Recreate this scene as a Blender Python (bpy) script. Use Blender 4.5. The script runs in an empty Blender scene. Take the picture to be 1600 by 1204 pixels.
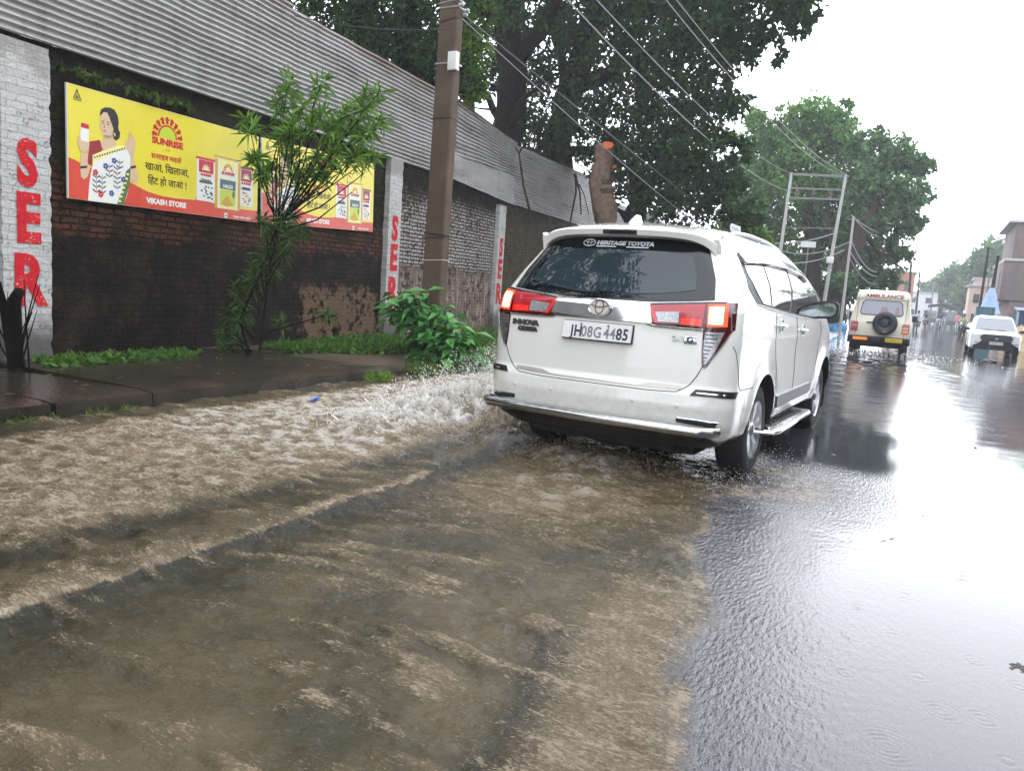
import bpy, bmesh, math, random
import numpy as np
from mathutils import Vector, Matrix, Euler
C = bpy.context
SC = C.scene
COL = SC.collection
R_ = math.radians
RNG = np.random.default_rng(7)
random.seed(7)

# ------------------------------------------------------------ camera, sky, sun, exposure
CAM_F, CAM_YAW, CAM_PITCH, CAM_ROLL, CAM_H = 1223.51, 0.480787, 0.130259, 0.0674632, 1.29504   # pixels of a 1600 px wide frame, radians, metres
def cam_axes():
    cy, sy, cp, sp = math.cos(CAM_YAW), math.sin(CAM_YAW), math.cos(CAM_PITCH), math.sin(CAM_PITCH)
    fwd = Vector((-sy*cp, cy*cp, -sp)); right = Vector((cy, sy, 0)); up = right.cross(fwd)
    cr, sr = math.cos(CAM_ROLL), math.sin(CAM_ROLL)
    return right*cr + up*sr, up*cr - right*sr, fwd
cd = bpy.data.cameras.new('street_camera'); cam = bpy.data.objects.new('street_camera', cd); COL.objects.link(cam)
_r, _u, _f = cam_axes()
cam.matrix_world = Matrix(((_r.x, _u.x, -_f.x, 0), (_r.y, _u.y, -_f.y, 0), (_r.z, _u.z, -_f.z, CAM_H), (0, 0, 0, 1)))
cd.sensor_fit = 'HORIZONTAL'; cd.sensor_width = 36; cd.lens = CAM_F/1600*36; cd.clip_start = 0.05; cd.clip_end = 2000
SC.camera = cam
SUN_EL, SUN_AZ = R_(35), R_(3)          # azimuth measured from +Y towards +X
w = bpy.data.worlds.new('World'); SC.world = w; w.use_nodes = True
nt = w.node_tree; nt.nodes.clear()
sky = nt.nodes.new('ShaderNodeTexSky'); sky.sky_type = 'NISHITA'; sky.sun_disc = False
sky.sun_elevation = SUN_EL; sky.sun_rotation = SUN_AZ; sky.air_density = 1.6; sky.dust_density = 2.0; sky.ozone_density = 1.0
hs = nt.nodes.new('ShaderNodeHueSaturation'); hs.inputs['Saturation'].default_value = 0.12; hs.inputs['Value'].default_value = 1.0
mx = nt.nodes.new('ShaderNodeMix'); mx.data_type = 'RGBA'; mx.inputs[0].default_value = 0.95; mx.inputs[7].default_value = (6.9, 7.15, 7.75, 1)   # cloud cover evens the dome out
bg = nt.nodes.new('ShaderNodeBackground'); bg.inputs['Strength'].default_value = 0.15
ow = nt.nodes.new('ShaderNodeOutputWorld')
# thin cloud lit from behind by the hidden sun: the dome brightens towards it
SUN_DIR = Vector((math.sin(SUN_AZ)*math.cos(SUN_EL), math.cos(SUN_AZ)*math.cos(SUN_EL), math.sin(SUN_EL)))
wtc = nt.nodes.new('ShaderNodeTexCoord'); wd = nt.nodes.new('ShaderNodeVectorMath'); wd.operation = 'DOT_PRODUCT'; wd.inputs[1].default_value = SUN_DIR
nt.links.new(wtc.outputs['Generated'], wd.inputs[0])
def wmath(op, a_, b_):
    x = nt.nodes.new('ShaderNodeMath'); x.operation = op
    for k, v in ((0, a_), (1, b_)):
        if isinstance(v, (int, float)): x.inputs[k].default_value = v
        else: nt.links.new(v, x.inputs[k])
    return x.outputs[0]
GLOW, GLOW_N, BASE = 1.75, 3.0, 2.05
glow = wmath('ADD', wmath('MULTIPLY', wmath('POWER', wmath('MAXIMUM', wmath('DIVIDE', wmath('ADD', wd.outputs['Value'], .2), 1.2), 0.0), GLOW_N), GLOW), BASE)
nt.links.new(sky.outputs[0], hs.inputs['Color']); nt.links.new(hs.outputs[0], mx.inputs[6])
sc_ = nt.nodes.new('ShaderNodeVectorMath'); sc_.operation = 'SCALE'; nt.links.new(mx.outputs[2], sc_.inputs[0]); nt.links.new(glow, sc_.inputs['Scale'])
nt.links.new(sc_.outputs[0], bg.inputs[0]); nt.links.new(bg.outputs[0], ow.inputs[0])
sd = bpy.data.lights.new('sun', 'SUN'); sd.energy = 0.5; sd.angle = R_(60); sd.color = (1, .97, .92)
so = bpy.data.objects.new('sun', sd); COL.objects.link(so)
so.rotation_euler = SUN_DIR.to_track_quat('Z', 'Y').to_euler()
vs = SC.view_settings; vs.view_transform = 'Standard'; vs.look = 'None'; vs.exposure = 0.3; vs.gamma = 1; vs.use_curve_mapping = False
SC.render.engine = 'CYCLES'
cy = SC.cycles; cy.use_denoising = True; cy.max_bounces = 7; cy.diffuse_bounces = 3; cy.glossy_bounces = 4; cy.transmission_bounces = 4; cy.transparent_max_bounces = 6; cy.volume_bounces = 1
cy.sample_clamp_indirect = 6; cy.caustics_reflective = False; cy.caustics_refractive = False

# ------------------------------------------------------------ helpers
def at(px, py, Y):
    """world point at depth Y along the street, seen at the photograph's pixel (px, py)"""
    d = _f*CAM_F + _r*(px-800) - _u*(py-602)
    return Vector((0, 0, CAM_H)) + d*(Y/d.y)
def tag(o, label=None, cat=None, group=None, kind=None):
    if label: o['label'] = label
    if cat: o['category'] = cat
    if group: o['group'] = group
    if kind: o['kind'] = kind
    return o
def thing(name, label, cat, loc=(0, 0, 0), rz=0, group=None):
    o = bpy.data.objects.new(name, None); COL.objects.link(o); o.location = loc; o.rotation_euler = (0, 0, rz); o.empty_display_size = .2
    return tag(o, label, cat, group)
def link(name, me, mats, parent=None):
    o = bpy.data.objects.new(name, me); COL.objects.link(o)
    for m in (mats if isinstance(mats, (list, tuple)) else [mats]): me.materials.append(m)
    if parent: o.parent = parent
    return o
def copy_tree(o, parent=None):
    c = o.copy(); COL.objects.link(c); c.parent = parent
    for ch in [x for x in COL.objects if x.parent == o]: copy_tree(ch, c)
    return c
class MB:
    """collects shapes and links them as ONE mesh object"""
    def __init__(s): s.v = []; s.f = []; s.m = []; s.n = 0; s.sm = []
    def add(s, V, F, mi=0, smooth=True):
        V = np.asarray(V, float).reshape(-1, 3); s.v.append(V)
        for f in F: s.f.append([i+s.n for i in f]); s.m.append(mi); s.sm.append(smooth)
        s.n += len(V); return s
    def box(s, c, d, M=None, mi=0, bev=0):
        x, y, z = [k/2 for k in d]
        if bev:
            bm = bmesh.new(); bmesh.ops.create_cube(bm, size=1); bmesh.ops.scale(bm, vec=d, verts=bm.verts)
            bmesh.ops.bevel(bm, geom=list(bm.edges), offset=bev, segments=2, affect='EDGES', profile=.6)
            V = [v.co.copy() for v in bm.verts]; bm.verts.index_update(); F = [[v.index for v in f.verts] for f in bm.faces]; bm.free()
        else:
            V = [Vector((a, b, e)) for a in (-x, x) for b in (-y, y) for e in (-z, z)]
            F = [(0, 1, 3, 2), (4, 6, 7, 5), (0, 4, 5, 1), (2, 3, 7, 6), (0, 2, 6, 4), (1, 5, 7, 3)]
        if M is not None: V = [M @ v for v in V]
        V = [v+Vector(c) for v in V]
        return s.add([tuple(v) for v in V], F, mi, smooth=False)
    def grid(s, P, mi=0, flip=False, closed=False, smooth=True):
        P = np.asarray(P, float); h, w_ = P.shape[:2]; F = []
        for i in range(h-1):
            for j in range(w_ if closed else w_-1):
                a, b, c_, d = i*w_+j, i*w_+(j+1) % w_, (i+1)*w_+(j+1) % w_, (i+1)*w_+j
                F.append((d, c_, b, a) if flip else (a, b, c_, d))
        return s.add(P.reshape(-1, 3), F, mi, smooth)
    def tube(s, pts, rad, n=8, mi=0, cap=True, flat=1.0):
        pts = [Vector(p) for p in pts]; k = len(pts)
        rad = [rad]*k if not hasattr(rad, '__len__') else rad
        rings = []; up = None
        for i in range(k):
            t = (pts[min(i+1, k-1)]-pts[max(i-1, 0)]).normalized()
            if up is None: up = t.orthogonal().normalized()
            up = (up - t*up.dot(t));  up = up.normalized() if up.length > 1e-6 else t.orthogonal().normalized()
            b = t.cross(up)
            rings.append([pts[i]+(up*math.cos(a)+b*math.sin(a)*flat)*rad[i] for a in [2*math.pi*j/n for j in range(n)]])
        V = [tuple(p) for r in rings for p in r]; F = []
        for i in range(k-1):
            for j in range(n): F.append((i*n+j, i*n+(j+1) % n, (i+1)*n+(j+1) % n, (i+1)*n+j))
        if cap: F.append(tuple(range(n-1, -1, -1))); F.append(tuple((k-1)*n+j for j in range(n)))
        return s.add(V, F, mi)
    def lathe(s, prof, axis='Z', c=(0, 0, 0), n=24, mi=0):
        """prof: (radius, height) pairs round an axis"""
        V = []; F = []; k = len(prof)
        for r, h in prof:
            for j in range(n):
                a = 2*math.pi*j/n; x, y = r*math.cos(a), r*math.sin(a)
                p = (x, y, h) if axis == 'Z' else (h, x, y) if axis == 'X' else (y, h, x)
                V.append((p[0]+c[0], p[1]+c[1], p[2]+c[2]))
        for i in range(k-1):
            for j in range(n): F.append((i*n+j, i*n+(j+1) % n, (i+1)*n+(j+1) % n, (i+1)*n+j))
        return s.add(V, F, mi)
    def prism(s, poly, M, depth, mi=0):
        """flat outline (u, v) given a thickness; M maps (u, v, w) into space"""
        n = len(poly); V = [M @ Vector((u, v, 0)) for u, v in poly]+[M @ Vector((u, v, depth)) for u, v in poly]
        F = [tuple(range(n-1, -1, -1)), tuple(range(n, 2*n))]+[(i, (i+1) % n, n+(i+1) % n, n+i) for i in range(n)]
        return s.add([tuple(v) for v in V], F, mi, smooth=False)
    def build(s, name, mats, parent=None, sharp=35):
        me = bpy.data.meshes.new(name); V = np.concatenate(s.v) if s.v else np.zeros((0, 3))
        me.from_pydata(V.tolist(), [], s.f); me.polygons.foreach_set('material_index', s.m); me.polygons.foreach_set('use_smooth', s.sm)
        if sharp: me.set_sharp_from_angle(angle=R_(sharp))
        me.update(); return link(name, me, mats, parent)
def mesh_np(name, V, F, mats, parent=None, smooth=True, attrs=None, mi=None):
    """big mesh from numpy arrays; F is (n, 3) or (n, 4); attrs: name -> float per vertex"""
    V = np.ascontiguousarray(V, np.float32); F = np.ascontiguousarray(F, np.int32); k = F.shape[1]
    me = bpy.data.meshes.new(name); me.vertices.add(len(V)); me.vertices.foreach_set('co', V.ravel())
    me.loops.add(F.size); me.loops.foreach_set('vertex_index', F.ravel())
    me.polygons.add(len(F)); me.polygons.foreach_set('loop_start', np.arange(0, F.size, k, dtype=np.int32))
    if smooth: me.polygons.foreach_set('use_smooth', np.ones(len(F), bool))
    if mi is not None: me.polygons.foreach_set('material_index', np.asarray(mi, np.int32))
    for n_, a in (attrs or {}).items():
        at_ = me.attributes.new(n_, 'FLOAT', 'POINT'); at_.data.foreach_set('value', np.asarray(a, np.float32).ravel())
    me.update(calc_edges=True); me.validate(); return link(name, me, mats, parent)
def text_mesh(name, s, size, mat, M, parent=None, ext=.0015, bold=0.0, sx=1.0, align='CENTER', space=1.0):
    cu = bpy.data.curves.new(name, 'FONT'); cu.body = s; cu.size = size; cu.extrude = ext; cu.offset = bold; cu.align_x = align; cu.align_y = 'CENTER'; cu.resolution_u = 3; cu.space_character = space
    o = bpy.data.objects.new(name, cu); COL.objects.link(o); C.view_layer.update()
    me = bpy.data.meshes.new_from_object(o.evaluated_get(C.evaluated_depsgraph_get())); bpy.data.objects.remove(o)
    me.name = name; me.materials.clear(); me.transform(M @ Matrix.Diagonal((sx, 1, 1, 1)))
    return link(name, me, mat, parent)
def frame(o, u, v):
    """matrix whose x runs along u, y along v"""
    u = Vector(u).normalized(); v = Vector(v); v = (v-u*v.dot(u)).normalized(); n = u.cross(v)
    return Matrix(((u.x, v.x, n.x, o[0]), (u.y, v.y, n.y, o[1]), (u.z, v.z, n.z, o[2]), (0, 0, 0, 1)))
# gradient noise on arrays
_perm = np.random.default_rng(3).permutation(512).astype(np.int64); _perm = np.concatenate([_perm, _perm, _perm]); _ang = np.random.default_rng(5).random(512)*2*np.pi
_gx, _gy = np.cos(_ang), np.sin(_ang)
def noise(x, y):
    xi = np.floor(x).astype(np.int64); yi = np.floor(y).astype(np.int64); xf = x-xi; yf = y-yi
    u = xf*xf*xf*(xf*(xf*6-15)+10); v = yf*yf*yf*(yf*(yf*6-15)+10)
    def g(i, j): return _perm[_perm[i & 511]+(j & 511)]
    def d(h, a, b): return _gx[h]*a+_gy[h]*b
    n00 = d(g(xi, yi), xf, yf); n10 = d(g(xi+1, yi), xf-1, yf); n01 = d(g(xi, yi+1), xf, yf-1); n11 = d(g(xi+1, yi+1), xf-1, yf-1)
    return ((n00*(1-u)+n10*u)*(1-v)+(n01*(1-u)+n11*u)*v)*1.5
def fbm(x, y, o=4, g=.5):
    a = 1; s = 0; t = 0
    for i in range(o): s = s+a*noise(x*2**i+17*i, y*2**i-9*i); t += a; a *= g
    return s/t
def sst(a, b, x): t = np.clip((x-a)/(b-a), 0, 1); return t*t*(3-2*t)

# ------------------------------------------------------------ materials
def new_mat(name):
    m = bpy.data.materials.new(name); m.use_nodes = True; return m, m.node_tree, m.node_tree.nodes['Principled BSDF']
def mat(name, col, rough=.5, metal=0, spec=.5, coat=0, emit=None, est=0, var=0, vscale=8, bump=0, bscale=40, trans=0):
    m, t, p = new_mat(name); N = t.nodes.new; L = t.links.new
    p.inputs['Base Color'].default_value = (*col, 1); p.inputs['Roughness'].default_value = rough; p.inputs['Metallic'].default_value = metal
    p.inputs['Specular IOR Level'].default_value = spec; p.inputs['Coat Weight'].default_value = coat; p.inputs['Coat Roughness'].default_value = .04
    p.inputs['Transmission Weight'].default_value = trans
    if emit: p.inputs['Emission Color'].default_value = (*emit, 1); p.inputs['Emission Strength'].default_value = est
    if var or bump: tc = N('ShaderNodeTexCoord')
    if var:
        n = N('ShaderNodeTexNoise'); n.inputs['Scale'].default_value = vscale; n.inputs['Detail'].default_value = 6; n.inputs['Roughness'].default_value = .65; L(tc.outputs['Object'], n.inputs['Vector'])
        r = N('ShaderNodeValToRGB'); r.color_ramp.elements[0].position = .3; r.color_ramp.elements[1].position = .7
        r.color_ramp.elements[0].color = (*[c*(1-var) for c in col], 1); r.color_ramp.elements[1].color = (*[min(1, c*(1+var*.6)) for c in col], 1)
        L(n.outputs[0], r.inputs[0]); L(r.outputs[0], p.inputs['Base Color'])
        mr = N('ShaderNodeMapRange'); mr.inputs[3].default_value = max(0, rough-.08); mr.inputs[4].default_value = min(1, rough+.12); L(n.outputs[0], mr.inputs[0]); L(mr.outputs[0], p.inputs['Roughness'])
    if bump:
        n2 = N('ShaderNodeTexNoise'); n2.inputs['Scale'].default_value = bscale; n2.inputs['Detail'].default_value = 5; L(tc.outputs['Object'], n2.inputs['Vector'])
        b = N('ShaderNodeBump'); b.inputs['Strength'].default_value = bump; b.inputs['Distance'].default_value = .02; L(n2.outputs[0], b.inputs['Height']); L(b.outputs[0], p.inputs['Normal'])
    return m
# ------------------------------------------------------------ ground, flooded road, footpath
def drop(y): return np.interp(y, [9, 20, 26.8, 37, 45, 400], [0, -.09, -.16, -.32, -.37, -.37])   # the road falls away gently up the street
def attr(t, n):
    a = t.nodes.new('ShaderNodeAttribute'); a.attribute_name = n; return a.outputs['Fac']
def water_material():
    m, t, p = new_mat('flood_water'); N = t.nodes.new; L = t.links.new
    geo = N('ShaderNodeNewGeometry'); sep = N('ShaderNodeVectorMath'); sep.operation = 'MULTIPLY'; sep.inputs[1].default_value = (1, 1, 0); L(geo.outputs['Position'], sep.inputs[0])
    def nz(sc, det=5, st=(1, 1, 1), rough=.6):
        v = N('ShaderNodeVectorMath'); v.operation = 'MULTIPLY'; v.inputs[1].default_value = st; L(sep.outputs[0], v.inputs[0])
        n = N('ShaderNodeTexNoise'); n.inputs['Scale'].default_value = sc; n.inputs['Detail'].default_value = det; n.inputs['Roughness'].default_value = rough; L(v.outputs[0], n.inputs['Vector']); return n.outputs[0]
    def mixc(f, a, b):
        x = N('ShaderNodeMix'); x.data_type = 'RGBA'
        for k, val in ((0, f), (6, a), (7, b)):
            if isinstance(val, tuple): x.inputs[k].default_value = (*val, 1)
            elif isinstance(val, float): x.inputs[k].default_value = val
            else: L(val, x.inputs[k])
        return x.outputs[2]
    def mth(op, a, b=0.0, clamp=False):
        x = N('ShaderNodeMath'); x.operation = op; x.use_clamp = clamp
        for k, val in ((0, a), (1, b)):
            if isinstance(val, (int, float)): x.inputs[k].default_value = val
            else: L(val, x.inputs[k])
        return x.outputs[0]
    def ramp(f, a, b): 
        x = N('ShaderNodeMapRange'); x.interpolation_type = 'SMOOTHSTEP'; x.inputs[1].default_value = a; x.inputs[2].default_value = b; L(f, x.inputs[0]); return x.outputs[0]
    mud, foam, rip, deep = attr(t, 'mud'), attr(t, 'foam'), attr(t, 'ripple'), attr(t, 'deep')
    big = nz(1.3, 4); mid = nz(10, 6, (.45, 1, 1)); fine = nz(60, 6, (.45, 1, 1), .7)
    asph = mixc(ramp(nz(160, 3), .4, .65), (.030, .030, .037), (.050, .050, .060))
    brown = mixc(ramp(big, .38, .62), MUD_A, MUD_B)
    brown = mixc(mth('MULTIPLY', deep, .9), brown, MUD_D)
    col = mixc(mud, asph, brown)
    spk = ramp(mth('ADD', mth('ADD', mth('MULTIPLY', fine, .6), mth('MULTIPLY', mid, .4)), mth('MULTIPLY', foam, .22)), .60, .67)
    tiny = nz(125, 5, (.34, 1, 1), .66); spk2 = ramp(mth('ADD', mth('ADD', mth('MULTIPLY', tiny, .8), mth('MULTIPLY', mid, .2)), mth('MULTIPLY', foam, .24)), .60, .665); col = mixc(mth('MULTIPLY', mth('MULTIPLY', ramp(foam, .16, .5), .55), mud), col, MUD_L2); col = mixc(mth('MULTIPLY', mth('MULTIPLY', spk2, .48), ramp(foam, .02, .10)), col, MUD_L)
    fo = mth('MAXIMUM', mth('MULTIPLY', mth('MULTIPLY', spk, .62), ramp(foam, .02, .18)), ramp(foam, .80, 1.0), True)
    col = mixc(fo, col, mixc(ramp(foam, .52, .95), MUD_L, FOAM_C))
    L(col, p.inputs['Base Color'])
    rr = N('ShaderNodeMapRange'); rr.inputs[3].default_value = .045; rr.inputs[4].default_value = .55; L(fo, rr.inputs[0]); L(rr.outputs[0], p.inputs['Roughness'])
    p.inputs['IOR'].default_value = 1.333
    # fine ripples: short crests, strongest where 'ripple' says so
    h1 = nz(58, 3, (1, .36, 1), .5); h2 = nz(130, 3, (1, .5, 1), .55); h3 = nz(17, 3, (.8, .6, 1))
    hm = mth('ADD', mth('MULTIPLY', h1, .0105), mth('ADD', mth('MULTIPLY', h2, .0024), mth('MULTIPLY', h3, .006)))
    hm = mth('MULTIPLY', hm, rip)
    hf = mth('MULTIPLY', mth('ADD', mth('MULTIPLY', fine, .012), mth('ADD', mth('MULTIPLY', mid, .018), mth('MULTIPLY', tiny, .007))), mth('ADD', mth('MULTIPLY', foam, .9), mth('MULTIPLY', mud, .6)))
    hh = mth('ADD', hm, hf)
    b = N('ShaderNodeBump'); b.inputs['Strength'].default_value = 1; b.inputs['Distance'].default_value = 1.0; L(hh, b.inputs['Height']); L(b.outputs[0], p.inputs['Normal'])
    return m
MUD_L, MUD_L2 = (.29, .23, .155), (.165, .118, .068)
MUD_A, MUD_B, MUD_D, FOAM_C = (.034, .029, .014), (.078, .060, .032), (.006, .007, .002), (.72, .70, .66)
xs = np.concatenate([np.arange(-6.02, -1.25, .017), np.arange(-1.25, .95, .0095), np.arange(.95, 3, .035), np.arange(3, 12.1, .3)])
ys = [0.55]
while ys[-1] < 90:
    y = ys[-1]; ys.append(y+(.0095 if y < 3.2 else min(.0095*(y/3.2)**1.75, .5)))
ys = np.array(ys)
X, Y = np.meshgrid(xs, ys)
edge = np.interp(Y, [0.5, 1.5, 2.03, 2.4, 2.6, 2.85, 3.1, 3.32, 3.6, 4.03, 4.4, 4.73, 5.1, 5.52, 6.3, 7.5, 9, 12, 20, 40, 90], [-.25, -.35, -.43, -.50, -.56, -.62, -.60, -.66, -.80, -.92, -.93, -1.05, -1.05, -1.40, -1.65, -1.8, -2.0, -2.4, -3.0, -4.0, -5.5])
edge = edge+.05*fbm(Y*2.1, Y*0+3.3, 3)+.022*noise(Y*11, X*4)
ed = edge-X                                              # > 0 inside the muddy flood
mud = sst(-.05, .16, ed)*(1-.45*sst(8, 22, Y))
near = 1-sst(6, 16, Y)
H = np.zeros_like(X)
# flowing muddy water: crests run across the road
wob = .35*fbm(X*.9, Y*.9, 3)
crest = fbm(X*1.1+wob, Y*3.6+wob*2, 4)
crest2 = fbm(X*3.0+wob*2, Y*9+wob*3, 4)
chop = fbm(X*11, Y*19, 4)
chop3 = fbm(X*21, Y*44, 3, .6)
H += mud*near*(.036*crest+.024*crest2+.0125*chop+.0050*chop3)
H += mud*.0055*np.exp(-((ed-.09)/.09)**2)*near*(.6+.8*noise(Y*9, X*2))
# tyre track left behind the rear left wheel
tx_ = -2.80+.02*noise(Y*1.3, Y*0)+.012*noise(Y*7, Y*0+2)
dx = X-tx_
tw = np.interp(Y, [1, 2.2, 3.5, 5.6], [.34, .24, .07, .02])
trk = (1-sst(5.4, 6.2, Y))
brk = np.clip(.75+1.1*fbm(Y*2.3, X*2.0+4, 4), .1, 1.5)
H += trk*(.021*np.where(dx < 0, np.exp(-(dx/(tw+.05))**2), np.exp(-(dx/.022)**2))*np.interp(Y, [1, 3.4, 4.6, 5.6], [1, .8, .45, .1]))*brk+trk*.012*fbm(X*13, Y*11, 4)*np.exp(-(dx/(tw+.05))**2)
H -= trk*.022*np.exp(-((dx-.16)/.13)**2)+trk*.020*np.exp(-((dx+.42+tw*.3)/.16)**2)
# foamy water thrown to the kerb side
lf = sst(.30, .75, -dx-tw*.6)*sst(-6.0, -5.55, X)*sst(1.0, 1.5, Y)*(1-sst(10.5, 12.5, Y))
lf = lf*(1-.75*sst(-5.45, -5.75, X+.12*noise(Y*2, Y*0+7)))
turb = fbm(X*6, Y*7.5, 5, .62); turb2 = 1-2*np.abs(fbm(X*4.1+5, Y*4.6, 4, .6))
H += lf*(.017*turb+.011*np.clip(turb2, 0, 1))*(.45+.55*sst(2.5, 5, Y))
# splash thrown up by the left wheels
cx = np.interp(Y, [4.2, 5.2, 6.2, 7.4, 9, 11], [-4.35, -3.92, -3.55, -3.40, -3.4, -3.5])
env = sst(4.3, 6.1, Y)*(1-sst(9.0, 11, Y))
wd = np.interp(Y, [4, 6, 8], [.72, .50, .38])
spl = env*np.exp(-np.abs((X-cx)/wd)**2.2)
jag = fbm(X*7+3, Y*6, 5, .66); jag2 = fbm(X*19, Y*15, 3, .6)
jag3 = 1-2*np.abs(noise(X*26+2*jag, Y*17)); H += spl*(.25+.15*jag+.075*jag2+.055*jag3)*np.interp(Y, [4.2, 5.5, 7], [.5, .95, 1.45])
spl2 = np.exp(-((X+3.10+.10*(Y-6))/.17)**2)*sst(5.2, 6.0, Y)*(1-sst(7.2, 8.0, Y))
H += spl2*(.20+.07*jag2+.06*jag3)
# wake behind the van between its wheels
wk = np.exp(-((X+2.15)/.62)**2)*np.exp(-((Y-5.35)/.42)**2)
H += wk*(.07+.11*fbm(X*5, Y*7+2, 4, .6))
wk2 = np.exp(-((X+1.95)/.85)**2)*sst(2.8, 4.6, Y)*(1-sst(5.8, 6.4, Y))
H += wk2*.022*turb
# right rear tyre bow ripple
br = np.hypot((X+1.12), (Y-5.75)); H += .010*np.exp(-((br-.42)/.14)**2)*(.5+fbm(X*9, Y*9, 3))
# far swell on the open water
far = sst(7, 12, Y)
H += far*(.012*fbm(X*1.1, Y*2.4, 3)+.010*fbm(X*2.6+4, Y*5, 3))*(.15+.85*sst(-.4, -1.7, X)+.6*sst(1.2, 2.6, X))
amb = np.exp(-((X+1.0)/1.5)**2)*sst(16, 21, Y)*(1-sst(24, 30, Y)); H += amb*.035*fbm(X*2.2, Y*2.8, 4)
for sgn in (-1, 1):                                       # wake arms of the ambulance
    ax = -1.0+sgn*(.9+(24-Y)*.22); H += .010*np.exp(-((X-ax)/.25)**2)*sst(12, 22, Y)*(1-sst(23.5, 24.5, Y))
# rings of raindrops on the still sheet
rings = [(.041, 2.493, .085), (.188, 2.83, .06), (.308, 2.857, .05), (.311, 3.335, .045), (-.11, 2.92, .035), (-.14, 3.27, .03), (-.12, 3.62, .035), (.12, 3.06, .03), (-.32, 2.42, .07), (-.22, 2.6, .05), (.44, 3.2, .04), (.05, 3.9, .05), (.55, 3.5, .05), (.3, 4.4, .06), (-.05, 4.8, .06), (.62, 4.2, .05), (-.33, 3.02, .04), (.02, 3.42, .03), (.36, 2.62, .03), (-.18, 2.2, .05), (.2, 2.25, .04), (.5, 5.2, .07), (.15, 5.6, .08)]
for rx, ry, r0 in rings:
    rr = np.hypot(X-rx, Y-ry); q = rr < .3
    H[q] += .0026*np.sin(2*np.pi*(rr[q]-r0)/.021)*np.exp(-((rr[q]-r0*.72)/(r0*.55))**2)
H += drop(Y)
# masks read by the water material
edge_foam = np.exp(-((ed-.04)/.07)**2)*near*np.clip(mud*2, 0, 1)*(.25+.8*np.clip(fbm(Y*4, X*3, 3)+.25, 0, 1))
streak = np.clip(crest*1.6+crest2*1.3+.06, 0, 1)
foam = mud*near*(.38*streak+.07)
foam = np.maximum(foam, edge_foam*.8)
brn = sst(.75, .35, ed)*sst(.0, .1, ed)*sst(3.9, 3.2, Y); foam = np.maximum(foam, .42*brn*mud)
foam = np.maximum(foam, lf*(.26+.18*sst(3.0, 5.0, Y)+.42*np.clip(turb2*1.2-.25+turb*.9, 0, 1)))
foam = np.maximum(foam, np.clip(spl*2.2, 0, 1)*(.50+.75*np.clip(jag*1.2+.22+.55*jag2+.25*jag3, 0, 1)))
foam = np.maximum(foam, np.clip(spl2*1.6, 0, 1)*(.50+.35*np.clip(jag2+jag3*.5, 0, 1)))
foam = np.maximum(foam, lf*np.exp(-((Y-5.7)/1.2)**2)*(.40+.48*np.clip(turb2+.6*turb+.1, 0, 1))*sst(-5.35, -4.9, X))
foam = np.maximum(foam, np.clip(wk*1.1, 0, 1)*(.35+.6*np.clip(turb2+.1, 0, 1)))
foam = np.maximum(foam, wk2*(.48+.40*np.clip(turb+.15+.3*turb2, 0, 1)))
foam = np.maximum(foam, trk*np.where(dx < .015, np.exp(-((dx)/(tw+.02))**2), 0)*(.60+.25*noise(X*9, Y*9))*np.clip(brk, .6, 1.1))
foam = np.maximum(foam, .45*np.exp(-((br-.45)/.3)**2)*(.4+turb2))
foam = np.clip(foam, 0, 1)
deep = np.clip(trk*np.where(dx > .02, np.exp(-np.clip(dx-.02, 0, 9)/.28), 0)*sst(5.6, 3.0, Y)*1.1+trk*np.exp(-((dx+.45+tw*.5)/.2)**2)*.8+.8*np.clip(-crest*1.2-.1, 0, 1)*sst(5.2, 3.4, Y), 0, 1)
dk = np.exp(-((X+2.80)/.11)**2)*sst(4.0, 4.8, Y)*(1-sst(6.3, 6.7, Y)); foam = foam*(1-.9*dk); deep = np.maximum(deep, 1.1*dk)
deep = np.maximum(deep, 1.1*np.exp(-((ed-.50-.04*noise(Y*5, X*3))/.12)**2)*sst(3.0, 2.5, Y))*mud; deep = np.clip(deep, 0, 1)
rip = np.clip(mud*.45+1.0*np.exp(-np.clip(-ed, 0, 9)/.30)*(1-mud)*sst(8, 4, Y)+.025*(1-mud), 0, 1)
rip = np.maximum(rip, (1-mud)*np.exp(-((br-.6)/.5)**2)*.9)
rip = np.maximum(rip, far*.12)
nx, ny = len(xs), len(ys)
idx = np.arange(nx*ny).reshape(ny, nx)
Fq = np.stack([idx[:-1, :-1], idx[:-1, 1:], idx[1:, 1:], idx[1:, :-1]], -1).reshape(-1, 4)
WATER = water_material()
o = mesh_np('flood_water', np.stack([X, Y, H], -1).reshape(-1, 3), Fq, WATER, attrs={'mud': mud, 'foam': foam, 'ripple': rip, 'deep': deep}); tag(o, kind='structure')
def water_h(x, y): return float(H[np.abs(ys-y).argmin(), np.abs(xs-x).argmin()])
ASPH = mat('wet_asphalt', (.03, .03, .032), .12, var=.3, vscale=3, bump=.05, bscale=60)
EARTH = mat('wet_earth', (.075, .055, .036), .35, var=.45, vscale=2.2, bump=.5, bscale=12)
mb = MB(); mb.grid([[(-160, -25, -.60), (160, -25, -.60)], [(-160, 275, -.60), (160, 275, -.60)]]); tag(mb.build('ground', EARTH), kind='structure')
mb = MB(); mb.grid([[(-6.1, y, -.12+float(drop(y))), (14, y, -.12+float(drop(y)))] for y in (-24, 9, 15, 20, 26.8, 37, 45, 270)]); tag(mb.build('road', ASPH), kind='structure')
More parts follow.
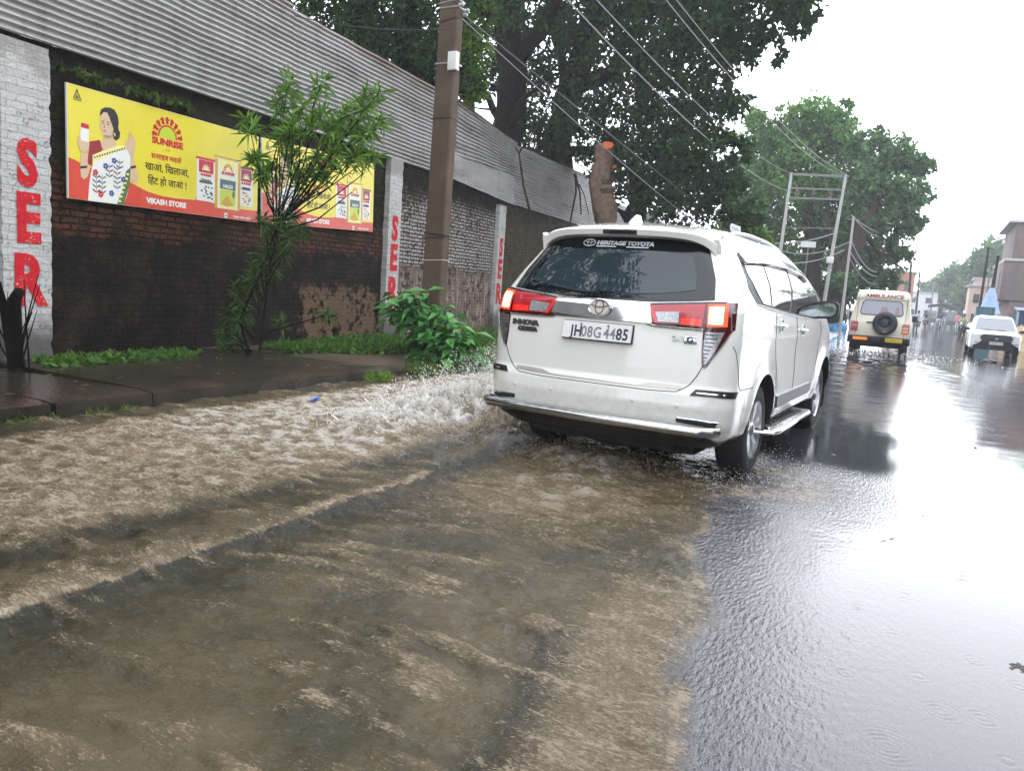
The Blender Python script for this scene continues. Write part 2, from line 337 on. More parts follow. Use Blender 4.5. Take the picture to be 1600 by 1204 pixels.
# far and near continuation of the water sheet
FAR = mat('far_flood_water', (.05, .05, .05), .09, var=.2, vscale=.7, bump=.12, bscale=3.0)
mb = MB(); mb.grid([[(-7, 90, -.374), (12, 90, -.374)], [(-7, 270, -.374), (12, 270, -.374)]]); mb.grid([[(-6.0, -15, -.006), (12, -15, -.006)], [(-6.0, .56, -.006), (12, .56, -.006)]]); tag(mb.build('flood_water', FAR), kind='structure')

# verge between road and wall
vx_ = np.linspace(-12.5, -5.9, 60); vy_ = np.concatenate([np.linspace(-8, 60, 300), np.linspace(62, 268, 60)]); VX, VY = np.meshgrid(vx_, vy_)
VZ = .02+.05*fbm(VX*1.4, VY*1.4, 4)+.06*sst(-6.0, -7.0, VX)-.10*sst(-6.25, -5.95, VX)+drop(VY)
i2 = np.arange(VX.size).reshape(VX.shape)
o = mesh_np('verge', np.stack([VX, VY, VZ], -1).reshape(-1, 3), np.stack([i2[:-1, :-1], i2[:-1, 1:], i2[1:, 1:], i2[1:, :-1]], -1).reshape(-1, 4), EARTH); tag(o, kind='structure')
# footpath slabs with a raised kerb edge
SLAB = mat('wet_slab', (.032, .025, .018), .2, var=.55, vscale=2.6, bump=.25, bscale=22)
mb = MB()
yb = [-7, -4.4, -2.2, 0.2, 1.9, 3.72, 4.62, 9.25]
rs = np.random.default_rng(2)
for a, b in zip(yb[:-1], yb[1:]):
    nseg = max(2, int((b-a)/.16)); t0, t1 = rs.uniform(-.012, .012, 2); off = rs.uniform(-.03, .02)
    yy = np.linspace(a+.018, b-.018, nseg); xw = np.linspace(-8.7, -6.0, 16)
    A_, B_ = np.meshgrid(xw, yy); skew = (A_+6)*.42*(1 if b < 5 else 0)
    ex = np.where(A_ > -6.02, off+.035*fbm(B_*3.1, B_*0+a, 3), 0)
    Z_ = .125+t0*(A_+7.3)/1.3+t1*(B_-(a+b)/2)/(b-a)+.008*fbm(A_*3, B_*3, 3)-.02*(A_ > -6.02)
    if b > 9: Z_ = Z_-.09*sst(7.2, 9.3, B_)
    P = np.stack([A_+ex, B_-skew*0+skew*.25, Z_], -1)
    mb.grid(P)
    e = P[:, -1]; dn = e+np.array([.02, 0, -.30])+np.stack([.03*fbm(e[:, 1]*5, e[:, 1]*0, 3), 0*e[:, 1], 0*e[:, 1]], -1); mb.grid(np.stack([e, e*.45+dn*.55, dn], 0), flip=True)
    for row, fl in ((P[0], False), (P[-1], True)): mb.grid(np.stack([row, row-np.array([0, 0, .25])], 0), flip=fl)
o = mb.build('footpath', SLAB, sharp=50); tag(o, kind='structure')

vx2 = np.linspace(5.9, 13, 30); VX, VY = np.meshgrid(vx2, vy_); VZ = .02+.05*fbm(VX*1.4, VY*1.4, 4)-.12*sst(6.35, 6.0, VX)+drop(VY)
i2 = np.arange(VX.size).reshape(VX.shape)
o = mesh_np('verge', np.stack([VX, VY, VZ], -1).reshape(-1, 3), np.stack([i2[:-1, :-1], i2[:-1, 1:], i2[1:, 1:], i2[1:, :-1]], -1).reshape(-1, 4), EARTH); tag(o, kind='structure')
# ------------------------------------------------------------ brick compound wall, sheets, boards, pole
WD = Vector((-.125, 1, 0)).normalized(); WN = Vector((WD.y, -WD.x, 0))
def WP(Y, d=0, z=0): return Vector((-8-.125*Y, Y, z))+WN*d
def WPa(Y, d, z): return np.stack([-8-.125*Y+d*WN.x, Y+d*WN.y, z], -1)
def rebase(root, loc):
    loc = Vector(loc); root.location = loc
    for ch in COL.objects:
        if ch.parent == root: ch.location = ch.location-loc
    return root
class NG:
    """short node helper working in (distance along the wall, height) space"""
    def __init__(s, name):
        s.m, s.t, s.p = new_mat(name); g = s.t.nodes.new('ShaderNodeNewGeometry'); x = s.t.nodes.new('ShaderNodeSeparateXYZ'); s.t.links.new(g.outputs['Position'], x.inputs[0])
        c = s.t.nodes.new('ShaderNodeCombineXYZ'); s.t.links.new(x.outputs[1], c.inputs[0]); s.t.links.new(x.outputs[2], c.inputs[1]); s.vec = c.outputs[0]; s.Y = x.outputs[1]; s.Z = x.outputs[2]
    def sock(s, i, v):
        if isinstance(v, tuple): i.default_value = (*v, 1) if len(v) == 3 else v
        elif isinstance(v, (int, float)): i.default_value = v
        else: s.t.links.new(v, i)
    def noise(s, sc, st=(1, 1, 1), det=6, rough=.62):
        v = s.t.nodes.new('ShaderNodeVectorMath'); v.operation = 'MULTIPLY'; v.inputs[1].default_value = st; s.t.links.new(s.vec, v.inputs[0])
        n = s.t.nodes.new('ShaderNodeTexNoise'); n.inputs['Scale'].default_value = sc; n.inputs['Detail'].default_value = det; n.inputs['Roughness'].default_value = rough; s.t.links.new(v.outputs[0], n.inputs['Vector']); return n.outputs[0]
    def ramp(s, f, a, b):
        x = s.t.nodes.new('ShaderNodeMapRange'); x.interpolation_type = 'SMOOTHSTEP'; s.sock(x.inputs[0], f); x.inputs[1].default_value = a; x.inputs[2].default_value = b; return x.outputs[0]
    def math(s, op, a, b=0.0):
        x = s.t.nodes.new('ShaderNodeMath'); x.operation = op; s.sock(x.inputs[0], a); s.sock(x.inputs[1], b); return x.outputs[0]
    def mix(s, f, a, b):
        x = s.t.nodes.new('ShaderNodeMix'); x.data_type = 'RGBA'; s.sock(x.inputs[0], f); s.sock(x.inputs[6], a); s.sock(x.inputs[7], b); return x.outputs[2]
    def brick(s, a, b, m, w=.24, h=.078, mo=.011):
        x = s.t.nodes.new('ShaderNodeTexBrick'); x.offset = .5; s.sock(x.inputs['Color1'], a); s.sock(x.inputs['Color2'], b); s.sock(x.inputs['Mortar'], m)
        wv = s.t.nodes.new('ShaderNodeVectorMath'); wv.operation = 'MULTIPLY_ADD'; nz = s.t.nodes.new('ShaderNodeTexNoise'); nz.inputs['Scale'].default_value = 7; s.t.links.new(s.vec, nz.inputs['Vector'])
        s.t.links.new(nz.outputs[1], wv.inputs[0]); wv.inputs[1].default_value = (.07, .034, 0); s.t.links.new(s.vec, wv.inputs[2])
        s.t.links.new(wv.outputs[0], x.inputs['Vector']); x.inputs['Scale'].default_value = 1; x.inputs['Brick Width'].default_value = w; x.inputs['Row Height'].default_value = h; x.inputs['Mortar Size'].default_value = mo; x.inputs['Mortar Smooth'].default_value = .3; x.inputs['Bias'].default_value = -.1; return x
    def done(s, col, rough, height, dist=.02):
        s.sock(s.p.inputs['Base Color'], col); s.sock(s.p.inputs['Roughness'], rough); s.p.inputs['Specular IOR Level'].default_value = .07
        b = s.t.nodes.new('ShaderNodeBump'); b.inputs['Strength'].default_value = 1; b.inputs['Distance'].default_value = dist; s.sock(b.inputs['Height'], height); s.t.links.new(b.outputs[0], s.p.inputs['Normal']); return s.m
def wall_mat(name, b1, b2, mo, stain, amt, pl_h, pl_dark, pl_light, pl_cut, white=0, moss=0, red=None, pl_rng=None):
    g = NG(name); br = g.brick(b1, b2, mo, mo=.014); n1 = g.noise(.8); n2 = g.noise(5); n3 = g.noise(26); n4 = g.noise(2.2, (1, 1, 1), 8, .72)
    if white:
        patchy = g.ramp(g.math('ADD', g.math('MULTIPLY', g.noise(11, (1, 1.6, 1)), .45), g.math('ADD', g.math('MULTIPLY', n2, .3), g.math('MULTIPLY', n1, .25))), .455, .50)
        col = g.mix(patchy, br.outputs[0], g.mix(br.outputs['Fac'], g.mix(n3, (.50, .48, .45), (.24, .22, .20)), mo))
    else: col = br.outputs[0]
    st = g.ramp(g.math('ADD', g.math('MULTIPLY', n1, .45), g.math('ADD', g.math('MULTIPLY', g.noise(3, (1.6, .5, 1)), .25), g.math('MULTIPLY', n4, .30))), amt, amt+.12)
    if red: st = g.math('MAXIMUM', g.math('MULTIPLY', st, .55), g.math('MULTIPLY', g.math('MULTIPLY', g.ramp(g.math('ADD', g.Z, g.math('MULTIPLY', n4, .8)), red[0], red[0]+.25), g.ramp(g.math('ADD', g.Z, g.math('MULTIPLY', n4, .8)), red[1]+.3, red[1])), g.ramp(n4, .40, .52)))
    col = g.mix(st, stain, col)
    col = g.mix(g.math('MULTIPLY', g.ramp(n3, .55, .72), .5), col, tuple(k*1.7+.004 for k in stain))
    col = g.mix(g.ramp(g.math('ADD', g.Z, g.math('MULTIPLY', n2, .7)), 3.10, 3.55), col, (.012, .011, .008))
    if moss: col = g.mix(g.math('MULTIPLY', g.ramp(n2, .42, .62), moss), col, (.075, .072, .02))
    ph = g.math('SUBTRACT', g.math('ADD', g.math('MULTIPLY', n1, .75), g.math('MULTIPLY', n2, .45)), g.Z)
    pm = g.ramp(ph, -pl_h+.52, -pl_h+.58)
    lm = g.ramp(g.math('ADD', g.math('MULTIPLY', n4, .65), g.math('MULTIPLY', g.noise(8, (1, .8, 1)), .35)), pl_cut, pl_cut+.035)
    if pl_rng: lm = g.math('MULTIPLY', lm, g.math('MULTIPLY', g.math('MULTIPLY', g.ramp(g.Y, pl_rng[0], pl_rng[0]+.5), g.ramp(g.Y, pl_rng[1]+.3, pl_rng[1])), g.ramp(g.math('ADD', g.Z, g.math('MULTIPLY', n4, .9)), pl_rng[2]+.15, pl_rng[2])))
    lightc = g.mix(n3, pl_light, tuple(k*.6 for k in pl_light))
    if white: lightc = g.mix(g.ramp(g.noise(9, (1, .16, 1)), .50, .62), lightc, (.34, .31, .28))
    pl = g.mix(lm, g.mix(g.ramp(n4, .46, .64), pl_dark, tuple(k*3.2 for k in pl_dark)), lightc)
    col = g.mix(pm, col, pl)
    hgt = g.math('ADD', g.math('MULTIPLY', br.outputs['Fac'], -.65), g.math('ADD', g.math('MULTIPLY', n3, .6), g.math('MULTIPLY', n2, 1.3)))
    hgt = g.math('ADD', g.math('MULTIPLY', hgt, g.math('SUBTRACT', 1.0, g.math('MULTIPLY', pm, .6))), g.math('ADD', g.math('MULTIPLY', pm, .45), g.math('MULTIPLY', g.math('MULTIPLY', lm, pm), -.5)))
    return g.done(col, g.math('ADD', g.math('MULTIPLY', n2, .35), .45), hgt, .035)
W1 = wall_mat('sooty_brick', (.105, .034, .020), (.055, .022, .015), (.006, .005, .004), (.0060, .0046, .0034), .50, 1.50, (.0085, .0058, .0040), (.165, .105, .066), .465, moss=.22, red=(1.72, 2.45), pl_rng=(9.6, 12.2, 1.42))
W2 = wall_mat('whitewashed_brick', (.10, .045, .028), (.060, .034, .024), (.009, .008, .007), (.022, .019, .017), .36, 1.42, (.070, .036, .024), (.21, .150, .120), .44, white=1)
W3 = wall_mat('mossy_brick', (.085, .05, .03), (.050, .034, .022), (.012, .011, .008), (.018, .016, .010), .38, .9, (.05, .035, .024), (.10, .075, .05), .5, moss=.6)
wall = thing('brick_wall', 'long sooty brick compound wall with whitewashed pillars beside the footpath', 'wall')
def wall_panel(y0, y1, m, ztop):
    ny_ = max(4, int((y1-y0)/.12)); yy = np.linspace(y0, y1, ny_); zz = np.linspace(-.7, 1, 30); mb = MB()
    A, B = np.meshgrid(yy, zz); top = np.interp(A, [0, 5, 13, 19, 60], [3.49, 3.49, 3.64, 3.47, 3.56])+.04*fbm(A*3, A*0, 3)+ztop
    Z = np.where(B < 0, B, B*top); Dd = .03*fbm(A*1.7, Z*2.1, 4)
    mb.grid(WPa(A, Dd, Z)); t = np.linspace(0, -.25, 4); A2, T2 = np.meshgrid(yy, t)
    mb.grid(WPa(A2, T2+Dd[-1][None]*(1+T2/.25), top[-1][None]+.02*fbm(A2*6, T2*9, 3)*(T2 < 0)), flip=False)
    mb.grid(WPa(A2[[0, 0]], np.array([[-.25], [-.25]])+0*A2[[0, 0]], np.stack([top[-1], top[-1]*0-.3])), flip=False)
    for col, fl in ((0, True), (-1, False)): mb.grid(np.stack([WPa(A, Dd, Z)[:, col], WPa(A*0+A[:, [col]], Dd*0-.25, Z)[:, col]], 1), flip=fl)
    return mb.build('wall_panel', m, wall, sharp=60)
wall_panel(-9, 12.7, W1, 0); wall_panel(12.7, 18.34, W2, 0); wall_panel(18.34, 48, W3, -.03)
# whitewashed pillars with the painted letters
g = NG('whitewash'); br = g.brick((.58, .575, .56), (.50, .495, .485), (.44, .43, .41), .23, .078, .006); n2 = g.noise(4, (1, 1, 1), 8, .7); n3 = g.noise(30)
col = g.mix(g.ramp(g.math('ADD', g.math('MULTIPLY', n3, .5), g.math('MULTIPLY', n2, .5)), .535, .60), br.outputs[0], (.26, .24, .215)); col = g.mix(g.ramp(g.math('SUBTRACT', g.math('MULTIPLY', n2, .5), g.Z), -.45, -.05), col, (.13, .125, .12))
col = g.mix(g.ramp(g.math('ADD', g.Z, n2), 3.55, 3.85), col, (.34, .33, .31))
WHITEWASH = g.done(col, .7, g.math('ADD', g.math('MULTIPLY', br.outputs['Fac'], -.35), g.math('ADD', g.math('MULTIPLY', n3, 1.2), g.math('MULTIPLY', n2, 1.6))), .016)
g = NG('red_wall_paint'); n2 = g.noise(6, (1, 1, 1), 8, .7); n3 = g.noise(38)
RED_PAINT = g.done(g.mix(g.ramp(g.math('ADD', g.math('MULTIPLY', n3, .55), g.math('MULTIPLY', n2, .45)), .56, .61), g.mix(n2, (.50, .012, .020), (.62, .030, .040)), (.62, .45, .43)), .6, g.math('ADD', n3, n2), .010)
def pillar(y0, y1, dep, zt, faded=False):
    mb = MB(); zz = np.linspace(-.3, zt, 70); cs = [(y0, -.02), (y0, dep), (y0+.03, dep)]+[(y0+(y1-y0)*k, dep) for k in (.25, .5, .75)]+[(y1-.03, dep), (y1, dep), (y1, -.02)]
    P = []
    for z in zz:
        row = []
        for k, (y, d) in enumerate(cs):
            e = .016 if k in (0, 1, 7, 8) else .002
            rj = float(noise(np.array(z*9.0), np.array(y*3.1+k*.37)))+.8*float(noise(np.array(z*29.0), np.array(y*2.0)))
            row.append(WPa(np.array(y+e*rj*(1 if y < (y0+y1)/2 else -1)), np.array(d+(-.012*abs(rj) if k in (1, 7) else .002*rj)), np.array(z)))
        P.append(row)
    mb.grid(np.array(P)); top = P[-1]; mb.add([tuple(q) for q in top], [tuple(range(len(top)-1, -1, -1))])
    p = mb.build('pillar', WHITEWASH, wall, sharp=40)
    yc = (y0+y1)/2; u = WD
    for ch, zc, hh in (('S', 2.17, .46), ('E', 1.60, .50), ('R', .95, .53)):
        c_ = WP(yc, dep+.0075, zc); sz = hh/.727
        l = text_mesh('painted_letter', ch, sz, RED_PAINT, frame(c_, u, (0, 0, 1)), p, ext=.002, bold=.030, sx=.82 if ch != 'S' else .76)
    return p
tag(pillar(4.72, 5.27, .13, 3.40), 'nearest whitewashed pillar, cut by the edge of the photo')
tag(pillar(12.47, 12.95, .12, 3.52), 'second whitewashed pillar, behind the leafy bush')
tag(pillar(18.10, 18.56, .12, 3.28), 'farthest whitewashed pillar, beside the van')
rebase(wall, WP(5, 0, 0))
# corrugated sheets above the wall
def sheet_mat(name, base, rust, amt):
    g = NG(name); n = g.noise(1.2, (.4, 2.2, 1)); n2 = g.noise(9, (.5, 3, 1)); n3 = g.noise(40)
    col = g.mix(g.ramp(n, .3, .7), base, tuple(k*.72 for k in base)); col = g.mix(g.ramp(g.math('ADD', g.math('MULTIPLY', n, .5), g.math('MULTIPLY', n2, .5)), amt, amt+.12), col, rust)
    col = g.mix(g.math('MULTIPLY', g.ramp(g.math('ADD', g.Z, g.math('ADD', g.math('MULTIPLY', n, .9), g.math('MULTIPLY', n2, .5))), 5.62, 6.05), .75), col, rust); col = g.mix(g.math('MULTIPLY', g.ramp(g.noise(2.5, (2.2, .25, 1)), .52, .66), .40), col, tuple(k*.5 for k in base))
    g.p.inputs['Metallic'].default_value = .35
    return g.done(col, g.math('ADD', g.math('MULTIPLY', n2, .3), .30), n3, .001)
S1 = sheet_mat('grey_sheet', (.43, .425, .41), (.16, .105, .075), .56); S2 = sheet_mat('weathered_sheet', (.46, .455, .45), (.13, .07, .045), .56); S3 = sheet_mat('dull_sheet', (.26, .26, .255), (.12, .085, .06), .55)
fence = thing('corrugated_fence', 'corrugated metal sheet fence standing on top of the brick wall', 'fence')
def sheet(y0, y1, zb, zt, d0, m, pitch=.076, amp=.019, lean=0.0, curl=0.0, seed=0):
    """zb, zt: heights of bottom and top edge at either end"""
    nz_ = int((max(zt)-min(zb))/pitch*9); yy = np.linspace(y0, y1, max(6, int((y1-y0)/.16))); k = np.linspace(0, 1, nz_)
    A, K = np.meshgrid(yy, k); a = (A-y0)/(y1-y0); B_ = zb[0]*(1-a)+zb[1]*a; T_ = zt[0]*(1-a)+zt[1]*a
    Z = B_+(T_-B_)*K; span = (zt[0]-zb[0]+zt[1]-zb[1])/2
    jag = .014*noise(Z*7+seed, A*0+seed)*(np.abs(a-.5) > .49)
    d = d0+amp*np.sin(2*np.pi*K*span/pitch)+.036*fbm(A*.7+seed, K*1.5, 3)+lean*(1-K)+curl*np.clip(a-.72, 0, 1)**2*8*(K*1.6-.55)
    mb = MB(); P = WPa(A+jag, d, Z+.022*fbm(A*.8, K*.6+seed, 3)); mb.grid(P, flip=False)
    mb.grid(P-np.array([WN.x, WN.y, 0])*.0022, flip=True)
    return mb.build('sheet', m, fence, sharp=0)
sheet(-8, .9, (3.40, 3.42), (5.2, 5.25), .05, S1, seed=9)
sheet(.8, 9.42, (3.42, 3.50), (5.25, 5.30), .075, S1, seed=1, lean=.03)
sheet(9.28, 15.6, (3.50, 3.52), (5.22, 5.28), .045, S1, seed=2, lean=.04)
sheet(15.3, 18.95, (4.05, 4.18), (5.26, 4.98), .10, S2, seed=3, amp=.023, lean=-.02, curl=.10)
sheet(15.0, 19.05, (3.50, 3.36), (4.25, 4.12), .055, S2, pitch=.047, amp=.006, seed=4, lean=.10)
tag(sheet(18.7, 27.6, (3.40, 3.46), (4.95, 5.28), .03, S2, seed=5, lean=.02), None)
sheet(27.3, 33.2, (3.45, 3.46), (4.75, 4.85), .06, S2, seed=6)
sheet(33.0, 40.5, (3.42, 3.4), (5.15, 5.1), .03, S3, seed=7)
sheet(40.2, 48, (3.4, 3.4), (5.0, 4.9), .06, S3, seed=8)
rebase(fence, WP(5, 0, 3.42))
# black wires hanging over the wall
BLACKW = mat('black_cable', (.012, .012, .012), .5)
# ------------------------------------------------------------ advertising boards
PY = mat('board_yellow', (.78, .67, .045), .32, coat=.15, var=.07, vscale=1.5, bump=.35, bscale=2.2); PR = mat('board_red', (.66, .062, .030), .32, coat=.15, var=.08, vscale=2, bump=.35, bscale=2.2); PW = mat('print_white', (.80, .80, .74), .35); PB = mat('print_dark', (.035, .022, .015), .4); PC = mat('print_crimson', (.55, .02, .04), .35)
PS = mat('print_skin', (.66, .47, .30), .35); PS2 = mat('print_skin_shade', (.40, .25, .14), .35); PH = mat('print_hair', (.016, .017, .016), .35); PG = mat('print_lime', (.55, .66, .05), .35); PT = mat('print_teal', (.055, .14, .16), .35); PN = mat('print_green', (.10, .16, .05), .35); PO = mat('print_ochre', (.62, .36, .04), .35); PBL = mat('print_blouse', (.30, .022, .03), .35); PK = mat('print_pale_yellow', (.86, .80, .30), .35); PU = mat('print_blue', (.05, .09, .30), .35)
PMATS = [PW, PB, PC, PS, PH, PG, PT, PN, PO, PBL, PY, PR, PS2, PK, PU]
I_ = {n: i for i, n in enumerate(['w', 'b', 'c', 's', 'h', 'g', 't', 'n', 'o', 'bl', 'y', 'r', 's2', 'k', 'u'])}
ART = {'hair': [(.427, .987), (.446, 1.046), (.499, 1.081), (.57, 1.094), (.633, 1.08), (.674, 1.03), (.692, .957), (.683, .879), (.711, .833), (.701, .774), (.658, .737), (.618, .747), (.60, .83), (.56, .93), (.532, 1.02), (.477, 1.023), (.44, .976)],
 'face': [(.44, .976), (.477, 1.023), (.525, 1.03), (.556, .985), (.585, .92), (.612, .868), (.618, .80), (.585, .765), (.531, .746), (.472, .755), (.449, .802), (.436, .83), (.425, .862), (.434, .899)],
 'neck': [(.476, .770), (.593, .778), (.632, .732), (.665, .671), (.535, .601), (.465, .578), (.442, .648), (.465, .712)],
 'blouse': [(.286, .662), (.423, .703), (.448, .651), (.472, .598), (.381, .54), (.324, .481), (.315, .392), (.261, .409), (.247, .507), (.265, .597)],
 'armL': [(.247, .507), (.265, .597), (.279, .624), (.276, .574), (.266, .522), (.254, .42), (.293, .376), (.257, .271), (.205, .229), (.167, .259), (.157, .357), (.167, .457), (.168, .52)],
 'handL': [(.129, .613), (.125, .65), (.143, .662), (.135, .69), (.152, .70), (.164, .715), (.173, .657), (.256, .645), (.285, .64), (.275, .60), (.25, .557), (.206, .525), (.16, .543)],
 'sari': [(.323, .518), (.472, .591), (.659, .677), (.787, .704), (.853, .65), (.857, .508), (.844, .377), (.847, .261), (.802, .113), (.757, .004), (.502, .002), (.256, .002), (.274, .173), (.294, .301), (.326, .406)],
 'border': [(.323, .518), (.472, .591), (.659, .677), (.787, .704), (.812, .656), (.645, .605), (.49, .524), (.325, .431)],
 'pallu': [(.795, .409), (.858, .457), (.847, .261), (.757, .004), (.66, .006), (.736, .182)],
 'armR': [(.854, .598), (.904, .593), (.922, .505), (.957, .432), (.973, .343), (.953, .282), (.912, .276), (.854, .307), (.86, .392)],
 'handR': [(.779, .69), (.785, .735), (.805, .765), (.825, .76), (.835, .735), (.838, .80), (.842, .85), (.852, .88), (.860, .86), (.862, .80), (.872, .86), (.884, .862), (.886, .80), (.90, .83), (.912, .825), (.910, .77), (.930, .79), (.938, .775), (.925, .70), (.914, .65), (.904, .593), (.854, .598), (.812, .656)],
 'bangle': [(.858, .47), (.939, .494), (.943, .469), (.862, .442)], 'bangle2': [(.157, .369), (.247, .388), (.25, .364), (.157, .342)],
 'packet': [(.179, .85), (.279, .842), (.274, .648), (.158, .654)], 'packettop': [(.179, .85), (.279, .842), (.277, .792), (.174, .799)]}
def ell(cx, cy_, rx, ry, n=16, a0=0, a1=2*math.pi): return [(cx+rx*math.cos(a0+(a1-a0)*i/n), cy_+ry*math.sin(a0+(a1-a0)*i/n)) for i in range(n+(1 if a1-a0 < 6.2 else 0))]
def rect(x0, y0, x1, y1): return [(x0, y0), (x1, y0), (x1, y1), (x0, y1)]
def sun_logo(add, cx, cy_, r, fill, ray, lay, nr=9):
    add(ell(cx, cy_, r*1.16, r*1.16, 20, 0, math.pi), ray, lay); add(ell(cx, cy_, r, r, 20, 0, math.pi), fill, lay+1)
    for i in range(nr):
        a = math.pi*(.04+.92*i/(nr-1)); da = .115; pts = []
        for rr_, sh, wd_ in ((1.24, 0, 1), (1.45, .05, .9), (1.62, -.02, .95), (1.90, .07, .75), (1.84, .12, .45)): pts.append((rr_, a+sh-da*wd_))
        for rr_, sh, wd_ in ((1.78, .10, .9), (1.58, .0, .95), (1.42, .06, .9), (1.24, 0, 1)): pts.append((rr_, a+sh+da*wd_))
        add([(cx+r*q*math.cos(b), cy_+r*q*math.sin(b)) for q, b in pts], ray, lay)
def board(label, Y0, z0, tilt, d):
    root = thing('advertising_board', label, 'signboard', group='advertising boards on the brick wall')
    U = (WD+Vector((0, 0, tilt))).normalized(); M0 = frame(WP(Y0, d, z0), U, (0, 0, 1)); W_, H_ = 3.2, 1.24
    if M0.col[2].to_3d().dot(WN) < 0: M0 = M0 @ Matrix.Diagonal((1, 1, -1, 1))
    def L(k): return M0 @ Matrix.Translation((0, 0, .0005+.0012*k))
    mb = MB(); mb.prism(rect(0, 0, W_, H_), M0 @ Matrix.Translation((0, 0, -.025)), .0245, 0); mb.build('panel', mat_white_edge, root, sharp=0)
    mb = MB(); mb.prism(rect(.012, .004, W_-.004, H_-.004), L(0), .0008, 0)
    red = [(.012, .004), (W_-.004, .004), (W_-.004, .17), (2.9, .16), (2.35, .168), (2.05, .22), (2.0, .285), (1.962, .246), (1.93, .19), (1.62, .174), (1.37, .175), (1.12, .206), (.92, .262), (.7, .34), (.5, .37), (.277, .374), (.171, .402), (.096, .428), (.012, .447)]
    mb.prism(red, L(1), .0008, 1); mb.build('printed_background', [PY, PR], root, sharp=0)
    fig = MB()
    def add(poly, c_, k): fig.prism(poly, L(k), .0008, I_[c_])
    add(ART['armR'], 's', 2); add(ART['blouse'], 'bl', 2); add(ART['neck'], 's', 2); add(ART['armL'], 's', 3); add(ART['sari'], 'w', 3); add(ART['border'], 'k', 4); add(ART['pallu'], 'n', 4)
    add(ART['hair'], 'h', 3); add(ART['face'], 's', 4); add(ART['packet'], 'w', 3); add(ART['packettop'], 'c', 4); add(ART['handL'], 's', 5); add(ART['handR'], 's', 5); add(ART['bangle'], 'b', 5); add(ART['bangle2'], 'b', 5)
    for e in (rect(.452, .915, .486, .923), rect(.518, .918, .558, .927)): add(e, 'h', 5)
    for e in (ell(.468, .897, .015, .006, 8), ell(.538, .897, .017, .006, 8)): add(e, 'h', 5)
    add([(.486, .895), (.478, .862), (.470, .845), (.492, .842), (.500, .85)], 's2', 5); add([(.462, .815), (.483, .822), (.515, .815), (.485, .806)], 'c', 5); add(ell(.493, .95, .006, .006, 8), 'c', 5); add([(.585, .765), (.612, .868), (.618, .80)], 's2', 5); add(ell(.632, .80, .008, .022, 8), 'k', 5)
    add([(.476, .77), (.593, .778), (.56, .748), (.50, .742)], 's2', 5)
    rs_ = np.random.default_rng(4)
    for k in range(13): q = k/12; add(ell(.35+.42*q, .497+.17*q, .014, .012, 6), ('u', 'n', 'b')[k % 3], 5)
    for cx_, y_, n_ in ((.45, .10, 4), (.66, .18, 5), (.37, .10, 4), (.55, .30, 3), (.70, .42, 2)):
        for k in range(n_):
            yy_ = y_+.055*k; add(rect(cx_-.003, yy_, cx_+.003, yy_+.05), 'n', 4)
            for s_ in (-1, 1): add([(cx_, yy_), (cx_+s_*.045, yy_+.022), (cx_+s_*.055, yy_+.045), (cx_+s_*.015, yy_+.025)], 'bl' if (k+n_) % 4 == 0 else 'n' if k % 2 else 'u', 5)
    for cx_, cy_ in ((.43, .09), (.36, .33), (.58, .12), (.75, .30), (.50, .42), (.62, .50)):
        for k in range(5): add(ell(cx_+.022*math.cos(k*1.257), cy_+.022*math.sin(k*1.257), .016, .016, 7), 'c' if cx_ < .5 else 'u', 5)
    for k in range(7): add(rect(.69+.02*k-.01, .03+.055*k, .715+.02*k, .055+.055*k), 'k', 5)
    fig.build('printed_woman', PMATS, root, sharp=0)
    fig = MB(); sun_logo(add, 1.446, .905, .137, 'g', 'c', 2); fig.build('printed_logo', PMATS, root, sharp=0); fig = MB(); add([(.13, 1.205), (.186, 1.09), (.172, 1.09), (.13, 1.175), (.092, 1.09), (.08, 1.09)], 'b', 2); add(rect(.083, 1.077, .188, 1.083), 'b', 2); add([(.13, 1.15), (.155, 1.10), (.105, 1.10)], 'n', 2)
    fig.build('printed_mark', PMATS, root, sharp=0)
    text_mesh('lettering', 'ITC', .034, PB, L(2) @ Matrix.Translation((.134, 1.095, 0)), root, ext=.0003, bold=.001)
    text_mesh('lettering', 'SUNRISE', .105, PC, L(2) @ Matrix.Translation((1.452, .842, 0)), root, ext=.0003, bold=.006, sx=1.30)
    text_mesh('lettering', 'PURE', .030, PC, L(2) @ Matrix.Translation((1.45, .752, 0)), root, ext=.0003, space=1.3)
    text_mesh('lettering', 'सनराइज मसाले', .088, PC, L(2) @ Matrix.Translation((1.43, .652, 0)), root, ext=.0003, bold=.0025)
    text_mesh('lettering', 'खाओ, िखलाओ,', .125, PB, L(2) @ Matrix.Translation((1.452, .512, 0)), root, ext=.0003, bold=.002)
    text_mesh('lettering', 'िहट हो जाओ !', .125, PB, L(2) @ Matrix.Translation((1.455, .345, 0)), root, ext=.0003, bold=.002)
    text_mesh('lettering', 'VIKASH STORE', .092, PW, L(2) @ Matrix.Translation((1.438, .095, 0)), root, ext=.0003, bold=.005, sx=1.08)
    text_mesh('lettering', 'सनराइज मसाले | परिवार', .042, PW, L(2) @ Matrix.Translation((2.86, .037, 0)), root, ext=.0003, bold=.001)
